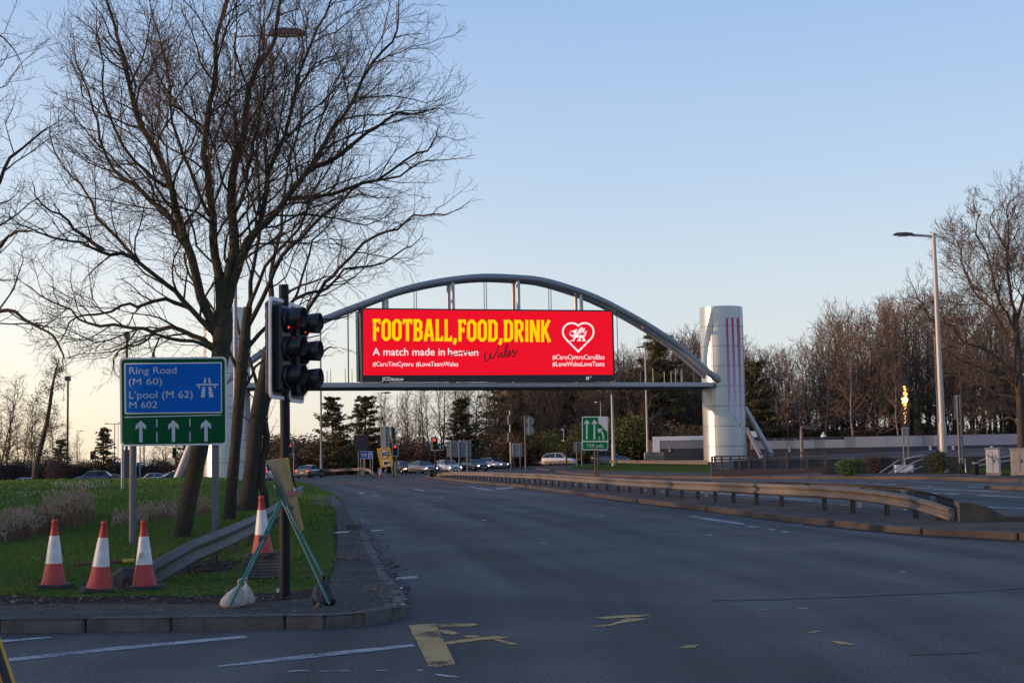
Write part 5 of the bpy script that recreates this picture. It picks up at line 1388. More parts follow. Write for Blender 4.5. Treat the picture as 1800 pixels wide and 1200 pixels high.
# ------------------------------------------------------------------ bare trees
def polyline_len(p): return sum((b_ - a_).length for a_, b_ in zip(p, p[1:]))
def at_len(p, s_):
    for a_, b_ in zip(p, p[1:]):
        l = (b_ - a_).length
        if s_ <= l or b_ is p[-1]: return a_.lerp(b_, min(1, s_ / max(l, 1e-6))), (b_ - a_).normalized()
        s_ -= l
    return p[-1], (p[-1] - p[-2]).normalized()
def sides(r_): return 9 if r_ > .10 else 6 if r_ > .04 else 4 if r_ > .012 else 3

class Tree:
    def __init__(s, seed): s.r = random.Random(seed); s.thick, s.fine = MB(), MB(); s.n = 0
    def put(s, pts, rads):
        b = s.thick if rads[0] > s.split else s.fine
        b.tube(pts, rads, sides(rads[0]), 0, False, True); s.n += len(pts)
    def grow(s, p, d, length, rad, level, up=.12, wob=.22):
        """one branch and the branches that leave it"""
        r_ = s.r
        k = max(3, min(9, int(length / s.seg)))
        pts, t = [p], d.normalized()
        for i in range(k):
            t = (t + Vector((r_.gauss(0, wob), r_.gauss(0, wob), r_.gauss(0, wob * .7) + up * (.4 + i / k)))).normalized()
            pts.append(pts[-1] + t * (length / k))
        tip = max(s.tip, rad * .28)
        s.put(pts, [rad + (tip - rad) * i / k for i in range(k + 1)])
        if level > 0: s.shoots(pts, rad, tip, length, level, up, wob)
    def shoots(s, pts, r0, r1, length, level, up, wob, t0=.18, dens=1.0):
        r_ = s.r
        n = max(2, int(length * s.dens[level] * dens * r_.uniform(.8, 1.2)))
        for i in range(n):
            f = t0 + (1 - t0) * (i + r_.uniform(.1, .9)) / n
            q, t = at_len(pts, f * length)
            ax = t.orthogonal().normalized()
            ax = Matrix.Rotation(r_.uniform(0, 6.283), 3, t) @ ax
            ang = R(r_.uniform(28, 58))
            d = (t * math.cos(ang) + ax * math.sin(ang))
            d = (d + s.outward(q) * .18).normalized()
            l2 = length * r_.uniform(.30, .52) * (1.12 - .62 * f) * s.lenf[level]
            l2 = max(l2, s.minl[level])
            rad = min(s.rmax[level], (r0 + (r1 - r0) * f) * .60)
            s.grow(q, d, l2, max(s.tip, rad), level - 1, up, wob)
    def outward(s, q):
        v = q - s.centre; v.z *= .6
        return v.normalized() if v.length > 1e-6 else Vector((0, 0, 1))

def pxpath(pts, base_depth, r_, drift):
    """a limb drawn over the photograph at a given distance; it wanders nearer or farther on its way out"""
    out = []; off = 0
    k = len(pts)
    sx = smooth(pts, 3)
    for i, (x, y) in enumerate(sx):
        wv = 5.0 * min(1, i / 6)
        out.append(D(x + wv * math.sin(i * .9 + pts[0][0]) + r_.uniform(-2.5, 2.5), y + wv * math.cos(i * 1.3 + pts[-1][0]) + r_.uniform(-2.5, 2.5), base_depth + drift * (i / len(sx)) ** 1.2))
    return out
def hero(label, depth, trunk, limbs, seed, centre, bark, zf=zv, dens=1.0):
    t = Tree(seed); r_ = t.r
    s_ = F_PX / depth
    t.seg, t.tip, t.split = .28, max(.0030, .00011 * depth), .02
    t.dens = {3: 2.7 * dens, 2: 5.0 * dens, 1: 9.5 * dens, 0: 0}; t.lenf = {3: 1.0, 2: 1.2, 1: 1.35}; t.minl = {3: .7, 2: .38, 1: .20}; t.rmax = {3: .030, 2: .0105, 1: .0045}
    t.centre = D(centre[0], centre[1], depth)
    root = None
    tp = [D(x, y, depth) for x, y, w in trunk]
    base = Vector((tp[0].x, tp[0].y, zf(tp[0].x, tp[0].y)))
    o = thing('bare_tree', label, 'tree', tuple(base))
    b = MB(); pts, rads = [base - Vector((0, 0, .2))], [trunk[0][2] / s_ / 2 * 1.35]
    sm = smooth([(x, y, w) for x, y, w in trunk], 4)
    for x, y, w in sm: pts.append(D(x, y, depth)); rads.append(w / s_ / 2 * .92 * (1 + r_.uniform(-.05, .05)))
    rads[1] *= 1.12
    b.tube(pts, rads, 14, 0, False, True); b.shift(-base); b.build('trunk', M[bark], o)
    for w0, w1, drift, lp in limbs:
        p = pxpath(lp, depth, r_, drift); L_ = polyline_len(p); k = len(p)
        ra, rb = w0 / s_ / 2, w1 / s_ / 2
        t.put(p, [ra + (rb - ra) * (i / (k - 1)) ** .8 for i in range(k)])
        t.shoots(p, ra * .8, rb, L_, 3, .09, .26, .12)
        t.grow(p[-1], (p[-1] - p[-2]), L_ * .15, rb, 2, .10, .2)
    t.thick.shift(-base); t.fine.shift(-base)
    cr_ = t.thick.build('limbs', M[bark], o)
    t.fine.build('twigs', M['twig_fine'], o)
    return t.n
NT = 0
NT += hero('big bare tree with a leaning mossy trunk behind the ring road sign', 29.0,
    [(318, 946, 37), (330, 885, 34), (345, 815, 34), (361, 745, 34), (377, 680, 33), (388, 620, 35), (392, 575, 38), (393, 545, 32)],
    [(20, 4, -1.6, [(388, 590), (352, 520), (328, 420), (300, 330), (262, 250), (232, 160), (205, 70), (190, 0)]),
     (20, 4, .8, [(392, 570), (384, 480), (370, 380), (364, 270), (368, 180), (382, 90), (398, 10), (408, -60)]),
     (24, 4, 1.0, [(394, 565), (404, 470), (410, 380), (414, 290), (430, 210), (452, 130), (478, 60), (505, -40)]),
     (17, 3, -1.2, [(396, 560), (418, 470), (452, 410), (500, 350), (545, 300), (582, 230), (625, 170), (672, 90), (700, 40)]),
     (14, 3, 1.8, [(406, 500), (440, 430), (468, 340), (492, 260), (512, 180), (540, 100), (566, 30), (590, -40)]),
     (12, 3, 1.4, [(330, 425), (280, 360), (232, 330), (190, 270), (160, 190), (140, 110)]),
     (13, 3, -2.2, [(385, 600), (340, 545), (290, 500), (235, 455), (180, 440), (120, 425), (60, 400)]),
     (11, 2.5, 1.2, [(384, 612), (340, 590), (285, 577), (225, 578), (160, 565), (105, 540), (60, 505)]),
     (9, 2, -1.4, [(388, 622), (350, 604), (300, 592), (258, 596), (225, 612), (200, 640)]),
     (9, 2, -1.0, [(340, 545), (290, 530), (240, 535), (190, 545), (140, 560), (100, 590)]),
     (8, 2, 1.0, [(240, 455), (190, 400), (150, 340), (110, 290), (90, 230)]),
     (8, 2, -1.6, [(180, 440), (130, 400), (90, 370), (60, 330)]),
     (10, 2.5, -.8, [(545, 300), (600, 270), (650, 230), (700, 205), (752, 190)]),
     (9, 2.5, 1.5, [(500, 350), (560, 345), (620, 330), (690, 300), (745, 262), (775, 235)]),
     (8, 2, 1.8, [(370, 380), (330, 300), (310, 210), (290, 120), (272, 30), (262, -40)]),
     (8, 2, -1.4, [(300, 330), (252, 300), (205, 230), (180, 140), (170, 60)]),
     (8, 2, -1.6, [(410, 380), (440, 300), (450, 220), (470, 140), (520, 40)])],
    7, (420, 460), 'bark_moss', dens=.98)
NT += hero('upright bare tree with one slim dark trunk by the grey barrier', 38.0,
    [(403, 914, 24), (408, 850, 22), (414, 780, 21), (419, 720, 21), (425, 650, 22), (431, 590, 20), (436, 540, 16)],
    [(10, 2.5, 1.5, [(436, 545), (446, 470), (452, 390), (456, 300), (452, 210), (446, 130)]),
     (11, 2.5, -1.5, [(432, 585), (460, 520), (500, 450), (548, 400), (600, 345), (660, 320), (715, 300), (770, 280)]),
     (9, 2.5, 2.0, [(428, 620), (470, 570), (520, 530), (575, 500), (630, 470), (690, 450), (730, 430)]),
     (8, 2, 1.8, [(424, 660), (396, 600), (370, 540), (340, 500), (300, 470)]),
     (8, 2, -1.4, [(436, 550), (470, 470), (520, 400), (560, 330), (600, 260), (640, 210)]),
     (7, 2, 1.2, [(420, 700), (440, 660), (470, 625), (520, 600), (570, 580)])],
    17, (470, 470), 'bark_hero', dens=.52)
NT += hero('bare tree of two stout ivy-rough trunks nearest the black signal pole', 46.0,
    [(435, 892, 36), (441, 840, 31), (446, 790, 29), (451, 745, 30), (459, 700, 30), (466, 655, 24), (472, 610, 19)],
    [(15, 10, .3, [(466, 892), (463, 850), (464, 800), (466, 750), (472, 705), (486, 660), (500, 620)]),
     (11, 2.5, 1.2, [(472, 612), (478, 540), (480, 460), (494, 380), (510, 300), (520, 220)]),
     (10, 2.5, -1.2, [(500, 622), (530, 560), (570, 500), (620, 450), (680, 405), (730, 385), (775, 372)]),
     (9, 2.5, 1.6, [(470, 640), (510, 600), (560, 570), (605, 552)]),
     (8, 2, -1.6, [(486, 660), (520, 632), (560, 618), (590, 612)]),
     (8, 2, 1.6, [(458, 700), (438, 640), (424, 580), (408, 520), (400, 450)]),
     (7, 2, 1.5, [(500, 622), (510, 540), (540, 450), (580, 390), (610, 320)]),
     (6, 1.5, -.8, [(472, 700), (505, 690), (515, 665), (520, 640)]),
     (6, 1.5, -1.2, [(478, 540), (530, 500), (575, 490), (610, 496)])],
    23, (520, 500), 'bark_hero', dens=.50)
# the tree whose branches reach in from the picture's left edge
NT += hero('bare tree outside the left edge whose lower branches reach into the picture', 26.0,
    [(-190, 985, 52), (-185, 850, 44), (-180, 720, 42), (-172, 620, 38), (-165, 560, 32)],
    [(16, 3, 1.0, [(-172, 600), (-120, 520), (-70, 440), (-30, 360), (5, 300), (45, 255), (75, 230)]),
     (13, 3, -1.0, [(-175, 640), (-110, 600), (-50, 560), (0, 545), (45, 560), (85, 590), (115, 622)]),
     (13, 3, -1.0, [(-170, 600), (-100, 530), (-40, 470), (10, 420), (60, 400)]),
     (12, 3, 1.0, [(-170, 580), (-110, 420), (-70, 280), (-40, 160), (-15, 90), (5, 60)]),
     (14, 3, .5, [(-166, 560), (-170, 400), (-160, 250), (-150, 100)]),
     (11, 3, .5, [(-170, 590), (-240, 450), (-290, 300), (-320, 180)])],
    31, (-160, 420), 'bark_hero', dens=.85)
# the tall bare tree at the right edge
RD = 72.0
NT += hero('tall spreading bare tree at the right edge behind the cabinets', RD,
    [(1797, 836, 15), (1795, 780, 14), (1793, 720, 13.5), (1791, 660, 13), (1788, 600, 12), (1784, 550, 10)],
    [(7, 1.6, 3, [(1786, 570), (1776, 500), (1768, 430), (1772, 390), (1780, 350)]),
     (6, 1.6, -2, [(1790, 660), (1750, 630), (1710, 605), (1672, 580), (1640, 555), (1618, 530), (1606, 515)]),
     (5, 1.5, 3, [(1788, 610), (1752, 560), (1722, 520), (1698, 480), (1684, 440), (1676, 410)]),
     (5, 1.5, -2, [(1787, 590), (1760, 530), (1738, 470), (1722, 410), (1718, 385), (1722, 370)]),
     (6, 1.6, 2, [(1786, 570), (1806, 500), (1822, 420), (1830, 390), (1828, 340)]),
     (6, 1.6, -3, [(1790, 630), (1820, 570), (1850, 510), (1868, 460), (1876, 430)]),
     (5, 1.4, 2, [(1792, 700), (1752, 690), (1712, 670), (1676, 664), (1650, 668)]),
     (5, 1.4, -2, [(1792, 690), (1756, 655), (1720, 648), (1688, 630), (1660, 615)]),
     (5, 1.4, 1, [(1792, 720), (1830, 680), (1860, 640), (1890, 610)]),
     (4, 1.2, 2, [(1768, 440), (1746, 390), (1742, 365)]),
     (4, 1.2, 2, [(1792, 740), (1766, 735), (1738, 742), (1716, 756)])],
    41, (1785, 560), 'bark', zf=lambda x, y: zg(x, y) + .1, dens=.85)

# ---- woodland: a few bare trees, pines and shrubs are grown once, then copied
def wood_tree(seed, H, spread, n_l, bark='bark', twig='twig', lean=0.0, dens=1.0, low=.18, forks=1):
    """returns (trunk mesh, crown mesh) of a tree H metres tall"""
    t = Tree(seed); r_ = t.r
    t.seg, t.tip, t.split = .6, .017, 99
    t.dens = {2: 1.5 * dens, 1: 2.6 * dens, 0: 0}; t.lenf = {2: 1.0, 1: 1.1}; t.minl = {2: 1.1, 1: .75}; t.rmax = {2: .05, 1: .026}
    t.centre = Vector((0, 0, H * .5))
    tb = MB()
    for f in range(forks):
        a0 = r_.uniform(0, 6.28); ln = lean + (0 if forks == 1 else r_.uniform(.06, .18))
        pts = []; k = 9
        for i in range(k + 1):
            z = H * .96 * i / k
            pts.append(Vector((math.cos(a0) * ln * z + r_.uniform(-.12, .12) * (i > 0), math.sin(a0) * ln * z * .5 + r_.uniform(-.12, .12) * (i > 0), z - (.2 if i == 0 else 0))))
        R0 = H * .0125 / forks ** .5
        tb.tube(pts, [R0 * (1.25 if i == 0 else 1 - .88 * i / k) for i in range(k + 1)], 7, 0, False, True)
        L_ = polyline_len(pts)
        for i in range(int(n_l / forks)):
            fr = low + (1 - low) * (i + r_.random()) / (n_l / forks)
            q, tt = at_len(pts, L_ * min(.98, fr))
            a = r_.uniform(0, 6.283); ang = R(r_.uniform(30, 70) * (1.05 - .3 * fr))
            d = Vector((math.cos(a) * math.sin(ang), math.sin(a) * math.sin(ang), math.cos(ang)))
            l2 = spread * r_.uniform(.6, 1.1) * (1.15 - .8 * fr) + .8
            t.grow(q, d, l2, max(.03, R0 * .45 * (1.1 - fr)), 2, .09, .17)
    return tb.mesh('trunk', M[bark]), t.fine.mesh('crown', M[twig]), t.n
class Kind: pass
def make_kind(meshes, label, cat, name, part_names):
    k = Kind(); k.meshes, k.label, k.cat, k.name, k.parts = meshes, label, cat, name, part_names; k.first = None
    return k
def plant(kind, loc, scale, rz, label=None, group=None):
    """the first is built, the rest are copies of it and of its parts"""
    if kind.first is None:
        o = bpy.data.objects.new(kind.name, kind.meshes[0]); COL.objects.link(o)
        for me, pn in zip(kind.meshes[1:], kind.parts[1:]):
            c = bpy.data.objects.new(pn, me); COL.objects.link(c); c.parent = o
        kind.first = o
    else: o = copy_tree(kind.first)
    o.location = loc; o.rotation_euler = (0, 0, rz); o.scale = scale if hasattr(scale, '__len__') else (scale,) * 3
    return tag(o, label or kind.label, kind.cat, group)
BARE = []
for i, (H, sp_, n_, tw, fk, lw) in enumerate([(16, 4.2, 40, 'twig', 1, .2), (16, 3.8, 46, 'twig_red', 2, .15), (16, 5.2, 46, 'twig_red', 1, .14), (16, 3.4, 40, 'twig', 3, .2), (16, 4.4, 48, 'twig_red', 2, .1), (16, 3.0, 36, 'twig', 1, .3)]):
    a_, c_, nn = wood_tree(100 + i, H, sp_, n_, 'bark', tw, 0.02 * i, 1.0, lw, fk); NT += nn
    BARE.append(make_kind([a_, c_], 'bare winter tree in the wood', 'tree', 'bare_tree', ['bare_tree', 'crown']))

def leaf_cloud(b, r_, c, rad, n, size, flat=.7, mi=0):
    for _ in range(n):
        v = Vector((r_.gauss(0, 1), r_.gauss(0, 1), r_.gauss(0, 1))).normalized() * (r_.random() ** .4)
        p = Vector(c) + Vector((v.x * rad[0], v.y * rad[1], v.z * rad[2]))
        a = Vector((r_.gauss(0, 1), r_.gauss(0, 1), r_.gauss(0, 1) * flat)).normalized() * size * r_.uniform(.6, 1.4); e = a.orthogonal().normalized() * size * r_.uniform(.25, .6)
        e = Matrix.Rotation(r_.uniform(0, 6.28), 3, a.normalized()) @ e
        b.add([p - a, p + e, p + a, p - e], [(0, 1, 2, 3)], mi)
def pine_tree(seed, H, spread, tiers, ragged_=.35, bare=.12):
    r_ = random.Random(seed); tb, cb = MB(), MB()
    tb.tube([Vector((0, 0, -.2)), Vector((.1, 0, H * .5)), Vector((0, .05, H * .97))], [H * .017, H * .011, .02], 8, 0, False)
    for i in range(tiers):
        f = bare + (1 - bare) * (i + r_.random() * .8) / tiers
        z = H * f
        for j in range(r_.choice((3, 4, 5))):
            a = r_.uniform(0, 6.283); l = spread * (1.08 - f) ** .75 * r_.uniform(1 - ragged_, 1.15) + .25
            tip = Vector((math.cos(a) * l, math.sin(a) * l, z + l * r_.uniform(.05, .42)))
            tb.tube([Vector((0, 0, z)), Vector((math.cos(a) * l * .5, math.sin(a) * l * .5, z + l * .05)), tip], [.05, .03, .012], 4, 0, False)
            for g_ in range(4):
                q = Vector((0, 0, z)).lerp(tip, .35 + .65 * g_ / 3) + Vector((r_.gauss(0, .14), r_.gauss(0, .14), r_.gauss(0, .10)))
                leaf_cloud(cb, r_, q, (.42 * (1.15 - f * .5), .42 * (1.15 - f * .5), .26), 22, .17, .8)
    leaf_cloud(cb, r_, (0, 0, H * .97), (.25, .25, .6), 34, .15, .8)
    return tb.mesh('trunk', M['bark']), cb.mesh('crown', M['pine'])
PINES = [make_kind(list(pine_tree(200 + i, 12, 2.9 - .35 * (i == 2), 24, .45 if i != 1 else .6)), 'dark pine tree', 'tree', 'pine_tree', ['pine_tree', 'crown']) for i in range(3)]
def shrub(seed, lumps, mats, n=150, size=.14):
    r_ = random.Random(seed); sb, fb = MB(), MB()
    for (x, y, z, rx, rz_) in lumps:
        sb.tube([Vector((x * .3, y * .3, -.1)), Vector((x, y, z))], [.05, .015], 4, 0, False)
        leaf_cloud(fb, r_, (x, y, z), (rx, rx, rz_), int(n * rx), size)
    for _ in range(60):
        x, y, z, rx, rz_ = r_.choice(lumps); a = r_.uniform(0, 6.28)
        sb.tube([Vector((x, y, z * .4)), Vector((x + math.cos(a) * rx, y + math.sin(a) * rx, z + rz_ * r_.uniform(.3, 1.3)))], [.018, .006], 3, 0, False)
    return sb.mesh('stems', M['twig']), fb.mesh('foliage', mats)
def lumps_of(seed, w, h, n):
    r_ = random.Random(seed)
    return [(r_.uniform(-w, w), r_.uniform(-w * .5, w * .5), h * r_.uniform(.25, .75), r_.uniform(.35, .6) * min(w, h), r_.uniform(.22, .4) * h) for _ in range(n)]
GREEN = [make_kind(list(shrub(300 + i, lumps_of(i, 1.8, 3.2, 12), M['leaf_green'], 330, .12)), 'green shrub', 'shrub', 'green_shrub', ['green_shrub', 'foliage']) for i in range(2)]
BROWN = [make_kind(list(shrub(320 + i, lumps_of(40 + i, 2.4, 2.8, 14), M['leaf_brown'], 190, .11)), 'dry brown shrub', 'shrub', 'brown_shrub', ['brown_shrub', 'foliage']) for i in range(2)]
HEDGE = [make_kind(list(shrub(340 + i, lumps_of(60 + i, 3.2, 3.4, 18), M['hedge'], 330, .10)), 'dense dark bare hedge', 'hedge', 'hedge', ['hedge', 'foliage']) for i in range(2)]
IVY = [make_kind(list(shrub(360, [(0, 0, .8 + k * .7, .75 - .05 * k, .6) for k in range(9)], M['leaf_dark'], 330, .12)), 'ivy-clad dark trunk', 'tree', 'ivy_tree', ['ivy_tree', 'foliage'])]

rw = random.Random(77)
def top_profile(px):
    """height of the wood's skyline along the picture (photograph pixels)"""
    pts = [(-120, 560), (0, 640), (60, 690), (110, 720), (170, 800), (240, 770), (300, 730), (420, 745), (520, 745), (600, 740), (660, 700), (720, 655), (780, 640), (850, 640), (920, 610), (990, 590), (1060, 600), (1100, 640), (1160, 610), (1210, 600), (1310, 625), (1340, 640), (1400, 622), (1460, 575), (1500, 552), (1540, 560), (1580, 532), (1620, 540), (1660, 560), (1720, 545), (1800, 560), (1950, 560)]
    for (a, ya), (c, yc) in zip(pts, pts[1:]):
        if a <= px <= c: return ya + (yc - ya) * (px - a) / (c - a)
    return 600
def region(px):
    if px < 150: return 'left of the pale sky gap', 'left wood'
    if px < 540: return 'behind the ring road sign', 'trees behind the ring road sign'
    if px < 860: return 'behind the queue of cars', 'trees behind the queue of cars'
    if px < 1230: return 'behind the green lane sign', 'trees behind the green lane sign'
    if px < 1480: return 'just right of the striped tower', 'trees right of the striped tower'
    return 'behind the low building at the right', 'trees behind the low building'
DESC = {0: 'tall open-crowned bare tree', 1: 'twin-stemmed bare tree with russet twigs', 2: 'broad bare tree with russet twigs', 3: 'three-stemmed slender bare tree', 4: 'twin-stemmed tree with dense russet twigs', 5: 'narrow pale bare tree'}
def gz(q): return zg(q.x, q.y) + .03
def put_tree(kind, px, ytop, depth, H0, wide=1.0, label=None, group=None, zoff=0.0):
    q = D(px, ytop, depth); z = zg(q.x, q.y) - .05 + zoff
    s_ = max(.15, (q.z - z) / H0)
    return plant(kind, (q.x, q.y, z), (s_ * wide, s_ * wide, s_), rw.uniform(0, 6.28), label, group)
px = -90.0
row = 0
while px < 1930:
    for d0 in ((196, 222) if 640 < px < 870 else (196, 214, 236, 262) if 640 < px < 1240 else (196, 216, 240) if px >= 1240 else (186, 205)):
        if 150 < px < 540 and d0 != 205: continue
        x = px + rw.uniform(-9, 9)
        if x < 560 and rw.random() < .25: continue
        i = rw.choice((0, 3, 5, 5)) if 560 < x < 870 else rw.randrange(6); reg, grp = region(x)
        yt = top_profile(x) + abs(rw.gauss(0, 22)) + (10 if d0 > 200 else 0) - (26 if x > 1080 else 0)
        put_tree(BARE[i], x, yt, d0 + rw.uniform(-7, 7), 16.5, rw.uniform(.8, 1.15), DESC[i] + ' in the wood ' + reg, grp)
    px += 21 if px < 870 else 15.5 if px < 1240 else 17
# pines that stand out
for (px, yt, d, w, k, lab) in ((583, 697, 178, .95, 0, 'dark pine with an open ragged crown, nearest the thin green lamp column'), (642, 694, 184, .95, 1, 'dark dense pine just right of the ragged one'), (900, 612, 200, 1.0, 2, 'tall dark pine hidden to its top behind the red screen'),
                               (950, 640, 205, 1.05, 0, 'dark pine behind the twin round sign backs'), (1005, 620, 203, 1.1, 1, 'dark pine rising behind the side-on traffic light'), (1151, 587, 196, .92, 0, 'tall dark pine beside the two-lantern lamp column'), (1096, 655, 198, .9, 2, 'shorter dark pine at the right edge of the screen'),
                               (183, 750, 176, 1.0, 1, 'lone dark conical pine left of the ring road sign'), (108, 772, 190, 1.1, 2, 'small dark pine at the foot of the tall mast'), (330, 760, 190, 1.0, 0, 'dark pine seen under the ring road sign'), (500, 772, 186, 1.2, 2, 'small dark pine right behind the black signal pole'),
                               (812, 700, 188, .95, 2, 'thin brown pine in the trees above the pale moving car'), (1325, 632, 192, .8, 1, 'dark narrow pine against the side of the striped tower'), (1235, 690, 200, 1.2, 0, 'dark pine hidden behind the striped tower')):
    put_tree(PINES[k], px, yt, d, 12.2, w * (1.5 if d > 180 or px > 500 else 1.2), lab, None)
# the leaning half-leafy birch on the left
t = Tree(55); r_ = t.r
t.seg, t.tip, t.split = .5, .012, 99
t.dens = {2: 1.5, 1: 2.4, 0: 0}; t.lenf = {2: 1, 1: 1.1}; t.minl = {2: .7, 1: .45}; t.rmax = {2: .05, 1: .02}
bd_ = 150.0
tp = [(58, 846), (64, 815), (73, 780), (82, 745), (88, 710), (92, 680), (97, 655), (104, 630)]
pts = [D(x, y, bd_) for x, y in tp]; base = Vector((pts[0].x, pts[0].y, zg(pts[0].x, pts[0].y))); t.centre = D(85, 730, bd_)
o = thing('birch_tree', 'leaning birch with sparse dry leaves at the left beside the tall mast', 'tree', tuple(base))
b = MB(); b.tube([base - base - Vector((0, 0, .3))] + [p - base for p in pts[1:]], [.36, .31, .28, .24, .2, .16, .11, .05], 9, 0, False); b.build('trunk', M['bark'], o)
L_ = polyline_len(pts); lf = MB()
for i in range(46):
    f = .16 + .82 * (i + r_.random()) / 46
    q, tt = at_len(pts, f * L_); a = r_.uniform(0, 6.28); ang = R(r_.uniform(35, 75))
    d = Vector((math.cos(a) * math.sin(ang), math.sin(a) * math.sin(ang), math.cos(ang) * .8)); l2 = 3.0 * (1.15 - .75 * f) * r_.uniform(.6, 1.1)
    t.grow(q, d, l2, .05 * (1.1 - f), 2, -.02, .2)
    for g_ in range(7): leaf_cloud(lf, r_, q + d * l2 * r_.uniform(.3, 1.05) + Vector((0, 0, r_.uniform(-.5, .3))), (.5, .5, .4), 9, .10)
t.fine.shift(-base).build('twigs', M['twig'], o); lf.shift(-base).build('leaves', mat('dry_birch_leaf', (.085, .075, .03), .9), o)
# shrubs and hedges under the trees
for (px, yt, d, w, k) in ((1000, 742, 184, 1.0, 0), (1018, 760, 182, 1.1, 1), (985, 772, 183, 1.2, 0), (1095, 722, 186, 1.0, 1), (1108, 735, 184, 1.2, 0), (880, 775, 190, 1.1, 1), (830, 795, 190, 1.0, 0), (925, 760, 190, 1.0, 1), (640, 800, 186, 1.2, 0), (718, 800, 190, 1.2, 1)):
    q = D(px, yt, d); z = gz(q); s_ = max(.3, (q.z - z) / 3.3)
    lab = {1000: 'bright green shrub just left of the green lane sign', 1018: 'green shrub partly behind the green lane sign', 985: 'green shrub beside the side-on traffic light', 1095: 'yellow-green shrub right of the pale lamp column', 1108: 'green shrub at the far right of the yellow-green one', 880: 'green shrub behind the pale sign back', 830: 'low green shrub above the dark saloon', 925: 'green shrub behind the twin round sign backs', 640: 'low green shrub behind the blue motorway sign', 718: 'low green shrub above the first queued cars'}[px]
    plant(GREEN[k], (q.x, q.y, z), (s_ * w, s_ * w, s_), rw.uniform(0, 6.28), lab)
px = 420.0
while px < 1240:
    q = D(px, 772 + rw.uniform(-22, 14) - (20 if px > 900 else 0), 190 + rw.uniform(-4, 8)); z = gz(q); s_ = max(.4, (q.z - z) / 3.0)
    plant(BROWN[rw.randrange(2)], (q.x, q.y, z), (s_ * 1.1, s_ * 1.1, s_), rw.uniform(0, 6.28), 'dry brown undergrowth shrub at the foot of the trees ' + region(px)[0], 'brown shrubs ' + region(px)[0])
    px += 26
px = 1290.0
while px < 1900:
    q = D(px, 748 + rw.uniform(-16, 10), 196 + rw.uniform(-3, 6)); z = gz(q); s_ = max(.4, (q.z - z) / 3.2)
    plant((HEDGE if rw.random() < .6 else BROWN)[rw.randrange(2)], (q.x, q.y, z), (s_, s_, s_), rw.uniform(0, 6.28), 'dark undergrowth shrub above the roof of the low building', 'undergrowth behind the low building')
    px += 24
for px, yt in ((-60, 800), (-20, 802), (15, 800), (50, 800), (85, 796), (120, 800), (150, 803), (185, 806), (230, 802), (275, 800), (320, 798), (360, 800), (440, 798), (475, 796), (510, 792)):
    q = D(px, yt + 2, 178 + rw.uniform(-3, 3)); z = gz(q); s_ = max(.4, (q.z - z) / 3.6)
    plant(HEDGE[rw.randrange(2)], (q.x, q.y, z), (s_ * .85, s_ * .85, s_), rw.uniform(0, 6.28), 'dense dark hedge beyond the grass bank', 'hedges beyond the grass bank')
for px, yt, d in ((1378, 712, 190), (1450, 705, 192), (1575, 700, 192), (1612, 690, 190), (1700, 745, 190), (1730, 740, 192), (1765, 735, 190)):
    q = D(px, yt, d); z = gz(q); s_ = (q.z - z) / 6.6
    plant(IVY[0], (q.x, q.y, z), (s_, s_, s_), rw.uniform(0, 6.28), 'dark ivy-clad stump of a tree behind the low building', 'ivy-clad trees behind the low building')
# clipped shrubs by the steps
def round_bush(label, px, pbase, wpx, hpx, mats, seed, n=2600, size=.055):
    g = G(px, pbase, .12); s_ = F_PX / g.y; w, h = wpx / s_ / 2, hpx / s_
    r_ = random.Random(seed); fb = MB(); sb = MB()
    for _ in range(9):
        a = r_.uniform(0, 6.28); x, y = math.cos(a) * w * r_.uniform(0, .6), math.sin(a) * w * r_.uniform(0, .6)
        leaf_cloud(fb, r_, (x, y, h * r_.uniform(.35, .6)), (w * .5, w * .5, h * .42), n // 9, size)
        sb.tube([Vector((0, 0, -.1)), Vector((x, y, h * .5))], [.04, .02], 5, 0, False)
    o = thing('shrub', label, 'shrub', (g.x, g.y + w * .5, zg(g.x, g.y) + .1)); sb.build('stems', M['bark'], o); fb.build('foliage', mats, o)
round_bush('round clipped dark bush at the foot of the white lamp column', 1655, 832, 66, 46, M['leaf_dark'], 3)
round_bush('low spreading green bush right of the dark fence', 1500, 836, 74, 36, mat('juniper_green', (.05, .095, .03), .9, vscale=2, col2=(.075, .12, .04)), 4)
round_bush('low dark bush behind the spreading green bush', 1545, 831, 70, 34, M['hedge'], 5)
round_bush('small dark bush right of the round clipped bush', 1694, 832, 24, 22, M['leaf_dark'], 6, 900)
# young tree on the lawn in front of the wood at the right
a_, c_, nn = wood_tree(150, 12, 2.6, 22, 'post_grey', 'twig_red', .0, .9, .32, 1)
yk = make_kind([a_, c_], '', 'tree', 'bare_tree', ['bare_tree', 'crown'])
put_tree(yk, 1492, 610, 186, 12.2, 1.1, 'young bare tree with a thin pale trunk behind the low building', None)
put_tree(yk, 1572, 640, 186, 12.2, 1.0, 'second young pale-trunked tree beside the glinting light', None)
# unseen trees and hedges added at far left to block the low sun
for i in range(25):
    Y = -58 + i * 5.7; X = -66 - rw.uniform(0, 22) - .12 * Y
    X = min(X, -.40 * Y - 12)
    H = 16.5 * rw.uniform(.55, .72) 
    plant(BARE[(1, 2, 4)[i % 3]], (X, Y, zg(X, Y) + .1), (1.1, 1.1, H / 16.5), rw.uniform(0, 6.28), 'bare tree in an unseen row added left of the grass bank to block the low sun', 'unseen sun-blocking trees left of the grass bank')
    X2 = X - 6
    for X2 in (X - 5, X - 12): plant(HEDGE[i % 2], (X2, Y + rw.uniform(-2, 2), zg(X2, Y)), (1.3, 1.5, 2.3 if Y < 66 else .9), rw.uniform(0, 6.28), 'unseen dense hedge added under the tree row to block the low sun', 'unseen sun-blocking hedges left of the grass bank')
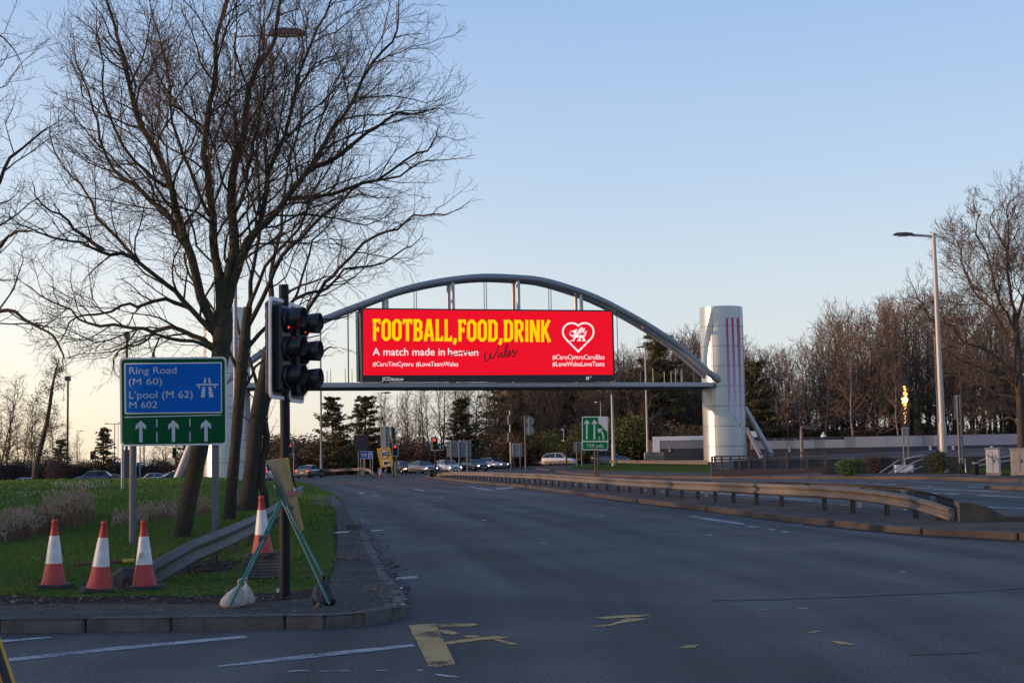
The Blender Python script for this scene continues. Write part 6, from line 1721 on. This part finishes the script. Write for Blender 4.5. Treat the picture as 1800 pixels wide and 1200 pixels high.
# the glint: glowing shapes imitate low sun on a far building's glass
M['glint'] = lit('painted_sun_glint', (255, 176, 88), 3.0)
GD = 191.0
q = D(1590, 694, GD); gl = thing('office_block', 'narrow glass block between the trees with a painted glint of low sun', 'building', (q.x, q.y, zg(q.x, q.y)))
z1 = D(1590, 668, GD).z - zg(q.x, q.y)
b = MB(); b.box((0, 1, z1 / 2), (1.2, 2, z1)); b.build('wall', mat('brown_glass_wall', (.06, .045, .036), .4), gl)
rg = random.Random(6)
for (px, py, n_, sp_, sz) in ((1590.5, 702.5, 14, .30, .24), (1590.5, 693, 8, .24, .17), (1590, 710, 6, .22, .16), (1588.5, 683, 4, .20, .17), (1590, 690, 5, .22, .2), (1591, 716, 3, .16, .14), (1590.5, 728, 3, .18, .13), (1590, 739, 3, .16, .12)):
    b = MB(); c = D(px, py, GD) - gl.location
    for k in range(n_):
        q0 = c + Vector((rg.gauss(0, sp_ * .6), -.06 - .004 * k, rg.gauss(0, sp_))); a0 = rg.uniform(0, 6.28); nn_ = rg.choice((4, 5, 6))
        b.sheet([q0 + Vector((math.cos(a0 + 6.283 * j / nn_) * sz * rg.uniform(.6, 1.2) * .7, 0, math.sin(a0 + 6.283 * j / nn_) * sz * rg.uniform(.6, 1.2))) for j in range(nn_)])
    b.build('window', M['glint'], gl)  # emissive shards that paint the sun's reflection on the glass
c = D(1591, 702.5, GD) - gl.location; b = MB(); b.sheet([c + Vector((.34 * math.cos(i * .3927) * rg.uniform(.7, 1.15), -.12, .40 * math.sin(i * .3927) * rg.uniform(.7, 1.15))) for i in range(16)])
b.build('window', lit('painted_glint_core', (255, 226, 170), 9.0), gl)  # bright centre of the painted glint, glowing by emission
print('TREE SEGMENTS', NT)
# ------------------------------------------------------------------ cars
PAINT = {}
def paint(name, col, metal=.35, rough=.3):
    if name not in PAINT:
        PAINT[name] = mat(name, col, rough, metal)
        PAINT[name].node_tree.nodes['Principled BSDF'].inputs['Coat Weight'].default_value = .5
    return PAINT[name]
# side outlines (x forward, z up): bonnet/belt stations and roof stations
BODIES = {
    'saloon': dict(L=4.6, W=1.82, belt=[(-2.3, .62, .98), (-1.5, .66, 1.0), (0, .66, .96), (.95, .66, .93), (1.75, .62, .84), (2.25, .55, .66)], roof=[(-1.75, 1.0), (-1.05, 1.36), (-.2, 1.44), (.35, 1.41), (1.15, .95)]),
    'hatch': dict(L=4.1, W=1.78, belt=[(-2.05, .70, .98), (-1.5, .70, 1.0), (0, .68, .97), (.85, .68, .95), (1.55, .64, .86), (2.02, .58, .66)], roof=[(-1.95, 1.0), (-1.55, 1.38), (-.4, 1.48), (.25, 1.44), (1.05, .97)]),
    'suv': dict(L=4.4, W=1.86, belt=[(-2.2, .80, 1.06), (-1.6, .80, 1.08), (0, .78, 1.06), (.95, .78, 1.03), (1.65, .72, .96), (2.15, .66, .74)], roof=[(-2.1, 1.1), (-1.65, 1.56), (-.4, 1.66), (.25, 1.62), (1.1, 1.05)]),
    'van': dict(L=4.9, W=1.9, belt=[(-2.45, .8, 1.2), (-1.5, .8, 1.2), (0, .8, 1.18), (1.0, .8, 1.12), (1.8, .74, 1.0), (2.4, .66, .8)], roof=[(-2.42, 1.25), (-2.3, 1.85), (-.4, 1.92), (.55, 1.85), (1.5, 1.15)]),
}
def car(label, kind, px, pbase, yaw, col, head=False, tail=False, off=.0, roofcol=None, group=None, wbase=None, depth=None, zabs=None):
    """yaw in degrees: 0 drives to the right of the picture, 90 away from the camera, -90 towards it"""
    K = BODIES[kind]
    if depth is None:
        g = G(px, pbase, off); loc = (g.x, g.y, zg(g.x, g.y) + off)
    else:
        q = D(px, pbase, depth); loc = (q.x, q.y, q.z)
    t = thing('parked_car' if False else 'car', label, 'car', loc, R(yaw), group)
    hw = K['W'] / 2; pm_ = col
    # body: lofted sections with a bulged flank
    b = MB(); st = K['belt']; L0 = -K['L'] / 2
    secs = []
    for x, zm, zt in [(L0, st[0][1], st[0][2] - .12)] + st + [(K['L'] / 2, st[-1][1] - .05, st[-1][2] - .08)]:
        e = 1 - .16 * max(0, (abs(x) - K['L'] * .36) / (K['L'] * .14)) ** 2
        w = hw * e
        secs.append([(x, -w * .90, .24), (x, -w, .42), (x, -w, zm), (x, -w * .93, zt), (x, -w * .5, zt + .035), (x, w * .5, zt + .035), (x, w * .93, zt), (x, w, zm), (x, w, .42), (x, w * .90, .24)])
    n = 10; vs = [p for s_ in secs for p in s_]
    b.add(vs, [(i * n + j, i * n + (j + 1) % n, (i + 1) * n + (j + 1) % n, (i + 1) * n + j) for i in range(len(secs) - 1) for j in range(n)], 0, True)
    b.add(secs[0], [tuple(range(n))]); b.add(secs[-1], [tuple(range(n))[::-1]])
    bd = b.build('body', pm_, t)
    # greenhouse: glass block, roof skin and pillars
    r_ = K['roof']; zb_ = lambda x: next((za + (zc - za) * (x - xa) / (xc - xa) for (xa, _, za), (xc, _, zc) in zip(st, st[1:]) if xa <= x <= xc), st[0][2])
    b = MB(); vs = []
    low = [(x, zb_(max(st[0][0], min(st[-1][0], x))) - .04) for x, z in r_]
    for (x, z), (xl, zl) in zip(r_, low):
        z = max(z, zl + .03)
        vs += [(xl, -hw * .90, zl), (x, -hw * .90 + (z - zl) * .34, z), (x, hw * .90 - (z - zl) * .34, z), (xl, hw * .90, zl)]
    m_ = len(r_)
    b.add(vs, [(i * 4 + j, i * 4 + j + 1, i * 4 + 5 + j, i * 4 + 4 + j) for i in range(m_ - 1) for j in range(3)], 0, False)
    b.add(vs[:4], [(0, 1, 2, 3)]); b.add(vs[-4:], [(3, 2, 1, 0)])
    b.build('window', M['glass'], t)
    b = MB(); vs = []
    for (x, z), (xl, zl) in list(zip(r_, low))[1:-1]:
        h = hw * .90 - (z - zl) * .34
        vs += [(x, -h - .015, z - .07), (x, -h, z + .012), (x, -h * .5, z + .04), (x, h * .5, z + .04), (x, h, z + .012), (x, h + .015, z - .07)]
    b.add(vs, [(i * 6 + j, i * 6 + j + 1, i * 6 + 7 + j, i * 6 + 6 + j) for i in range(m_ - 3) for j in range(5)], 0, True)
    b.build('roof', roofcol or pm_, t)
    for s_ in (-1, 1):
        for i, (lo, hi) in enumerate(((0, 1), (4, 3), (2, 2))):
            x1, z1 = r_[hi]; zl = low[hi][1]; x0, z0 = low[lo] if i < 2 else (x1 + .05, low[2][1])
            h1 = hw * .90 - (z1 - zl) * .34
            b = MB(); b.tube([(x0, s_ * (hw * .905), z0 + .02), (x1, s_ * (h1 + .006), z1)], .04, 5); b.build('pillar', pm_, bd)
    for sx in (-1, 1):
        for s_ in (-1, 1):
            x = sx * K['L'] * .292; y = s_ * (hw - .11)
            b = MB(); b.lathe([(.19, -.1), (.31, -.1), (.33, -.06), (.33, .06), (.31, .1), (.19, .1)], n=18, cap=False); b.xform(Matrix.Translation((x, y, .33)) @ Matrix.Rotation(R(90), 4, 'X')); w = b.build('wheel', M['tyre'], t)
            b = MB(); b.lathe([(.01, -.085), (.20, -.085), (.20, .085), (.01, .085)], n=14, cap=False); b.xform(Matrix.Translation((x, y, .33)) @ Matrix.Rotation(R(90), 4, 'X')); b.build('rim', M['rim'], w)
    xf, zf = K['L'] / 2, st[-1][2]
    for s_ in (-1, 1):
        b = MB(); b.box((xf - .10, s_ * hw * .66, zf - .06), (.20, .34, .15), bevel=.04, rz=-s_ * .25); b.build('headlight', M['head_on'] if head else M['head_off'], t)
        b = MB(); b.box((L0 + .05, s_ * hw * .70, st[0][2] - .16), (.14, .36, .16), bevel=.03, rz=s_ * .2); b.build('tail_light', M['brake_on'] if tail else M['tail_off'], t)
        b = MB(); b.box((r_[-1][0] - .28, s_ * (hw + .07), low[-1][1] + .14), (.12, .2, .14), bevel=.04); b.build('mirror', pm_, t)
        for x in (-.28, .72):
            b = MB(); b.box((x - .1, s_ * (hw - .004), low[2][1] - .18), (.2, .03, .03), bevel=.01); b.build('door_handle', pm_, bd)
    b = MB(); b.box((xf - .015, 0, zf - .10), (.06, hw * .75, .16), bevel=.03); b.box((xf - .02, 0, .36), (.08, hw * 1.3, .14), bevel=.03); b.build('grille', M['black'], t)
    b = MB(); b.box((xf + .025, 0, .42), (.015, .5, .11)); b.build('number_plate', M['plate'], t)
    b = MB(); b.box((L0 - .012, 0, .62), (.015, .5, .11)); b.build('number_plate', M['plate'], t)
    b = MB(); b.box((L0 + .02, 0, .33), (.1, hw * 1.5, .16), bevel=.03); b.build('bumper', M['black'], t)
    return t
dk = paint('black_car_paint', (.045, .048, .055), rough=.2); nv = paint('navy_car_paint', (.012, .018, .04)); sv = paint('silver_car_paint', (.40, .42, .45), .5); wh = paint('white_car_paint', (.62, .63, .66), .0); gy = paint('grey_car_paint', (.20, .205, .22), rough=.2); ye = paint('pale_yellow_car_paint', (.42, .36, .12), .1); bl_ = paint('blue_grey_car_paint', (.07, .09, .14)); pw = paint('dusk_silver_paint', (.30, .31, .34), .5)
car('dark saloon with lit rear lights driving away beside the black signal pole', 'saloon', 545, 839.5, 74, gy, tail=True)
car('dark hatchback with headlights on, leftmost in the queue by the yellow sixty sign', 'hatch', 710, 832.5, -62, dk, head=True)
car('dark grey saloon with headlights on, between the hatchback and the arrow signal', 'saloon', 742, 832, -58, gy, head=True)
car('white saloon with bright headlights at the nose of the central barrier', 'saloon', 786, 830.5, -62, wh, head=True)
car('navy car half hidden behind the white saloon', 'saloon', 805, 826, -58, nv)
car('black saloon behind the barrier with small headlights, right of the white one', 'saloon', 834, 827.5, -60, dk, head=True)
car('silver-white saloon with headlights on farthest right in the queue', 'hatch', 866, 824, -40, sv, head=True)
car('white hatchback driving to the right behind the side-on traffic light', 'suv', 984, 819, -14, wh)
car('dark people carrier behind the pale grass barrier and lamp column', 'suv', 1073, 817.5, -10, bl_)
car('pale yellow-roofed hatchback behind the grass bank', 'suv', 162, 852, -172, bl_, roofcol=ye, depth=165)
car('dark saloon just behind the yellow-roofed hatchback', 'saloon', 192, 853.5, -175, gy, depth=172)
car('white car beyond the grass bank, only a sliver of roof showing', 'saloon', 42, 861, 178, sv, depth=165)
car('white saloon beyond the bank left of the dark taxi', 'saloon', 267, 852, -160, wh, depth=172)
t = car('dark taxi with a small roof light beyond the bank by the tower prop', 'saloon', 304, 851, -150, nv, depth=160)
b = MB(); b.box((-.1, 0, 1.53), (.14, .4, .12), bevel=.03); b.build('roof_light', M['white_paint'], t)
t = car('pale van tail with a red light glimpsed between trunk and black pole', 'van', 470, 846, 80, wh, tail=True, depth=150)

# ------------------------------------------------------------------ cones, leaning roadworks sign, sacks
def cone(label, px, pbase, H, lean=(0, 0), zoff=None, base_px=None, mark=False):
    g = G(px, pbase, .12); z = zv(g.x, g.y) if zoff is None else zoff
    t = thing('traffic_cone', label, 'traffic cone', (g.x, g.y, z), random.Random(int(px)).uniform(-.3, .3), 'red and white traffic cones')
    k = H / .90
    b = MB(); w = .23 * k
    o = [(-w, -w * .7), (-w * .7, -w), (w * .7, -w), (w, -w * .7), (w, w * .7), (w * .7, w), (-w * .7, w), (-w, w * .7)]
    b.poly([(x, y, .0) for x, y in o], (0, 0, .045 * k)); b.build('base', M['rubber'], t)
    R0, Rt = .155 * k, .030 * k
    rz = lambda z_: R0 + (Rt - R0) * (z_ / H) ** .92
    b = MB(); b.lathe([(R0 + .012, .045), (R0, .07), (rz(.36 * H), .36 * H)], n=28, cap=False); b.build('lower_body', M['cone_red'], t)
    b = MB(); b.lathe([(rz(.355 * H) + .004, .355 * H), (rz(.76 * H) + .004, .76 * H)], n=28, cap=False); b.build('sleeve', M['cone_white'], t)
    b = MB(); b.lathe([(rz(.76 * H), .76 * H), (rz(.95 * H), .95 * H), (rz(.95 * H) + .004, .955 * H), (rz(.96 * H) + .004, .985 * H), (rz(H) - .004, H), (.014, H), (.014, H - .05)], n=28, cap=False); b.build('tip', M['cone_red'], t)
    if mark:
        b = MB(); rr = .004
        for (x0, z0, x1, z1) in ((-.028, .47, .026, .478), (-.03, .44, .03, .45), (-.03, .415, .024, .41), (-.03, .47, -.03, .41), (.028, .478, .026, .44)):
            y = lambda z_: -rz(z_ * H / .9) - .010
            b.tube([(x0, y(z0), z0 * k), (x1, y(z1), z1 * k)], rr * .7, 4)
        b.build('scuff_mark', M['grey_plastic'], t)
    t.rotation_euler = (lean[0], lean[1], t.rotation_euler.z)
    return t
cone('cone on the left of the three standing on the grass', 94, 1032, .86, (0, .01))
cone('middle cone of the three on the grass, tilted to the right', 174, 1039, .86, (0, R(4.0)))
cone('cone with a scuff mark on its sleeve, nearest the low barrier end', 254, 1034.5, .85, (0, R(-1)), mark=True)
# stack of flat base blocks with a cone on it
g = G(458, 1016, .12); zs_ = zv(g.x, g.y); s_ = F_PX / g.y
for i in range(7):
    b = MB(); rr = random.Random(i); b.box((0, 0, .021), (.46 + rr.uniform(-.02, .02), .30, .040), bevel=.012); b.box((0, -.152, .021), (.12, .01, .022))
    o = b.build('base_block', M['block'], None, (g.x + rr.uniform(-.012, .012), g.y + .1, zs_ + i * .0415)); o.rotation_euler = (0, 0, rr.uniform(-.06, .06))
    ordn = ['lowest', 'second from the ground', 'third from the ground', 'middle', 'third from the top', 'second from the top', 'topmost'][i]
    tag(o, 'flat grey rubber base block, %s of the stack under the cone' % ordn, 'base block', 'stacked base blocks')
c4 = cone('cone standing on the stack of base blocks behind the leaning sign', 460, 1016, .80, (0, R(-1.2)), zoff=zs_ + 7 * .0415)
c4.location.y = g.y + .1; c4.location.x = g.x + .01

# the folding frame: teal legs, torn yellow board
FD = 15.1
fr = thing('roadworks_sign', 'battered yellow roadworks sign on folding teal legs leaning by the black pole', 'road sign', tuple(Vector((D(490, 1060, FD).x, FD, .12))))
fo = fr.location.copy()
c7 = lambda x, y: (380 + x / 3.871, 780 + y / 3.871)
def FP(x, y, dd=0.0):
    return D(*c7(x, y), FD + dd) - fo
def leg(pa, pb, da, db, rad=.0135):
    b = MB(); b.tube([FP(*pa, da), FP(*pb, db)], rad, 8); b.build('leg', M['teal'], fr)
leg((440, 380), (96, 1098), .25, -.35); leg((452, 392), (205, 915), .55, .25)
leg((398, 278), (772, 1090), .20, -.30); leg((470, 400), (728, 900), .50, .20)
b = MB(); b.tube([FP(300, 640, -.02), FP(345, 598, .4)], .012, 6); b.build('cross_brace', M['black'], fr)
b = MB(); b.tube([FP(292, 655, -.02), FP(345, 630, .4)], .012, 6); b.build('cross_brace', M['black'], fr)
b = MB(); b.poly([FP(400, 275, .12), FP(425, 270, .14), FP(480, 420, .14), FP(450, 440, .12), FP(408, 330, .12)], (0, .03, 0)); b.build('hinge_plate', M['teal'], fr)
M['board_pale'] = mat('faded_yellow_board', (.42, .29, .12), .7, vscale=6, col2=(.30, .19, .07), bump=.2, bscale=14)
M['board_yellow'] = mat('bright_yellow_board', (.55, .31, .01), .5, vscale=5, col2=(.45, .25, .01)); M['board_edge'] = mat('board_edge_grey', (.13, .12, .12), .7); M['board_red'] = mat('faded_red_tape', (.34, .12, .12), .7)
M['board_dark'] = mat('black_board_edge', (.02, .02, .02), .6)
def sheet3(name, pts, mt, thick=.012, dds=None):
    b = MB(); P_ = [FP(x, y, d) for x, y, d in pts]; b.poly(P_, (0, thick, 0)); return b.build(name, mt, fr)
sheet3('yellow_panel', [(385, 102, .08), (490, 92, .16), (516, 244, .13), (545, 320, .08), (560, 400, .05), (470, 330, .04), (420, 220, .04)], M['board_yellow'])
sheet3('black_edge', [(490, 92, .17), (502, 110, .175), (522, 244, .145), (552, 330, .10), (545, 332, .08), (516, 246, .13)], M['board_dark'])
sheet3('faded_panel', [(336, 110, -.06), (388, 104, .0), (470, 100, .05), (492, 180, .03), (522, 270, .02), (540, 340, .02), (596, 574, .0), (580, 600, -.01), (566, 594, -.03), (500, 420, -.05), (430, 270, -.06), (378, 178, -.07)], M['board_pale'])
sheet3('grey_edge', [(330, 110, -.08), (337, 109, -.075), (382, 180, -.08), (440, 280, -.075), (512, 430, -.06), (574, 592, -.04), (566, 600, -.045), (490, 425, -.065), (410, 255, -.085), (372, 185, -.085)], M['board_edge'])
sheet3('torn_strip', [(390, 148, -.095), (398, 152, -.095), (430, 230, -.092), (470, 320, -.085), (488, 368, -.08), (478, 366, -.08), (440, 280, -.09), (410, 212, -.094)], M['board_edge'], .008)
sheet3('red_tape', [(470, 322, -.085), (530, 312, .0), (542, 342, .0), (486, 360, -.07)], M['board_red'], .01)
sheet3('white_tape', [(520, 300, -.02), (548, 300, .02), (540, 318, .02), (528, 322, -.02)], M['sign_white'], .01)
b = MB()
for k in range(4): b.box(FP(505 + k * 7, 425 + (k % 2) * 12, -.07), (.010, .012, .03))
b.build('bolt_plate', M['board_dark'], fr)
def sack(label, px0, px1, pbase, ptop, mt, tip, seed, depth, dark=False):
    r_ = random.Random(seed); w = (px1 - px0) * depth / F_PX; h = (pbase - ptop) * depth / F_PX
    g = D((px0 + px1) / 2, pbase, depth); z = zv(g.x, g.y) + .01
    t = thing('sandbag', label, 'sandbag', (g.x, g.y, z), 0, 'sandbags on the sign legs')
    b = MB(); n, m_ = 48, 24; vs = []
    tx = (tip - (px0 + px1) / 2) * depth / F_PX
    ph = [r_.uniform(0, 6.28) for _ in range(8)]
    for i in range(m_ + 1):
        f = i / m_
        rad = (math.sin(min(1, f * 4 + .5) * math.pi / 2)) * (1 - .30 * ss(.2, .6, f)) * (1 - .80 * ss(.50, .86, f)) + .10 * ss(.8, 1, f)
        for j in range(n):
            a = 2 * math.pi * j / n
            k = 1 + .07 * math.sin(3 * a + ph[0] + f * 3) + .06 * math.sin(5 * a + ph[1]) * f + .06 * math.sin(9 * a + ph[2] + 2 * f) * ss(.15, .6, f) + .03 * math.sin(17 * a + ph[4] - 3 * f) * ss(.1, .5, f) + .025 * math.sin(14 * f + 4 * a + ph[5])
            vs.append((tx * ss(.1, 1, f) * 1.0 + math.cos(a) * rad * w / 2 * k, math.sin(a) * rad * w * .36 * k, h * f * (1 - .05 * math.sin(2 * a + ph[3])) ))
    b.add(vs, [(i * n + j, i * n + (j + 1) % n, (i + 1) * n + (j + 1) % n, (i + 1) * n + j) for i in range(m_) for j in range(n)], 0, True)
    b.add(vs[:n], [tuple(range(n))[::-1]]); b.add(vs[-n:], [tuple(range(n))])
    b.build('sack', mt, t)
    b = MB(); b.lathe([(w * .075, 0), (w * .085, .012), (w * .075, .024)], n=10); b.shift((tx * .97, 0, h * .88)); b.build('tie', M['black'] , t)
    return t
sack('larger white sandbag tied to the left foot of the leaning sign', 385, 429, 1062, 1014, M['bag_white'], 423, 1, 14.95)
sack('smaller white sandbag behind the left foot of the leaning sign', 424, 447, 1057, 1012, M['bag_white'], 432, 2, 15.25)
sack('black plastic sandbag on the right foot of the leaning sign', 548, 589, 1063, 1011, M['bag_black'], 568, 3, 15.0)
# red and yellow bar lying in the grass behind the cones
a, c = G(128, 998, .12), G(236, 993, .12)
t = thing('barrier_bar', 'red plastic bar with a yellow end lying on the grass behind the cones', 'barrier bar', (a.x, a.y, zv(a.x, a.y)))
P0 = Vector((0, 0, .05)); P1 = Vector((c.x - a.x, c.y - a.y, .07))
b = MB(); b.tube([P0, P0.lerp(P1, .8)], .026, 10); b.build('red_part', mat('dull_red_plastic', (.16, .03, .035), .6), t)
b = MB(); b.tube([P0.lerp(P1, .8), P1], .034, 10); b.build('yellow_part', M['sign_yellow'], t)
# edge of a navy and yellow board at the bottom-left corner
BD_ = 9.3
t = thing('roadworks_board', 'navy roadworks board with yellow border cut off by the bottom left corner', 'road sign', (D(-20, 1240, BD_).x, BD_, 0))
bo2 = t.location.copy()
BP2 = lambda x, y, k=0.0: D(x, y, BD_ - .003 * k) - bo2
def bpoly(name, pts, mt, k, th=.012):
    b = MB(); b.poly([BP2(x, y, k) for x, y in pts], (0, th, 0)); b.build(name, mt, t)
bpoly('border', [(-12, 1098), (0, 1122), (28, 1206), (46, 1262), (-190, 1262), (-70, 1098)], M['sign_yellow'], 0)
bpoly('navy_panel', [(-14, 1106), (-3, 1127), (22, 1204), (38, 1254), (-182, 1254), (-66, 1106)], mat('navy_board', (.012, .018, .05), .5), 1.5, .004)
bpoly('orange_panel', [(-30, 1140), (-6, 1160), (5, 1200), (18, 1246), (-150, 1246), (-60, 1140)], mat('orange_board', (.45, .20, .03), .5), 3, .004)
for x in (-120, 20):
    b = MB(); q0 = BP2(x, 1250, -4); b.tube([q0, Vector((q0.x, q0.y + .25, -.0))], .018, 6); b.build('stand_leg', M['galv'], t)
# little cone and yellow box beside the sixty sign
def small_cone(px, pb, H, label):
    g = G(px, pb, 0); o = copy_tree(bpy.data.objects['traffic_cone']); o.location = (g.x, g.y, zg(g.x, g.y)); o.rotation_euler = (0, 0, .3); k = H / .86; o.scale = (k, k, k); tag(o, label, 'traffic cone', 'red and white traffic cones')
small_cone(668.5, 838, 1.0, 'small distant cone at the foot of the yellow sixty sign')
small_cone(665.5, 837, .95, 'distant cone tucked behind another by the yellow sixty sign')
g = G(694, 837, 0); t = thing('yellow_box', 'small yellow box on the road beside the yellow sixty sign', 'box', (g.x, g.y, zg(g.x, g.y)))
b = MB(); b.box((0, 0, .34), (.45, .4, .66), bevel=.05); b.build('body', mat('bright_yellow_plastic', (.75, .5, .0), .5), t); b = MB(); b.box((0, 0, .7), (.3, .26, .08), bevel=.02); b.build('lid', M['sign_yellow'], t)
g = G(637, 833, 0.1); t = thing('utility_box', 'small grey utility box under the blue motorway sign', 'cabinet', (g.x, g.y, zg(g.x, g.y)))
b = MB(); b.box((0, 0, .45), (.5, .4, .9), bevel=.03); b.build('body', M['cab_grey'], t); b = MB(); b.box((0, 0, .93), (.56, .46, .06)); b.build('lid', M['cab_grey'], t)

# ------------------------------------------------------------------ dry reeds in the ditch
def reeds(name, spots, n, seed, label_kind='stuff'):
    r_ = random.Random(seed); b = MB()
    for _ in range(n):
        (x0, y0, x1, y1, hp) = r_.choice(spots)
        f = r_.random(); px, py = x0 + (x1 - x0) * f, y0 + (y1 - y0) * f + r_.uniform(-12, 3)
        g = G(px, py, .10); z = zv(g.x, g.y) - .03; s_ = F_PX / g.y
        edge = min(1, 4 * min(f, 1 - f) + .55)
        h = hp / s_ * r_.uniform(.55, 1.05) * edge
        lx, ly = r_.gauss(0, .10) * h, r_.gauss(0, .10) * h
        a = r_.uniform(0, 6.28); w = .006 + .004 * r_.random(); dx, dy = math.cos(a) * w, math.sin(a) * w
        m0 = (g.x + lx * .4, g.y + ly * .4, z + h * .55); tp = (g.x + lx, g.y + ly, z + h)
        b.add([(g.x - dx, g.y - dy, z), (g.x + dx, g.y + dy, z), (m0[0] + dx * .8, m0[1] + dy * .8, m0[2]), (m0[0] - dx * .8, m0[1] - dy * .8, m0[2]), tp], [(0, 1, 2, 3), (3, 2, 4)])
        if r_.random() < .5:
            for q in range(4):
                c = Vector(tp) + Vector((lx * .1, ly * .1, -.018 * q)); u = Vector((r_.gauss(0, 1), r_.gauss(0, 1), r_.uniform(.6, 2))).normalized() * r_.uniform(.03, .055); e = u.orthogonal().normalized() * .016
                b.add([c - u * .3, c + e, c + u, c - e], [(0, 1, 2, 3)], 1)
    tag(b.build(name, [M['reed'], M['reed_head']]), kind='stuff')
reeds('reeds', [(66, 936, 166, 918, 58), (74, 936, 160, 918, 56), (-30, 948, 68, 938, 40), (10, 948, 60, 940, 46), (-60, 955, 10, 948, 32)], 3200, 4)
reeds('reeds', [(196, 922, 262, 916, 20), (240, 916, 310, 908, 27), (300, 908, 372, 903, 30)], 1300, 5)
# white flowers on the bank
r_ = random.Random(8); b = MB()
for _ in range(130):
    px, py = (r_.uniform(0, 130), r_.uniform(846, 900)) if r_.random() < .5 else (r_.uniform(90, 190), r_.uniform(847, 856))
    g = G(px, py, .1, zv); h = r_.uniform(.08, .2); s_ = .018 + .0004 * g.y
    p = Vector((g.x, g.y, zv(g.x, g.y) + h)); b.add([p + Vector((-s_, 0, 0)), p + Vector((0, 0, -s_)), p + Vector((s_, 0, 0)), p + Vector((0, 0, s_))], [(0, 1, 2, 3)])
tag(b.build('wild_flowers', mat('pale_petals', (.30, .31, .28), .8)), kind='stuff')
# longer blades on the far bank so that it does not read as a smooth sheet
b = MB(); r_ = random.Random(12)
for _ in range(26000):
    px = r_.uniform(-20, 590); py = 842 + (r_.random() ** 1.3) * 90
    g = G(px, py, 0.0, zv)
    if g.y > 118 or g.x > edge_x(g.y) - .5 or g.y < 30: continue
    z = zv(g.x, g.y); h = r_.uniform(.05, .14); a = r_.uniform(0, 6.28); w = .006 + .00035 * g.y; dx, dy = math.cos(a) * w, math.sin(a) * w
    b.add([(g.x - dx, g.y - dy, z), (g.x + dx, g.y + dy, z), (g.x + r_.gauss(0, .05), g.y + r_.gauss(0, .05), z + h)], [(0, 1, 2)], 0 if r_.random() < .8 else 1)
tag(b.build('grass', [M['blade'], M['blade_dry']]), kind='stuff')
